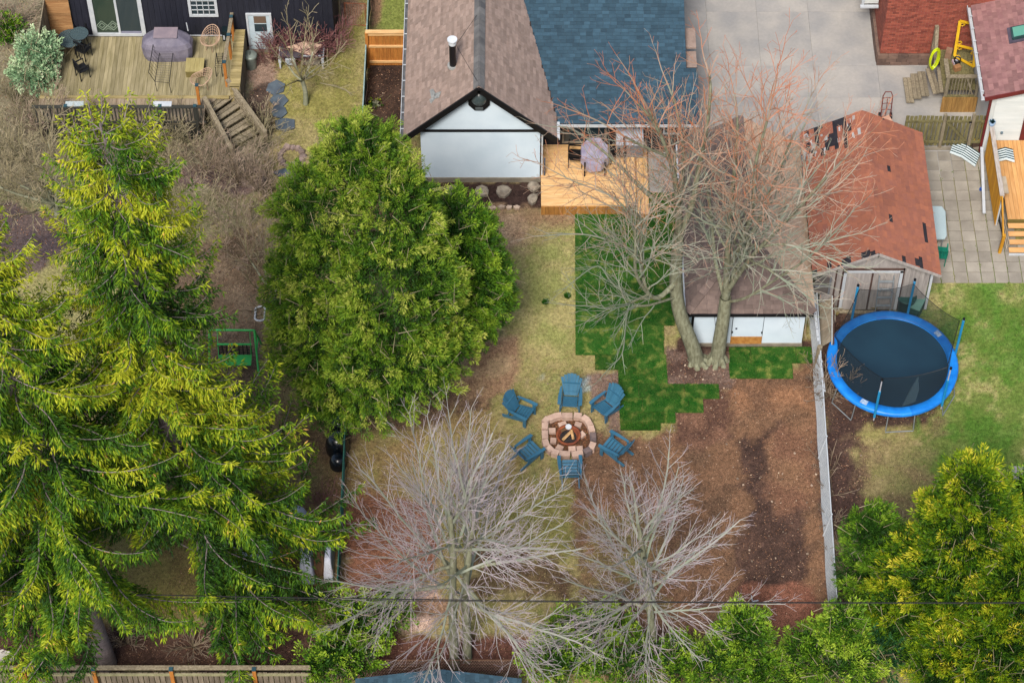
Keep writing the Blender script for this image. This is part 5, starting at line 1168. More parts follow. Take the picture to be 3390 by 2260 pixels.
for i in range(9):
    a=i*.7; MB().bar((q[0]+.14*math.cos(a),q[1]+.14*math.sin(a),0),(q[0]+.1*math.cos(a),q[1]+.1*math.sin(a),1.0+rr()*.7),.1,.1,r=rr()).build('splinter',bark0,t)
q=P(815,1992,.4); t=thing('garden_stool','dark red stool on a blue frame almost hidden by spruce branches','stool',(q[0],q[1],0)); one('stool_top',rbox(q[0],q[1],.45,.35,.1,.42,.5),mat('dark_red',(116,24,28),(96,18,22),3),t); MB().tube([(q[0]-.15,q[1]-.15,0),(q[0]-.15,q[1]-.15,.42)],.02,6).tube([(q[0]+.15,q[1]-.15,0),(q[0]+.15,q[1]-.15,.42)],.02,6).build('frame',MATS['pole_sleeve'],t)
for k_,(px_,py_,s) in enumerate(((880,2012,.5),(925,2030,.45))): tag(rock('border_rock',P(px_,py_),s,s*.5,.2,stone,None,200+k_,8),['pale long rock below the red seat, the left one','pale long rock below the red seat, the right one'][k_],'rock')
q=P(16,2176,.2); tag(rock('white_stone',q,.42,.2,.25,mat('white_stone_m',(222,216,206),(200,192,180),4),None,222,8),'white rounded stone above the boundary fence at the left edge','stone')
# white bits of plastic
for k_,(px_,py_,l_) in enumerate(((2492,1982,'thin white L-shaped stick on the reddish earth'),)):
    a=P(2487,1970,.02);c=P(2491,1990,.02);d=P(2511,1986,.02); tag(MB().bar(a,c,.03,.02).bar(c,d,.04,.02).build('white_stick',alu,None),l_,'stick')
# ---- deck furniture, left
cv=mat('grill_cover_cloth',(144,138,152),(112,108,126),2,rnd=.05,rough=.6,bump=.2,fine=14)
q=P(565,135,DZ); gx=q[0]; gy=12.35
t=thing('grill','large grill under a faded lilac grey cover against the dark house','grill',(gx,gy,DZ))
prof=[(.0,.86,.38),(.25,.9,.42),(.62,.92,.42),(.8,.84,.38),(1.1,.46,.24),(1.13,.0,.0)]
V=[];k=12
for (z,w_,d_) in prof:
    for j in range(k):
        a=2*math.pi*j/k+math.pi/k; cx=math.copysign(abs(math.cos(a))**.55,math.cos(a)); sy_=math.copysign(abs(math.sin(a))**.55,math.sin(a)); V.append((gx+w_*cx*1.0,gy+d_*sy_,DZ+z+.02*math.sin(j*2.3+z*5)))
newmesh('cover',V,[(i*k+j,i*k+(j+1)%k,(i+1)*k+(j+1)%k,(i+1)*k+j) for i in range(5) for j in range(k)],cv,t,.5)
one('cover_seam',bx(gx-.42,gx+.42,gy-.3,gy+.24,DZ+1.145,DZ+1.15),mat('faded_cloth',(158,142,148),(136,124,134),3),t)
MB().bar((gx+.75,gy+.3,DZ+.9),(gx+.72,gy+.35,DZ+1.25),.03).build('handle',alu,t)
iron=mat('black_iron',(34,36,40),(24,26,30),5,rough=.5,bump=0)
# day bed frame
t=thing('iron_bench','black wrought iron bench frame lying in the middle of the old deck','bench',P(535,220,DZ))
z1=DZ+.5; c_=[P(530,165,z1),P(574,163,z1),P(560,275,z1),P(513,270,z1)]; bk=[P(508,140,z1+.35),P(492,240,z1+.35)]
b=MB(); b.tube(c_,.014,5,closed=True); b.build('seat_frame',iron,t); b=MB(); b.tube([c_[0],bk[0],bk[1],c_[3]],.014,5)
for i in range(1,9):
    f=i/9; b.tube([c_[0]+(c_[3]-c_[0])*f,bk[0]+(bk[1]-bk[0])*f],.007,4)
b.build('back_frame',iron,t); b=MB()
for i in range(1,14):
    f=i/14; b.tube([c_[0]+(c_[3]-c_[0])*f,c_[1]+(c_[2]-c_[1])*f],.006,4)
b.build('seat_wires',iron,t)
for q in c_: MB().tube([q,(q[0]+.02,q[1]-.02,DZ)],.012,5).build('leg',iron,t)
# round patio table and chairs
gt=netmat('smoked_tabletop',(70,92,98),.75)
q=P(252,130,DZ+.72)
def rtable(px_,py_,r_,label,z=.72):
    q=P(px_,py_,DZ+z); t=thing('round_table',label,'table',(q[0],q[1],DZ),'smoked glass tables on the deck'); MB().disc(q,r_,.015,28).build('table_top',gt,t); MB().tube([q+(r_*math.cos(a),r_*math.sin(a),0) for a in np.linspace(0,6.28,28,endpoint=False)],.014,5,closed=True).build('rim',iron,t)
    for a in(.8,2.4,3.9,5.5): MB().tube([q+(.75*r_*math.cos(a),.75*r_*math.sin(a),0),(q[0]+.95*r_*math.cos(a),q[1]+.95*r_*math.sin(a),DZ)],.016,5).build('leg',iron,t)
    return t
rtable(232,128,.45,'round smoked glass table at the left end of the old deck')
rtable(262,112,.33,'smaller round glass table pushed against the dark wall',.85)
plain_chair(275,160,2.6,DZ,iron,'iron_chair','black iron chair beside the round glass tables','black iron chairs on the old deck',.42,.85)
plain_chair(262,85,.3,DZ,iron,'iron_chair','black iron chair between glass table and dark wall','black iron chairs on the old deck',.42,.85)
plain_chair(270,225,2.2,DZ,iron,'iron_chair','black iron chair overgrown by twigs at the deck edge','black iron chairs on the old deck',.4,.8)
# wicker chairs
wk=mat('pale_wicker',(206,174,148),(176,144,120),5,rnd=.1,rough=.7)
def wicker(px_,py_,rz_,label):
    q=P(px_,py_,DZ+.4); t=thing('wicker_chair',label,'chair',(q[0],q[1],DZ),'pale wicker tub chairs on the old deck'); ca,sa=math.cos(rz_),math.sin(rz_)
    W_=lambda x,y,z:np.array((q[0]+x*ca-y*sa,q[1]+x*sa+y*ca,DZ+z)); b=MB()
    hoop=lambda f,n=22:[W_((.2+.14*f)*math.cos(a),(.24+.16*f)*math.sin(a),.4+.12*f+(.22*f)*max(0,math.sin(a))*1.4) for a in np.linspace(0,2*math.pi,n,endpoint=False)]
    b=MB(); b.tube(hoop(1.),.016,5,closed=True); b.build('rim',wk,t); b=MB()
    for f in(.1,.35,.6,.8): b.tube(hoop(f),.008,4,closed=True)
    b.build('basket_hoops',wk,t); b=MB(); h0,h1=hoop(.1),hoop(1.)
    for i in range(22): b.tube([h0[i],h1[i]],.006,3)
    b.build('basket_canes',wk,t)
    for a in(.8,2.3,3.9,5.4): MB().tube([W_(.15*math.cos(a),.18*math.sin(a),.4),W_(.2*math.cos(a),.24*math.sin(a),0)],.012,4).build('leg',wk,t)
wicker(697,135,-.35,'pale wicker tub chair near the dark house wall'); wicker(668,268,-1.3,'pale wicker tub chair lying on its side near the stairs')
q=P(645,215,DZ+.3); t=thing('deck_box','low square wooden box with a board top on the old deck','box',(q[0],q[1],DZ)); 
ybox=mat('olive_box_wood',(186,172,116),(164,150,96),2,stretch=(8,1,8),rnd=.08)
for i in range(4): one('top_board',bx(q[0]-.32+i*.163,q[0]-.32+i*.163+.158,q[1]-.36,q[1]+.3,DZ+.3,DZ+.34),ybox,t,rr())
one('box_body',bx(q[0]-.3,q[0]+.3,q[1]-.34,q[1]+.28,DZ+.006,DZ+.3),mat('box_side',(132,120,68),(108,98,56),3),t)
q=P(725,200,DZ+.5); t=thing('side_table','narrow black mesh side table beside the orange deck posts','table',(q[0],q[1],DZ)); b=MB()
for i in range(9): b.box(q[0]-.12,q[0]+.12,q[1]-.35+i*.085,q[1]-.34+i*.085,DZ+.5,DZ+.51)
b.box(q[0]-.13,q[0]-.11,q[1]-.36,q[1]+.36,DZ+.49,DZ+.52).box(q[0]+.11,q[0]+.13,q[1]-.36,q[1]+.36,DZ+.49,DZ+.52); b.build('table_top',iron,t)
for x_ in(-.11,.11):
    for y_ in(-.33,.33): one('leg',bx(q[0]+x_-.012,q[0]+x_+.012,q[1]+y_-.012,q[1]+y_+.012,DZ+.01,DZ+.49),iron,t)
q=P(748,112,DZ+.3); t=thing('dark_planter','small dark box with a white label against the house wall','box',(q[0],q[1],DZ)); one('body',bx(q[0]-.13,q[0]+.1,q[1]-.1,q[1]+.2,DZ+.01,DZ+.5),mat('dark_teal',(22,40,46),(16,30,36),3,rough=.4),t); one('label_plate',bx(q[0]-.1,q[0]-.04,q[1]-.115,q[1]-.102,DZ+.1,DZ+.3),alu,t)
q=P(537,346,DZ+.95); tag(one('white_tray',bx(q[0]-.32,q[0]+.32,8.98,9.2,1.705,1.74),alu,None),'white rectangular planter lid on the deck railing','tray')
q=P(246,346,DZ+.95); tag(one('white_tray',bx(q[0]-.32,q[0]+.32,8.98,9.2,1.705,1.74),mat('spotted_white',(214,220,220),(150,170,170),30),None),'spotted white tray on the railing just left of the spruce top','tray')
# bin and work bench by the white door
q=P(829,190,.5); zinc=mat('zinc',(150,160,150),(122,132,126),4,rough=.45,metal=.3)
t=thing('dustbin','round galvanised dustbin with lid beside the white door','bin',(q[0],q[1],0)); b=MB(); b.lathe((q[0],q[1],0),[(.19,0),(.23,.6)],18); b.build('body',zinc,t,True); ld=MB(); ld.lathe((q[0],q[1],0),[(.25,.58),(.25,.63),(.2,.66),(0,.7)],18); ld=ld.build('lid',zinc,t,True); MB().tube([(q[0],q[1]-.08,.7),(q[0],q[1],.76),(q[0],q[1]+.08,.7)],.014,5).build('handle',iron,ld)
a=P(925,225,0); b1=P(1075,225,0)
t=thing('work_table','low white framed table with dark top by the small bare tree','table',(a[0],a[1],0)); ty=P(1000,228,0)[1]; x0_,x1_=a[0],b1[0]; 
one('table_top',bx(x0_+.05,x1_-.05,ty,ty+.75,.55,.6),mat('slate_top',(92,84,92),(70,64,72),4),t); one('frame_rail',bx(x0_+.9,x1_-.1,ty+.02,ty+.07,.605,.63),alu,t)
for x_ in(x0_,x1_-.1):
    one('side_frame',bx(x_,x_+.1,ty-.05,ty+.6,.35,.549),alu,t)
    for y_ in(ty,ty+.65): one('leg',bx(x_+.01,x_+.07,y_,y_+.06,0,.349),alu,t)
one('drawer',bx(x0_+.25,x0_+.6,ty-.06,ty-.01,.25,.54),alu,t)
b=MB()
for i in range(4): b.box(x0_+.3,x0_+.52,ty-.066,ty-.061,.3+i*.06,.315+i*.06)
b.build('lettered_front',MATS['blue_grey_plastic'],t); one('lower_shelf',bx(x0_+.8,x1_-.15,ty+.0,ty+.5,.2,.24),found,t)
V=[P(948,158,.75),P(1005,140,.8),P(1068,150,.75),P(1040,186,.7),P(990,175,.7)]; b=MB(); b.poly(V,(0,0,.03)); tag(b.build('plywood_sheet',mat('plywood',(226,192,168),(204,168,144),1.5,rnd=.05),None),'irregular pale plywood sheet lying on the work table','plywood')
# ---- right side things
# weathered gate fence
fy=8.62; gw_=mat('mossy_fence_wood',(132,124,82),(96,90,60),2,stretch=(7,7,1),rnd=.28,rough=.95,bump=.3)
t=thing('picket_fence','mossy grey picket fence with a braced gate behind the paved patio','fence',(13.7,fy,0))
x=13.68; its=[]
while x<16.45:
    if not(15.05<x<16.02): its.append((bx(x,x+.115,fy-.03,fy-.01,.12,1.62+rr()*.04),rr()))
    x+=.142
pieces('picket',t,its,gw_,300)
for z_ in(.3,1.35):
    one('rail',bx(13.68,15.02,fy-.08,fy-.031,z_,z_+.09),gw_,t); one('rail',bx(16.08,16.45,fy-.08,fy-.031,z_,z_+.09),gw_,t)
for x_ in(15.03,16.03): one('post',bx(x_-.06,x_+.05,fy-.11,fy-.0,0,1.75),greyw,t)
g2=MB(); g2.box(15.1,15.96,fy-.08,fy-.031,.3,.38).box(15.1,15.96,fy-.08,fy-.031,1.35,1.44).bar((15.14,fy-.06,1.36),(15.92,fy-.06,.36),.04,.1); gt_=g2.build('gate_brace',gw_,t)
its=[(bx(x_,x_+.11,fy-.03,fy-.01,.12,1.6+rr()*.04),rr()) for x_ in np.arange(15.1,15.9,.145)]
for V,r_ in its: one('gate_picket',V,gw_,gt_,r_)
one('gate_latch',bx(15.88,15.98,fy-.11,fy-.08,1.36,1.42),blk,gt_); one('plinth',bx(14.1,16.45,fy-.15,fy-.04,-.02,.08),found,t)
# stoop with steps
t=thing('timber_stoop','weathered timber landing with five treads and a railed box by the brick wall','steps',(15.7,11,0))
tp=[((2990,258),(3012,340)),((3015,245),(3036,327)),((3038,238),(3062,318)),((3065,228),(3100,310)),((3102,225),(3122,306))]
for i,((x0_,y0_),(x1_,y1_)) in enumerate(tp):
    z=.2+.14*i; a=P(x0_+12,y0_,z); c=P(x1_+2,y1_,z); d=unit(c-a)
    for k_ in(0,1): o_=np.cross(d,(0,0,1.))*(-.07+.145*k_); one('tread',bar(a+o_,c+o_,.135,.04),greyw,t,rr())
q0=P(3130,228,.9); lx0_,lx1_=15.28,16.42; ly0,ly1=10.3,12.5
its=[(bx(lx0_+i*.145,lx0_+i*.145+.138,ly0+.25,ly1,.86,.9),rr()) for i in range(8)]
pieces('landing_board',t,its,gw_,300)
its=[(bx(lx0_-.05+i*.125,lx0_-.05+i*.125+.12,ly0-.02,ly0+.0,.0,.78),rr()) for i in range(10)]
pieces('skirt_board',t,its,mat('honey_skirt',(176,136,76),(144,106,56),2.4,stretch=(7,7,1),rnd=.2),300)
for x_ in(lx0_-.02,lx1_-.08):
    one('post',bx(x_,x_+.09,ly0+.0,ly0+.09,.0,1.75),greyw,t)
one('top_rail',bx(lx0_-.06,lx1_+.06,ly0-.02,ly0+.13,1.75,1.79),greyw,t); one('top_rail',bx(lx0_-.06,lx0_+.09,ly0+.13,ly0+.9,1.75,1.79),greyw,t)
its=[(bx(lx0_+.08+i*.11,lx0_+.11+i*.11,ly0+.03,ly0+.06,.82,1.75),rr()) for i in range(8)]
pieces('baluster',t,its,greyw,300); MB().bar((lx1_-.15,ly0+.05,.85),(lx1_-.45,ly0+.05,1.72),.03,.06).build('brace',greyw,t); one('lower_rail',bx(lx0_,lx1_,ly0-.01,ly0+.09,.785,.82),gw_,t)
q=P(3110,215,0); one('tall_post',bx(15.0,15.12,12.35,12.45,0,2.2),greyw,t); one('post_board',bx(15.0,15.14,11.7,12.35,1.2,1.26),greyw,t); one('post_side',bar((15.07,12.4,2.2),(15.07,11.6,1.0),.12,.05),greyw,t)
# hose
hm=mat('yellow_hose',(218,236,30),(200,218,20),4,rnd=.05,rough=.35,bump=0); hq=PY(3093,192,11.3); b=MB()
for i in range(11):
    rx_=.13+rr()*.06; rz__=.42+rr()*.1; oy=rr()*.1; ox=(rr()-.5)*.06
    b.tube([(hq[0]+ox+rx_*math.cos(a),11.3-oy+.08*math.cos(a),hq[2]+rz__*math.sin(a)) for a in np.linspace(0,2*math.pi,22,endpoint=False)],.014,5,closed=True)
a=[P(3072,212,.05),P(3050,212,.03),P(3040,200,.03),P(3042,186,.2)]; b.tube([P(3095,215,.3)]+a,.014,5)
tag(b.build('garden_hose',hm,None),'bright yellow garden hose coiled on the tall post by the brick wall','hose')
# yellow screen door frame
ym=mat('yellow_paint',(236,190,40),(216,168,28),3,rnd=.04,rough=.5,bump=.05)
t=thing('yellow_door_frame','yellow painted screen door with fretwork leaning against the brick house','door frame',(16.2,12.3,.9))
yy=12.42; A_=PY(3178,70,yy);B_=PY(3228,82,yy); C_=PY(3160,185,12.0);D_=PY(3225,222,11.6); M0=PY(3168,150,12.1); M1=PY(3228,165,11.9)
for a,c in((A_,C_),(A_,B_),(M0,M1),(B_,D_),(C_,D_)): MB().bar(a,c,.1,.035).build('frame_bar',ym,t)
for q in(PY(3186,82,yy),PY(3176,142,12.1),PY(3177,160,12.1),PY(3170,188,12.),PY(3222,176,11.9),PY(3215,208,11.7)):
    b=MB()
    for i in range(9):
        a=i*.7; b.bar(q+(.06*math.cos(a),0,.06*math.sin(a)),q+(.1*math.cos(a),0,.1*math.sin(a)),.025,.02)
    b.tube([q+(.06*math.cos(a),0,.06*math.sin(a)) for a in np.linspace(0,6.28,12,endpoint=False)],.014,4,closed=True); b.build('fretwork',ym,t)
q=P(3168,205,1.0); tag(MB().lathe((q[0],q[1],.9),[(.11,0),(.13,.26),(.12,.26),(.1,.05),(0,.05)],14).build('black_bucket',blk,None,True),'black bucket on the timber landing below the yellow frame','bucket')
cbm=mat('cardboard',(176,130,88),(150,108,70),3,rnd=.08)
q=P(3168,222,1.0); tag(one('cardboard_box',rbox(q[0],q[1]-.05,.24,.18,.4,.905,1.1),cbm,None),'small cardboard box in front of the black bucket','box')
q=P(3140,180,1.0); tag(one('paper_bag',rbox(q[0],q[1],.22,.3,-.3,.905,1.2),mat('brown_paper',(160,128,104),(132,102,80),4),None),'brown paper bag with a white label against the tall post','bag')
tag(one('paint_tins',rbox(q[0]+.2,q[1]-.35,.17,.2,.3,.905,1.02),mat('tin_print',(170,196,214),(220,130,110),16,rnd=0),None),'white and blue printed packs beside the black bucket','packs')
q=P(3000,205,0); k=60; a=RNG.uniform(0,6.28,k); V,Fc=rhombi(np.stack([q[0]+.1*RNG.normal(0,1,k),q[1]+.05*RNG.normal(0,1,k),np.full(k,.02)],1),unit(np.stack([np.cos(a),np.sin(a),np.ones(k)],1)),unit(RNG.normal(0,1,(k,3))),np.full(k,.16),np.full(k,.05)); tag(newmesh('weed',V,Fc,MATS['grass_blades'],None,np.repeat(RNG.uniform(0,.3,k),4)),'green weed growing at the foot of the brick wall','weed')
# arch planter and hand truck behind the shed
q=P(2838,372,0); t=thing('stone_planter','round topped rubble planter with a metal hoop behind the orange shed','planter',(q[0],8.0,0))
for i in range(18):
    a=math.pi*i/17; one('stone_block',rbox(q[0]+.52*math.cos(a),8.2+.42*math.sin(a),.13,.15,a+1.57,0,.75+rr()*.06),stone if i%3 else rk,t,rr())
for i in range(8): one('stone_block',rbox(q[0]-.45+i*.13,8.15,.12,.14,0,0,.7+rr()*.05),stone,t,rr())
MB().tube([(q[0]+.56*math.cos(a),8.2+.46*math.sin(a),.9) for a in np.linspace(0,math.pi,14)],.015,5).build('hoop',alu,t)
rdm=mat('oxide_red_paint',(124,54,44),(98,42,36),3,rough=.6)
q=P(2930,400,0); t=thing('hand_truck','rust red hand truck standing on the drive behind the shed','hand truck',(q[0],q[1],0)); x_=q[0]; y_=q[1]
hp=lambda f,s:(x_+s,y_+.25*f,1.15*f)
MB().tube([hp(.05,-.17),hp(.9,-.17),(x_-.1,y_+.27,1.2),(x_+.1,y_+.27,1.2),hp(.9,.17),hp(.05,.17)],.02,6).build('frame',rdm,t)
for f in(.15,.4,.62,.82): MB().tube([hp(f,-.17),hp(f+.02,0),hp(f,.17)],.014,5).build('crossbar',rdm,t)
MB().tube([hp(.1,0),hp(.8,0)],.014,5).build('centre_bar',rdm,t); one('toe_plate',bx(x_-.2,x_+.2,y_-.2,y_,.02,.04),rdm,t)
for s in(-.2,.2): 
    b=MB(); b.tube([(x_+s-.03,y_+.12,.13),(x_+s+.03,y_+.12,.13)],.13,12); b.build('wheel',blk,t)
q=P(2935,398,.3); tag(one('paper_sack',rbox(q[0],q[1],.32,.3,.4,.0,.35),mat('peach_sack',(232,186,160),(206,156,130),3),None),'peach coloured paper sack at the foot of the hand truck','sack')
# striped cushions
stw=mat('cushion_white',(216,228,230),(200,214,218),4,rnd=.03,k=.75); std=mat('cushion_teal',(22,62,66),(16,50,54),4,rnd=.03)
def cushion(name,label,corners,z,n,parts=1,bulge=.0):
    t=thing(name,label,'cushion',corners[0],'striped garden cushions'); A_,B_,C_,D_=[np.array(c,float) for c in corners]
    for i in range(n*2):
        f0=i/(n*2);f1=(i+1)/(n*2); a=A_+(D_-A_)*f0;b2=B_+(C_-B_)*f0;c=B_+(C_-B_)*f1;d=A_+(D_-A_)*f1; m_=(a+b2)/2; m2=(d+c)/2; up_=np.array((0,0,.07)); bu=np.array((0,0,bulge))
        V=[a,m_+bu,b2,c,m2+bu,d,a+up_,m_+up_+bu,b2+up_,c+up_,m2+up_+bu,d+up_]
        newmesh('stripe',V,[(6,7,10,11),(7,8,9,10),(0,6,11,5),(2,3,9,8),(0,1,7,6),(1,2,8,7),(3,4,10,9),(4,5,11,10)],stw if i%2 else std,t,.5)
    return t
cushion('striped_cushion','teal and white striped lounger cushion on the patio, left half by the gate',[P(3158,465,.1),P(3200,484,.15),P(3184,522,.1),P(3144,507,.06)],0,6)
cushion('striped_cushion','teal and white striped lounger cushion on the patio, right half by the white board',[P(3203,484,.15),P(3245,512,.1),P(3228,553,.1),P(3183,522,.08)],0,6)
cushion('striped_cushion','teal and white striped cushion folded on the new deck',[P(3298,500,.7),P(3352,498,.7),P(3358,538,.68),P(3300,536,.66)],0,5,bulge=.12)
# pot with plant on rail, string lights cluster
a=P(3250,488,.5); c=P(3258,706,.35); tag(MB().bar(a,c,.1,.04).build('white_board',alu,None),'long narrow white board leaning along the side of the new deck','board')
q=P(3228,478,.15); t=thing('tool_heap','heap of dark tools with yellow handles by the downspout','tools',(q[0],q[1],0))
one('tool_box',rbox(q[0],q[1]+.05,.3,.25,.3,.02,.3),mat('brown_heap',(92,72,58),(66,52,44),8,bump=.5),t); ylm=mat('amber_plastic',(232,190,50),(210,160,30),3,rough=.4)
for dx,dy in((-.02,.05),(.14,.02),(-.25,-.05)): MB().disc((q[0]+dx,q[1]+dy,.3),.045,.05,10).build('amber_knob',ylm,t)
MB().bar((q[0]+.03,q[1]+.15,.2),(q[0]+.22,q[1]+.35,1.1),.025).bar((q[0]-.02,q[1]+.12,.2),(q[0]+.2,q[1]+.28,.9),.025).build('yellow_handle',ylm,t)
# new deck on the right
t=thing('new_deck','new pale orange timber deck with steps at the right edge','deck',(16.9,4.8,0)); d2z=.6; dx0_=16.9
its=[(bx(dx0_+i*.145,dx0_+i*.145+.138,4.8,8.4,d2z-.04,d2z+rr()*.005),rr()) for i in range(10)]
ndk=mat('new_deck_board',(222,170,110),(202,146,86),1.6,stretch=(8,1,8),rnd=.14,rough=.75,bump=.1,k=.7)
pieces('deck_board',t,its,ndk,300)
one('deck_frame',bx(dx0_,dx0_+1.45,4.74,4.79,.3,d2z-.01),mat('olive_frame',(128,112,52),(104,90,40),4),t)
ndx=mat('new_step_board',(226,176,116),(206,150,92),1.6,stretch=(1,8,8),rnd=.12,rough=.75,bump=.1,k=.7)
for i in range(4):
    y1_=4.7-i*.25; z_=.5-.13*i; one('step_tread',bx(dx0_,dx0_+1.5,y1_-.2,y1_,z_-.035,z_),ndx,t,rr())
one('step_riser',bx(dx0_-.02,dx0_+1.5,3.66,3.68,.0,.12),alu,t)
rail0=P(3283,420,1.5); rail1=P(3318,648,1.5)
one('top_rail',bar(rail0,rail1,.15,.04),mat('silvered_rail',(206,196,186),(170,158,148),3,stretch=(8,1,8),rnd=.1),t)
one('seat_plank',bar(P(3322,585,1.2),P(3332,640,1.2),.16,.04),cream,t)
amb=mat('amber_board',(208,150,30),(184,124,20),2,rnd=.2,rough=.7)
n=34
for i in range(n):
    f=(i+.2)/n; f1=(i+.95)/n; a=rail0+(rail1-rail0)*f; c=rail0+(rail1-rail0)*f1; a0_=np.array((a[0]-.12,a[1]-.35,.35)); c0_=np.array((c[0]-.12,c[1]-.35,.35)); a=a+(-.05,0,-.03);c=c+(-.05,0,-.03); s_=np.array((.02,0,0))
    newmesh('slat',[a0_,c0_,c0_+s_,a0_+s_,a,c,c+s_,a+s_],HF,amb,t,rr())
MB().bar((rail1[0]-.02,rail1[1]-.1,0.1),(rail1[0]+.02,rail1[1],1.48),.05,.08).build('post',alu,t); MB().bar((rail1[0]-.02,3.8,.0),(rail1[0]+.02,3.85,.9),.1,.1).build('post',amb,t); MB().bar((rail1[0]-.02,3.8,.85),(rail1[0],rail1[1],1.45),.05,.14).build('stair_rail',amb,t)
its=[]
for i in range(3): one('skirting_board',bar((16.72+.03*i,8.2-.0*i,.12+.1*i),(16.82+.03*i,3.9,.12+.1*i),.03,.085),cream,t,rr())
b=MB(); b.bar((16.6,5.9,.35),(16.72,4.3,.25),.02,.04).bar((16.65,5.9,.25),(16.77,4.3,.15),.02,.04); b.build('dark_slot',blk,t)
q=P(3283,413,1.55); t=thing('flower_pot','blue and white pot with dark leaves on the corner of the deck rail','pot',(q[0],q[1],1.55)); b=MB(); b.lathe((q[0],q[1],1.53),[(.08,0),(.12,.18),(.11,.18),(.09,.14),(0,.14)],14); b.build('pot',mat('china_pot',(170,196,220),(120,150,190),8,rough=.3),t,True)
k=40; V,Fc=rhombi(np.stack([np.full(k,q[0]),np.full(k,q[1]),np.full(k,1.68)],1),unit(RNG.normal(0,1,(k,3))+(0,0,.8)),unit(RNG.normal(0,1,(k,3))),np.full(k,.13),np.full(k,.06)); newmesh('leaves',V,Fc,leafmat('dark_pot_leaf',[(0,(10,34,40)),(1,(24,60,62))],.1),t,np.repeat(RNG.random(k),4))
q=P(3248,628,.05); tag(rock('blue_toy',q,.08,.06,.1,mat('blue_toy_plastic',(30,90,190),(20,70,160),3,rough=.4),None,300,7),'small blue toy on the pavers beside the white board','toy')
# folding table & green chair
tz_=.74; V=[P(3083,682,tz_),P(3118,683,tz_),P(3130,700,tz_),P(3134,780,tz_),P(3128,790,tz_),P(3090,792,tz_)]
t=thing('folding_table','pale grey plastic folding table tucked under the shed eaves','table',P(3108,740,0)); b=MB(); b.poly([v-(0,0,.04) for v in V],(0,0,.04)); b.build('table_top',mat('pale_table',(186,204,206),(172,190,194),1.2,rough=.4,bump=0,rnd=.03),t)
for x_,y_ in((3095,700),(3122,705),(3098,780),(3124,778)): q=P(x_,y_,tz_-.04); MB().tube([q,(q[0],q[1],0.02)],.016,5).build('leg',lal,t)
plain_chair(3110,835,3.0,.02,mat('teal_green_resin',(24,130,104),(18,110,88),2,rough=.4,rnd=.04),'green_chair','teal green plastic chair beyond the folding table','green plastic chairs by the shed',.5,.8)
q=P(3100,838,.5); tag(rock('pink_toy',q,.06,.05,.08,mat('magenta_plastic',(196,40,120),(170,30,100),3,rough=.4),None,301,7),'small magenta toy on the green plastic chair','toy').location[2]=0
# fallen shingles bits
for i,(px_,py_) in enumerate(((3080,730),(3085,738),(3090,700),(3089,792))):
    q=P(px_,py_,tz_+.05); tag(one('shingle_scrap',rbox(q[0],q[1],.13,.05,.5+i,tz_+.005,tz_+.02),MATS['torn_white_underlay'],None,rr()),['white scrap of paper at the left edge of the folding table, upper','white scrap beside the first one on the folding table','white scrap near the far end of the folding table','white scrap near the green chair end of the table'][i],'scrap','white scraps on the folding table')
# ---- overhead cables
for i,(ya,yb,yc,z,lb_) in enumerate(((1955,1986,1992,7.0,'upper thick black cable running right across the picture'),(1972,1990,1995,6.6,'lower thin black cable running right across the picture'))):
    a=P(-300,ya-8,z);m_=P(1600,yb,z);c=P(3700,yc,z); pts=[a*(1-f)**2+2*m_*f*(1-f)+c*f*f for f in np.linspace(0,1,26)]
    m_c=(m_*2-(a+c)/2); pts=[a*(1-f)**2+2*m_c*f*(1-f)+c*f*f for f in np.linspace(0,1,26)]
    tag(MB().tube(pts,.017 if i==0 else .009,5).build('power_cable',blk,None),lb_,'cable','overhead cables')
# ================================================================ TREES AND SHRUBS
bark=mat('grey_green_bark',(158,160,134),(116,114,90),3,stretch=(4,4,1),rnd=.12,rough=.95,bump=.5,var=.25,fine=30)
barkg=mat('lichen_bark',(168,168,144),(132,136,108),2.5,rnd=.15,rough=.95,bump=.3,fine=30)
sbark=mat('spruce_bark',(160,146,146),(120,108,108),4,stretch=(2,2,5),rnd=.1,rough=.95,bump=.6,var=.3,fine=40)
twig_lilac=leafmat('twig_lilac',[(0,(142,150,130)),(.5,(160,156,154)),(1,(178,162,170))],0,.62)
twig_red=leafmat('twig_red',[(0,(144,154,134)),(.4,(170,164,150)),(.7,(190,146,120)),(1,(196,118,82))],0,.62)
twig_brown=leafmat('twig_brown',[(0,(118,106,84)),(.5,(150,132,112)),(1,(168,146,130))],0,.62)
twig_wine=leafmat('twig_wine',[(0,(120,92,84)),(.5,(130,84,88)),(1,(150,100,92))],0,.62)
twig_olive=leafmat('twig_olive',[(0,(122,116,86)),(.5,(148,138,108)),(1,(166,152,122))],0,.62)
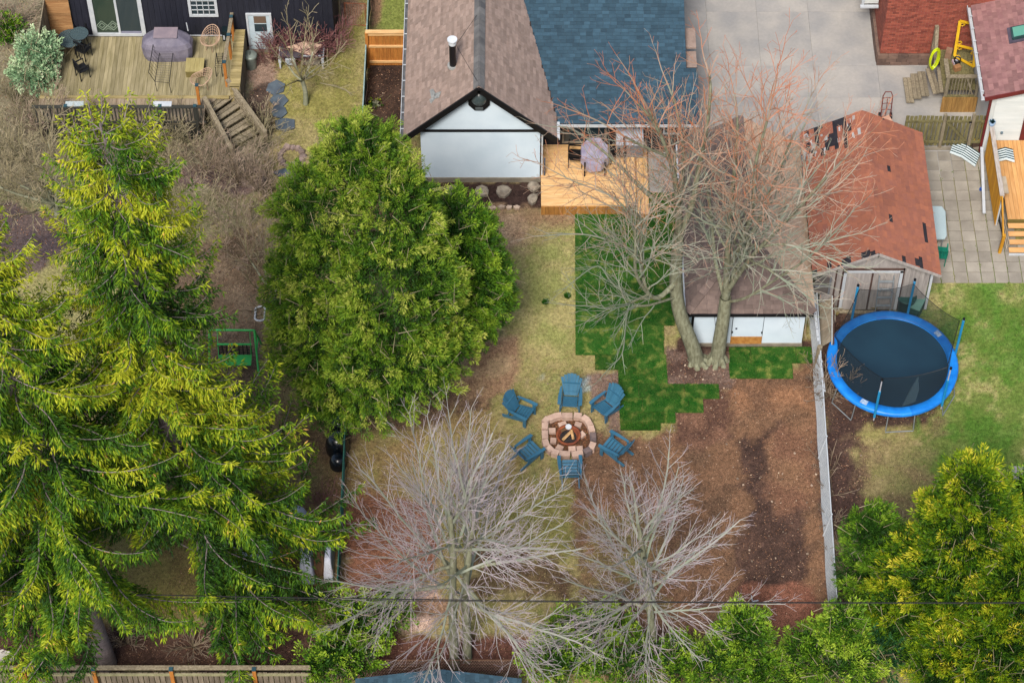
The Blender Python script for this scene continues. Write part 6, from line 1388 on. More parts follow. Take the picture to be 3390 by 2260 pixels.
def grow(seg,p,d,L,r,lvl,cfg,tint0=0.):
    """recursive bare branch; seg collects (p0,p1,r0,r1,lvl,t)"""
    R=random; st=cfg.get('step',.3); n=max(2,int(L/st)); h=L/n; d=np.array(d,float); p=np.array(p,float); side=R.random()*6.28
    rt=cfg['rmin'] if lvl>=cfg['lv'] else max(cfg['rmin'],r*.3); wob=cfg['wob']*(1+.3*lvl); up=cfg['up']; every=cfg['every'][min(lvl,len(cfg['every'])-1)]
    acc=R.random()*every; f0=cfg.get('bare',.12) if lvl>0 else cfg.get('bare0',.25)
    for i in range(n):
        f=(i+1)/n; d=d+np.array((R.gauss(0,wob),R.gauss(0,wob),R.gauss(0,wob)+up*h)); d/=math.sqrt(d@d)
        q=p+d*h; ra=r+(rt-r)*(i/n); rb=r+(rt-r)*f
        seg.append((p,q,ra,rb,lvl,f)); p=q
        if lvl<cfg['lv'] and f>f0:
            acc+=h
            while acc>every:
                acc-=every; side+=2.4+R.gauss(0,.5); an=math.radians(R.uniform(*cfg['ang']))
                a=np.cross(d,(0.3,0.2,1.)); a/=math.sqrt(a@a)+1e-9; b2=np.cross(d,a); s_=math.cos(side)*a+math.sin(side)*b2
                dd=d*math.cos(an)+s_*math.sin(an); l2=cfg['ratio']*(L*(1-f)*.75+L*.28)*R.uniform(.6,1.15)
                if lvl>0: l2=min(l2,cfg['maxl'][min(lvl,len(cfg['maxl'])-1)])
                if l2>.12: grow(seg,q,dd,l2,min(rb*.65,cfg['rk']*l2+.006),lvl+1,cfg)
def limb(seg,pts,r0,r1,cfg,kids=True,f0=.15):
    """main limb through given points, with procedural side branches"""
    pts=[np.array(p,float) for p in pts]; fine=[]
    for i in range(len(pts)-1):
        a=pts[max(0,i-1)];b_=pts[i];c=pts[i+1];d_=pts[min(len(pts)-1,i+2)]
        for k in range(4):
            t=k/4; fine.append(.5*((2*b_)+(-a+c)*t+(2*a-5*b_+4*c-d_)*t*t+(-a+3*b_-3*c+d_)*t**3))
    fine.append(pts[-1]); n=len(fine)-1; Ltot=sum(np.linalg.norm(fine[i+1]-fine[i]) for i in range(n)); run=0; acc=0; side=random.random()*6; every=cfg['every'][0]
    for i in range(n):
        ra=r0+(r1-r0)*i/n; rb=r0+(r1-r0)*(i+1)/n; seg.append((fine[i],fine[i+1],ra,rb,-1,i/n)); h=np.linalg.norm(fine[i+1]-fine[i]); run+=h; f=run/Ltot; d=unit(fine[i+1]-fine[i])
        if kids and f>f0:
            acc+=h
            while acc>every:
                acc-=every; side+=2.4; an=math.radians(random.uniform(*cfg['ang'])); a=unit(np.cross(d,(0.3,.2,1.))); b2=np.cross(d,a); dd=d*math.cos(an)+(math.cos(side)*a+math.sin(side)*b2)*math.sin(an)
                l2=cfg['ratio']*(Ltot*(1-f)*.6+Ltot*.22)*random.uniform(.6,1.2); grow(seg,fine[i+1],dd,l2,min(rb*.6,cfg['rk']*l2+.008),1,cfg)
    if kids: grow(seg,fine[-1],unit(fine[-1]-fine[-3]),Ltot*.22*cfg['ratio']*1.6,r1,1,cfg)
def emit_tree(name,label,cat,base,seg,bm,tm,group=None,tint=None,thick=.035):
    t=thing(name,label,cat,base,group)
    P0=np.array([s[0] for s in seg]);P1=np.array([s[1] for s in seg]);R0=np.array([s[2] for s in seg]);R1=np.array([s[3] for s in seg]);LV=np.array([s[4] for s in seg]);TF=np.array([s[5] for s in seg])
    big=(R0>thick)
    if big.any(): V,Fc=tubes(P0[big],P1[big],R0[big],R1[big],8); newmesh('trunk',V,Fc,bm,t,np.repeat(RNG.random(big.sum())*.3+.3,16),True)
    sm=~big; V,Fc=tubes(P0[sm],P1[sm],R0[sm],R1[sm],3)
    tn=np.clip((LV[sm]+TF[sm])/3.2+RNG.normal(0,.12,sm.sum()),0,1) if tint is None else tint(P0[sm],LV[sm],TF[sm])
    newmesh('crown',V,Fc,tm,t,np.repeat(tn,6)); return t
def pts_at(Yb,lst): return [PY(a,b_,Yb+dy) for a,b_,dy in lst]
# ---- big maple with two trunks
random.seed(21)
cfgM=dict(rmin=.005,lv=3,wob=.07,up=.10,every=[.34,.31,.28],ang=(20,50),ratio=.62,maxl=[9,1.8,.7],rk=.0085,step=.27,bare=.15)
YB=-.85; seg=[]
T1=pts_at(YB,[(2314,1216,0),(2290,1140,.05),(2252,1040,.1),(2238,950,.15),(2240,860,.1),(2248,770,.1)])
T2=pts_at(YB,[(2372,1206,.05),(2384,1120,.1),(2396,1045,.15),(2402,985,.2)])
cf0=dict(cfgM); limb(seg,T1,.27,.17,cf0,False); limb(seg,T2,.25,.19,cf0,False)
for b_ in(T1,T2):
    for a in range(7):
        q=np.array((b_[0][0]+.34*math.cos(a*.9),b_[0][1]+.3*math.sin(a*.9),-.05)); seg.append((q,b_[0]*.3+b_[1]*.7-(0,0,.1),.1,.05,-1,0))
L=[([(2248,772,.1),(2242,640,-.3),(2215,520,-.8),(2160,400,-1.2),(2070,300,-1.5)],.12),([(2248,772,.1),(2290,680,.2),(2312,560,.4),(2340,420,.3),(2352,280,.6),(2330,190,.8)],.12),
 ([(2246,790,.1),(2255,640,.9),(2262,500,1.5),(2236,350,2.0),(2190,230,2.2)],.10),([(2240,930,.1),(2180,985,-.5),(2140,960,-.8),(2122,860,-.9),(2118,740,-.9),(2070,620,-1.),(1960,520,-1.3)],.09),
 ([(2140,965,-.8),(2104,900,-1.2),(2100,760,-1.4),(2040,660,-1.6),(1900,600,-2.0),(1820,560,-2.2)],.06),([(2118,850,-1.),(2030,800,-1.4),(1930,775,-1.7),(1800,780,-1.9)],.045),
 ([(2232,985,0),(2150,1010,-1.),(2085,1020,-1.5),(2070,1090,-1.8),(2060,1170,-2.1),(2020,1215,-2.3)],.045),([(2235,960,.1),(2120,990,-.4),(2030,940,-.6),(1980,880,-.7),(1900,930,-.9)],.04),
 ([(2402,985,.2),(2408,860,.1),(2416,720,-.1),(2432,560,-.2),(2442,420,0),(2430,310,.1)],.12),([(2402,985,.2),(2450,860,.6),(2520,720,.9),(2566,600,1.2),(2622,460,1.3),(2684,320,1.5)],.11),
 ([(2404,970,.2),(2480,860,-.4),(2560,775,-.9),(2660,670,-1.2),(2760,560,-1.5),(2850,470,-1.7)],.09),([(2404,1000,.2),(2470,985,-.4),(2560,930,-.8),(2680,850,-1.2),(2770,760,-1.4),(2830,690,-1.5)],.055),
 ([(2400,985,.2),(2368,860,.8),(2352,700,1.5),(2330,560,2.0),(2300,430,2.4)],.085),([(2420,880,.2),(2488,710,-.9),(2502,540,-1.4),(2540,400,-1.6),(2570,270,-1.8)],.08),
 ([(2440,880,.4),(2540,760,1.6),(2640,640,2.4),(2720,540,2.8)],.07),([(2246,720,0),(2140,640,.6),(2020,520,1.2),(1900,430,1.6),(1830,420,1.8)],.07),([(2215,520,-.8),(2100,470,-1.6),(1980,400,-2.0),(1880,360,-2.2)],.045),([(2245,640,-.3),(2200,470,-.2),(2130,330,.2),(2080,240,.4)],.06)]
for lst,r in L: limb(seg,pts_at(YB,lst),r,.016,cfgM,True,.12)
def tintM(p,lv,tf):
    z=p[:,2]; return np.clip((z-7.2)/8*.8+(lv+tf)/11+RNG.normal(0,.16,len(z)),0,1)
emit_tree('maple_tree','large bare two-trunked tree with reddish twig tips in front of the garage','tree',T1[0]*(1,1,0),seg,bark,twig_red,None,tintM)
print('maple seg',len(seg))
# ---- two bottom trees
def round_tree(name,label,Yb,trunks,nl,Ln,cfg,rt,seed,tm,f_lo=.45):
    """twin or single trunk with many limbs leaving at all heights, low ones spreading flat"""
    random.seed(seed); seg=[]; tops=[]
    for tr in trunks: pp=pts_at(Yb,tr); limb(seg,pp,rt,rt*.5,cfg,False); tops.append(pp)
    for i in range(nl):
        pp=tops[i%len(tops)]; f=f_lo+(1-f_lo)*((i+.5)/nl); m_=len(pp)-1; k=min(int(f*m_),m_-1); u=f*m_-k; q=pp[k]*(1-u)+pp[k+1]*u
        e=math.radians(-4+82*((f-f_lo)/(1-f_lo))**1.25+random.gauss(0,7)); a=i*2.399+random.gauss(0,.25)
        dd=np.array((math.cos(a)*math.cos(e),math.sin(a)*math.cos(e),math.sin(e))); grow(seg,q,dd,Ln*random.uniform(.75,1.08)*(1-.22*max(0,e)/1.4),rt*random.uniform(.26,.42),0,cfg)
    return emit_tree(name,label,'tree',np.array((tops[0][0][0],Yb,0)),seg,bark,tm,None,None,.05),len(seg)
cfgB=dict(rmin=.0038,lv=3,wob=.06,up=.09,every=[.2,.23,.25],ang=(20,46),ratio=.58,maxl=[9,2.3,.8],rk=.0068,step=.28,bare=.1,bare0=.14)
t_,n_=round_tree('bare_tree','bare grey tree with twin trunks at the bottom centre',-12.4,[[(1506,2218,0),(1500,2060,0),(1498,1950,0),(1500,1840,0),(1490,1700,.1)],[(1548,2222,.3),(1545,2080,.3),(1540,1960,.3),(1550,1860,.3),(1570,1720,.5)]],30,4.7,cfgB,.15,5,twig_lilac)
print('tree b',n_)
cfgC=dict(cfgB); cfgC.update(every=[.16,.18,.19],wob=.075,maxl=[9,2.0,.7],ratio=.52,rmin=.0034)
t_,n_=round_tree('bare_tree','bare tree with dense pinkish twigs right of the bottom centre',-12.3,[[(2165,2215,0),(2160,2090,0),(2148,1990,0),(2135,1880,0),(2120,1760,0)]],26,3.8,cfgC,.14,9,twig_lilac,.4)
print('tree c',n_)
# ---- small trees and shrubs, bare
def shrub(name,label,base,n,L,cfg,tm,r=.02,el=(20,80),cat='shrub',group=None,seed=1,trunk=None,spread=.0,thick=.03):
    random.seed(seed); seg=[]; b0=np.array(base,float); b0[2]=0; q=b0.copy()
    if trunk: q=b0+np.array((trunk[1],trunk[2],trunk[0])); limb(seg,[b0,(b0+q)/2+(.05,0,0),q],r*2.4,r*1.8,cfg,False)
    for i in range(n):
        a=i*2.399+random.gauss(0,.3); e=math.radians(random.uniform(*el)); o_=np.array((math.cos(a),math.sin(a),0))*spread*random.random()
        grow(seg,q+o_,(math.cos(a)*math.cos(e),math.sin(a)*math.cos(e),math.sin(e)),L*random.uniform(.7,1.1),r*random.uniform(.6,1),0,cfg)
    return emit_tree(name,label,cat,b0,seg,barkg,tm,group,None,thick),len(seg)
cS=dict(rmin=.0085,lv=2,wob=.1,up=.12,every=[.13,.15],ang=(20,55),ratio=.5,maxl=[5,.9],rk=.01,step=.18,bare=.12,bare0=.2)
cT=dict(cS);cT.update(lv=3,every=[.28,.2,.18],maxl=[5,1.3,.5])
shrub('small_tree','small bare tree with spreading crooked limbs beside the white door',P(1012,345),12,2.7,cT,twig_olive,.04,(25,75),'tree',seed=3,trunk=(1.1,-.05,.1))
for i,(px_,py_,L_) in enumerate(((930,185,1.5),(985,175,1.7),(1045,172,1.7),(1095,170,1.5),(900,200,.9))):
    shrub('red_shrub',['wine red bare shrub just right of the white door','wine red bare shrub behind the plywood sheet, second from the door','wine red bare shrub against the dark wall, third from the door','wine red bare shrub at the right end of the dark wall','low reddish shrub at the foot of the white door'][i],P(px_,py_),34,L_,cS,twig_wine,.012,(35,85),seed=30+i,group='wine red shrubs along the dark wall',spread=.35)
big=[(190,720,16,4.2,.05,'large many-stemmed bare tree at the left edge beyond the spruce'),(915,1012,13,3.4,.045,'bare tree with long low limbs beside the white hoop')]
for i,(px_,py_,n,L_,r_,lb) in enumerate(big): shrub('bare_tree',lb,P(px_,py_),n,L_,cT,twig_olive,r_,(25,80),'tree',seed=50+i,trunk=(.7,0,0))
sh=[(60,330,20,1.6,'dense leafless shrub above the left spruce, topmost at the edge'),(150,430,18,1.8,'leafless shrub in front of the left end of the old deck'),(60,520,18,1.9,'tangled leafless shrub at the left edge below the deck'),(300,440,18,1.5,'leafless shrub at the deck railing near the spotted tray'),(560,520,22,1.6,'leafless shrub below the middle of the deck railing'),(690,560,20,1.6,'leafless shrub at the foot of the deck stairs'),(640,470,16,1.3,'twiggy shrub between railing and stairs'),(790,600,22,1.6,'spreading twiggy shrub below the stairs'),(860,480,18,1.2,'twiggy shrub against the right rail of the stairs'),(880,640,22,1.7,'twiggy shrub above the grey green lawn'),(640,760,16,1.9,'thin bare shrub right of the spruce top'),(820,840,18,2.2,'thin bare shrub left of the cedar'),(430,520,14,1.5,'small twiggy shrub half behind the spruce top'),(860,390,14,.9,'pale tipped twiggy bush right of the stairs'),(880,430,14,.9,'pale tipped twiggy bush nearest the stepping stones'),(30,110,26,1.5,'dome of dense pale twigs in the top left corner'),(20,640,14,2.0,'bare shrub at the left edge above the dark bed')]
for i,(px_,py_,n,L_,lb) in enumerate(sh): shrub('bare_shrub',lb,P(px_,py_),int(n*1.15),L_*1.12,cS,twig_brown if i%2 else twig_olive,.018,(25,80),seed=70+i,group='leafless shrubs of the left garden',spread=.3)
shrub('bare_shrub','spiky leafless bush growing through the wire fence by the trampoline',P(2748,1310),17,1.7,cS,twig_brown,.018,(25,75),seed=120,spread=.15)
for i,(px_,py_) in enumerate(((2745,1560),(2752,1640),(2760,1740),(2765,1840))):
    shrub('fence_sapling',['thin sapling by the wire fence, nearest the trampoline','thin sapling by the wire fence, second from the trampoline','thin sapling by the wire fence, third from the trampoline','thin sapling by the wire fence, beside the small conifer'][i],P(px_,py_),5,1.,cS,twig_brown,.012,(20,70),seed=130+i,group='saplings along the wire fence')
for i,(px_,py_,L_) in enumerate(((2850,2000,2.4),(2870,2210,1.8))): shrub('bare_shrub',['tall thin leafless shrub between the lower right conifers','leafless shrub among the dark green foliage at the bottom right'][i],P(px_,py_),6,L_,cS,twig_olive,.016,(40,85),seed=140+i)
shrub('bare_shrub','reddish leafless bush behind the white tarpaulins',P(1080,1680),24,.9,cS,twig_wine,.01,(50,85),seed=145,spread=.2)
for i,(px_,py_) in enumerate(((60,2120),(200,2110),(420,2130),(640,2140))): shrub('bare_shrub',['dark leafless shrub above the boundary fence at the far left','dark leafless shrub above the boundary fence left of the grey trunk','leafless shrub above the boundary fence right of the grey trunk','leafless shrub above the boundary fence under the spruce'][i],P(px_,py_),20,1.2,cS,twig_wine if i<2 else twig_brown,.014,(15,70),seed=150+i,group='shrubs behind the boundary fence')
# fallen branch
a=P(1060,275,.25); random.seed(5); seg=[]; grow(seg,a,(1,-.02,0),1.3,.02,1,dict(cS,up=0)); emit_tree('fallen_branch','pale fallen branch lying on the side lawn','branch',a*(1,1,0),seg,barkg,twig_olive)
# ---- foliage helpers
def spray_cloud(C,N,per,L,W,rng,spread=.7,flat=.0,upb=.35,dark=None,size=.1):
    """clumps at C facing N: fans of pointed leaflets; returns V,F,tint"""
    n=len(C); Cc=np.repeat(C,per,0); Nn=np.repeat(N,per,0); m=len(Cc)
    D=unit(Nn+rng.normal(0,spread,(m,3))+np.array((0,0,upb))); off=rng.normal(0,size,(m,3)); No=unit(rng.normal(0,1,(m,3)))
    V,Fc=rhombi(Cc+off,D,No,rng.uniform(.6,1.25,m)*L,rng.uniform(.6,1.3,m)*W); return V,Fc,off,D
def lobes_tree(name,label,base,lobes,n,leafm,seed,per=9,L=.13,W=.055,rough=.22,twigm=None,cat='tree',tb=0.,trunk_r=.12,group=None,tw=1.,pl=.6,pw=.17,droop=.0):
    """crown of plume-like boughs round several lobes, with gaps, dark inner growth and limbs"""
    rng=np.random.default_rng(seed); t=thing(name,label,cat,np.array(base)*(1,1,0),group); lo=np.array(lobes,float)
    ar=(lo[:,3]*lo[:,4]+lo[:,3]*lo[:,5]+lo[:,4]*lo[:,5]); pr=ar/ar.sum(); npl=int(ar.sum()*4.19*n)
    li=rng.choice(len(lo),npl,p=pr); U=rng.normal(0,1,(npl,3)); U=unit(U); lowm=U[:,2]<-.3; U[lowm,2]*=-rng.random(lowm.sum()); U=unit(U)
    rad=lo[li,3:6]; th=np.arctan2(U[:,1],U[:,0]); ph=np.arcsin(np.clip(U[:,2],-1,1))
    lump=vnoise(th*1.8+li*7,ph*2.4+li*3,.5,seed%7)*.65+vnoise(th*5+li,ph*5,.6,seed%5+2)*.35
    s=(1-rough)+rough*2*(lump-.1)-np.abs(rng.normal(0,.07,npl)); C=lo[li,0:3]+U*rad*s[:,None]; N=unit(U/rad)
    keep=np.ones(npl,bool)
    for k in range(len(lo)): keep&=~((np.linalg.norm((C-lo[k,0:3])/lo[k,3:6],axis=1)<.70)&(li!=k))
    keep&=C[:,2]>.15; C,N,lump,s=C[keep],N[keep],lump[keep],s[keep]; m=len(C)
    A=unit(N+rng.normal(0,.3,(m,3))+np.array((0,0,.35-droop))); pb=rng.normal(0,.13,m); ln=pl*rng.uniform(.55,1.25,m); S1=unit(np.cross(A,rng.normal(0,1,(m,3)))); S2=np.cross(A,S1)
    k=per; g=rng.random((m,k)); an=rng.random((m,k))*6.283; wr=pw*np.sin(np.pi*(g*.82+.14))*np.sqrt(rng.random((m,k)))*(.7+.6*rng.random((m,1)))
    R_=np.cos(an)[...,None]*S1[:,None]+.65*np.sin(an)[...,None]*S2[:,None]
    Q=C[:,None]+A[:,None]*((g-.45)*ln[:,None])[...,None]+R_*wr[...,None]; D=unit(A[:,None]*.9+R_*.7+rng.normal(0,.2,(m,k,3))+np.array((0,0,-droop)))
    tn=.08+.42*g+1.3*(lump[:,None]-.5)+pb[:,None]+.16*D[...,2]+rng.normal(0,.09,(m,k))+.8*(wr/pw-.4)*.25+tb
    V,Fc=rhombi(Q.reshape(-1,3),D.reshape(-1,3),unit(rng.normal(0,1,(m*k,3))),rng.uniform(.6,1.3,m*k)*L,rng.uniform(.6,1.3,m*k)*W)
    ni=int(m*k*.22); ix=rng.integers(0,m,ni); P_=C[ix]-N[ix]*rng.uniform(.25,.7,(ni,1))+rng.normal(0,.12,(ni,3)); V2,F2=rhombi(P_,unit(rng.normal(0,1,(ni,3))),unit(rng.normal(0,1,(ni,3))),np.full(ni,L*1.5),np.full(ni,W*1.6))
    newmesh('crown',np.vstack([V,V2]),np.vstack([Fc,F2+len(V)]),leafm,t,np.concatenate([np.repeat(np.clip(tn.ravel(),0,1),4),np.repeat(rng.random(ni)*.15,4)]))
    kt=int(m*.5*tw); ix=rng.integers(0,m,kt); P1=C[ix]+A[ix]*.22+rng.normal(0,.05,(kt,3)); P0=P1-unit(N[ix]+rng.normal(0,.7,(kt,3)))*rng.uniform(.25,.7,(kt,1)); V,Fc=tubes(P0,P1,np.full(kt,.011),np.full(kt,.005),3); newmesh('twigs',V,Fc,twigm or twig_olive,t,np.repeat(rng.random(kt),6))['kind']='stuff'
    b0=np.array((base[0],base[1],0.)); P0=[];P1=[];R0=[];R1=[]
    for l in lobes: P0.append(b0);P1.append(np.array(l[:3],float));R0.append(trunk_r);R1.append(trunk_r*.35)
    for l in lobes:
        for _ in range(26):
            u=unit(rng.normal(0,1,3)+(0,0,.3)); P0.append(np.array(l[:3])-np.array((0,0,l[5]*.5))*rng.random()); P1.append(np.array(l[:3])+u*np.array(l[3:6])*.85);R0.append(.03);R1.append(.01)
    V,Fc=tubes(P0,P1,np.array(R0),np.array(R1),6); newmesh('trunk',V,Fc,bark,t,.5)
    global NLEAF; NLEAF+=m*k+ni; print(name,m,m*k)
    return t
NLEAF=0
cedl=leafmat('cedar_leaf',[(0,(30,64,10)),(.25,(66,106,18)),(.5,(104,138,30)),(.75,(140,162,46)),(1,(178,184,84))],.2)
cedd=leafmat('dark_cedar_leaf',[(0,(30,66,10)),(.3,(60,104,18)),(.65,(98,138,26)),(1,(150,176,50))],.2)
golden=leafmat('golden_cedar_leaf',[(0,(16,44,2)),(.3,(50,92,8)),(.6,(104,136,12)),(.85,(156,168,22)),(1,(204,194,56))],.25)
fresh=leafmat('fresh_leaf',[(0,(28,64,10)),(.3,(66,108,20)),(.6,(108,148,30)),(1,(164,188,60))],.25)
def lb(px_,py_,z,rx_,ry_,rz_): p=P(px_,py_,z); return (p[0],p[1],z,rx_,ry_,rz_)
base=P(1235,1340)
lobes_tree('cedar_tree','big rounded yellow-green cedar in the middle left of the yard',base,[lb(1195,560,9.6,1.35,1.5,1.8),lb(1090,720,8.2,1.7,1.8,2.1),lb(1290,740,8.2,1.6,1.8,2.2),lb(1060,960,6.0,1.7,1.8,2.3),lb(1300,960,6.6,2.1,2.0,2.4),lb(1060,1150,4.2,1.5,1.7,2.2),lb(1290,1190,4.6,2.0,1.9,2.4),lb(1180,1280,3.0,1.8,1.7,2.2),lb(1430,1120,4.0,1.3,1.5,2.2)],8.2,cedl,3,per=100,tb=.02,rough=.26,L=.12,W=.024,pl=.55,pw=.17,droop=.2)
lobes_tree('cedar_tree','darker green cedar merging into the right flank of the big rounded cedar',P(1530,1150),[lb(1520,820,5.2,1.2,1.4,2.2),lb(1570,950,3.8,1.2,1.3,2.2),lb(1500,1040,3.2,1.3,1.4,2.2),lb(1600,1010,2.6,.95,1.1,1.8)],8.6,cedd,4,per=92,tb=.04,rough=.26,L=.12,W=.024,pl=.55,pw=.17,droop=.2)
# conifers at the lower right
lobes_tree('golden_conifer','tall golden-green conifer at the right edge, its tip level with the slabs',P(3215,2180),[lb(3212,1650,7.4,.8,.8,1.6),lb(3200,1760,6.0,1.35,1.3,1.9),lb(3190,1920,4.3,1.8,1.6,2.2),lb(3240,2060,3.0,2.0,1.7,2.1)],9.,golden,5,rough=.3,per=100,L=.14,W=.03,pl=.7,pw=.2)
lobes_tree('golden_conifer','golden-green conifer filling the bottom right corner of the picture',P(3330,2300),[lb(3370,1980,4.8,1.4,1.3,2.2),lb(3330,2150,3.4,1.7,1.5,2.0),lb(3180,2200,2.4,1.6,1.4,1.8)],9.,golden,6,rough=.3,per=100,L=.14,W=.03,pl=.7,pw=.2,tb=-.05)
lobes_tree('green_conifer','darker conifer cut off by the right edge beside the golden one',P(3420,1850),[lb(3400,1720,4.2,.8,1.0,2.0)],10.,cedd,7,per=60,pl=.7)
lobes_tree('green_conifer','mid green conifer beside the lower end of the wire fence',P(2890,1960),[lb(2885,1790,3.2,.8,.8,1.5),lb(2880,1900,2.0,.9,.9,1.3)],9.,fresh,8,per=84,pl=.55,L=.12,W=.028,tb=-.12)
lobes_tree('golden_conifer','broad yellow-green conifer between the tall golden one and the small green one',P(3010,2150),[lb(3030,1900,3.6,1.1,1.0,1.7),lb(3010,2020,2.6,1.2,1.1,1.6)],9.,golden,9,per=100,pl=.65,pw=.2,L=.14,W=.03,tb=-.1)
lobes_tree('dark_bush','dark bluish green bush low between the conifers at the bottom',P(2920,2230),[lb(2900,2160,1.4,1.1,.9,1.2)],9.,leafmat('blue_green_leaf',[(0,(20,60,30)),(.5,(46,96,48)),(1,(78,124,60))],.2),10,per=40,cat='bush')
lobes_tree('green_bush','fresh green bushy conifer in front of the end of the wire fence',P(2760,2230),[lb(2790,2100,2.4,.65,.7,1.3),lb(2690,2170,1.7,.9,.8,1.2),lb(2790,2210,1.7,1.1,.8,1.2),lb(2620,2230,1.2,.7,.7,.9)],9.,fresh,11,L=.12,W=.034,rough=.34,per=66,pl=.55,pw=.19,cat='bush',tb=.05)
lobes_tree('green_bush','fresh green bushy conifer left of the brown earth at the bottom right',P(2430,2260),[lb(2460,2120,2.3,.75,.8,1.5),lb(2380,2210,1.5,1.0,.8,1.1),lb(2520,2230,1.4,.7,.7,1.0)],9.,fresh,12,L=.12,W=.034,rough=.34,per=66,pl=.55,pw=.19,cat='bush',tb=.05)
lobes_tree('green_bush','loose green bush behind the densest bare twigs at the bottom',P(1950,2220),[lb(1960,2100,1.2,1.5,.9,.9),lb(1850,2190,1.2,1.1,.9,1.0),lb(2080,2190,1.2,1.4,.9,1.0),lb(2230,2200,1.3,.9,.8,1.0)],9.,fresh,13,L=.09,W=.045,rough=.4,per=46,pl=.5,pw=.18,cat='bush',tb=.06)
lobes_tree('green_bush','loose fresh green bush at the bottom left of the twin trunks',P(1230,2180),[lb(1280,2020,1.1,.8,.7,.8),lb(1180,2080,1.3,1.2,1.0,1.1),lb(1120,2190,1.2,1.2,.9,1.1)],9.,fresh,14,L=.09,W=.045,rough=.4,per=46,pl=.5,pw=.18,cat='bush',tb=.06)
lobes_tree('silver_bush','pale silvery green bush at the left end of the old deck',P(130,260),[lb(125,180,1.7,.75,.7,.9),lb(110,250,1.1,.8,.7,.8)],16.,leafmat('silver_leaf',[(0,(96,134,96)),(.4,(146,180,136)),(.8,(188,210,164)),(1,(214,220,186))],.2),15,per=40,pl=.4,pw=.12,L=.1,W=.05,cat='bush')
lobes_tree('green_bush','small dark green shrub under the pale twigs in the top left corner',P(20,130),[lb(15,100,.5,.5,.4,.4)],14.,cedd,16,per=40,cat='bush')
lobes_tree('garden_plant','small yellow-green seedlings on the dark soil beside the house',P(1240,350),[lb(1245,345,.12,.22,.2,.12)],60.,golden,17,per=6,pl=.1,pw=.05,L=.09,W=.05,cat='plant',trunk_r=.01)
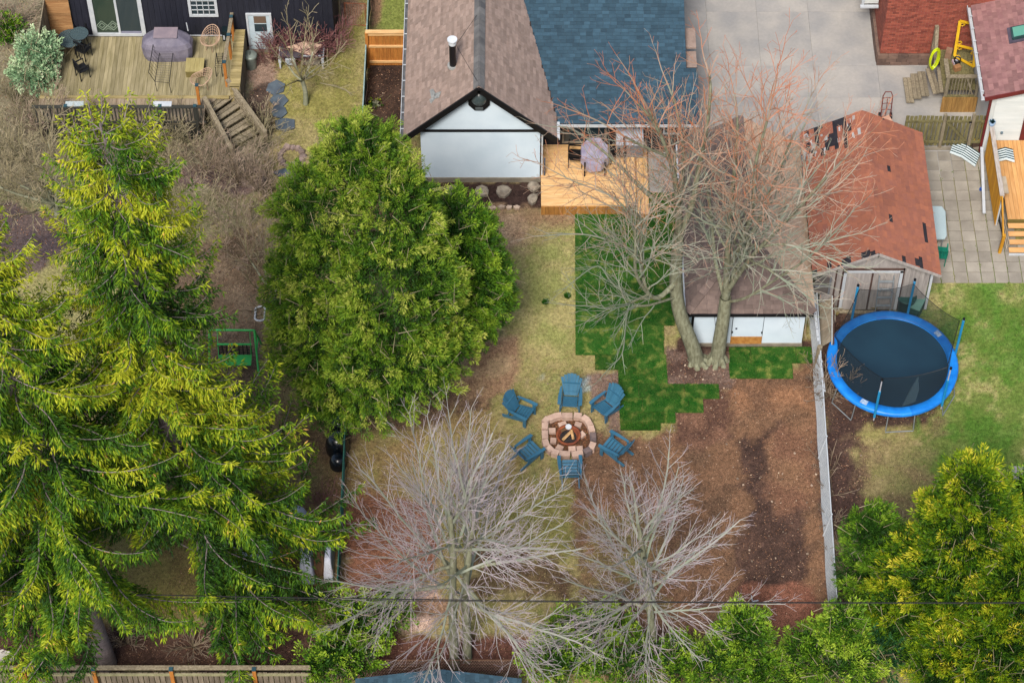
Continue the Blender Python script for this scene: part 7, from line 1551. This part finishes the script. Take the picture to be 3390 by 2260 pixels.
# ---- spruces
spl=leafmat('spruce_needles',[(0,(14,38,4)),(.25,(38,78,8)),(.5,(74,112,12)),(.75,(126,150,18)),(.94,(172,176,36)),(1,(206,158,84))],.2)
def spruce(name,label,tr,rtr,zlo,zhi,rad,seed,nb=7,dz=.36,gap=.12,r_lo=4.2,tb=0.,bare_left=0):
    rng=np.random.default_rng(seed); random.seed(seed); t=thing(name,label,'tree',np.array(tr[0])*(1,1,0)); tr=np.array(tr,float)
    zs=tr[:,2]; at=lambda z:np.array([np.interp(z,zs,tr[:,0]),np.interp(z,zs,tr[:,1]),z]); zt_=zs[-1]
    seg=[(tr[i],tr[i+1],rtr*(1-zs[i]/zt_*.93),rtr*(1-zs[i+1]/zt_*.93)) for i in range(len(tr)-1)]
    V,Fc=tubes([s[0] for s in seg],[s[1] for s in seg],np.array([s[2] for s in seg]),np.array([s[3] for s in seg]),14); newmesh('trunk',V,Fc,sbark,t,.5,True)
    BP0=[];BP1=[];BR0=[];BR1=[]; SC_=[];SD=[];ST=[]; z=zlo; ph=rng.random()*6
    while z<zt_-.1:
        rr_=rad(z); n=nb if z<zt_-2 else 5
        for i in range(n):
            if rng.random()<gap: continue
            a=ph+i*6.283/n+rng.normal(0,.22)
            if bare_left and z<8.4 and math.cos(a)*bare_left>.12 and rng.random()<.88: continue
            L_=rr_*rng.uniform(.62,1.18); b0=at(z+rng.normal(0,.12)); o_=np.array((math.cos(a),math.sin(a),0)); drop=.20+.14*rng.random(); tip=.34+.2*rng.random(); m=max(5,int(L_/.22)); bw=rng.random(); side=np.array((-o_[1],o_[0],0)); cur=rng.normal(0,.12)
            ts=np.linspace(0,1,m+1); up0=.12 if z<zt_-3 else .45
            pts=b0+np.outer(ts*L_,o_)+np.outer(ts**2*L_*cur+.06*L_*np.sin(ts*5+ph*3+i),side)+np.outer(L_*(up0*ts-drop*1.6*ts**2+tip*1.1*ts**3.5),(0,0,1.))
            r0=.008+.004*L_
            for k in range(m): BP0.append(pts[k]);BP1.append(pts[k+1]);BR0.append(r0*(1-k/m)+.006);BR1.append(r0*(1-(k+1)/m)+.006)
            # secondary branchlets, hanging
            ns=int(L_/.05)
            for s_ in range(ns):
                f=.2+.82*((s_+rng.random())/ns); f=min(f,1.); p=np.array([np.interp(f,ts,pts[:,c]) for c in range(3)]); sg=1 if s_%2 else -1
                wmax=.09+.34*min(1,(1-f)*1.9+.12)*min(1.3,L_/2.6)*(.75+.6*bw); l2=wmax*rng.uniform(.6,1.2)
                d=unit(o_*(.75+.3*rng.random())+side*sg*rng.uniform(.35,1.15)+np.array((0,0,-.35-.45*rng.random()+.25*(f>.9)))); q=max(2,int(l2/.05))
                for u in range(q):
                    g_=(u+rng.random()*.8)/q; SC_.append(p+d*l2*g_+np.array((rng.normal(0,.025),rng.normal(0,.025),.05-.45*l2*g_*g_+rng.normal(0,.03)))); SD.append(d); ST.append(.45*f+.35*g_)
        z+=dz*rng.uniform(.8,1.2)*(1. if z<zt_-5 else .8); ph+=.9
    SC_=np.array(SC_);SD=np.array(SD);ST=np.array(ST); n=len(SC_)
    V,Fc=tubes(BP0,BP1,np.array(BR0),np.array(BR1),4); newmesh('limbs',V,Fc,sbark,t,.5)
    # hanging shoots: two crossed needle-clad leaflets per shoot plus forward tips
    D=unit(SD*.55+rng.normal(0,.28,(n,3))+np.array((0,0,-.75))); V1,F1=rhombi(SC_,D,unit(rng.normal(0,1,(n,3))),rng.uniform(.13,.26,n),rng.uniform(.026,.044,n))
    D2=unit(SD+rng.normal(0,.35,(n,3))+np.array((0,0,.1))); V2,F2=rhombi(SC_,D2,unit(np.array((0,0,1.))+rng.normal(0,.5,(n,3))),rng.uniform(.10,.2,n),rng.uniform(.026,.044,n))
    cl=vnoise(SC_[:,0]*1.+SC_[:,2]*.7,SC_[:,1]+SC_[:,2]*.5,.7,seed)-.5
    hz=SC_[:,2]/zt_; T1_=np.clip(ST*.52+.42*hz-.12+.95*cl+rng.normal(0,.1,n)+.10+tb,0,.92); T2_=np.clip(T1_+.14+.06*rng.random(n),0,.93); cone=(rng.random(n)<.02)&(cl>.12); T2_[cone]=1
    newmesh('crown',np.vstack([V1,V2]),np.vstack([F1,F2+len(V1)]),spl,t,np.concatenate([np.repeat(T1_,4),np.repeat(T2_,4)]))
    print(name,n); return t
ys=P(748,1990)[1]
tr2=[P(748,1990),PY(677,1785,ys),PY(623,1652,ys),PY(540,1364,ys),PY(500,1167,ys),PY(427,848,ys),PY(375,560,ys),PY(330,410,ys)]
zt2=tr2[-1][2]; print('spruce2 top',zt2)
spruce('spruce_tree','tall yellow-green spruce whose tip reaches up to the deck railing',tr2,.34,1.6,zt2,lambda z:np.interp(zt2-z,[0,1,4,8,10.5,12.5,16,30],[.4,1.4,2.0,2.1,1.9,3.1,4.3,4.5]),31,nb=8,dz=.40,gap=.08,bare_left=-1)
ys=P(352,2195)[1]
tr1=[P(352,2195),PY(290,2010,ys),PY(235,1840,ys),PY(165,1640,ys),PY(85,1410,ys),PY(0,1190,ys),PY(-90,900,ys),PY(-150,700,ys)]
zt1=tr1[-1][2]; print('spruce1 top',zt1)
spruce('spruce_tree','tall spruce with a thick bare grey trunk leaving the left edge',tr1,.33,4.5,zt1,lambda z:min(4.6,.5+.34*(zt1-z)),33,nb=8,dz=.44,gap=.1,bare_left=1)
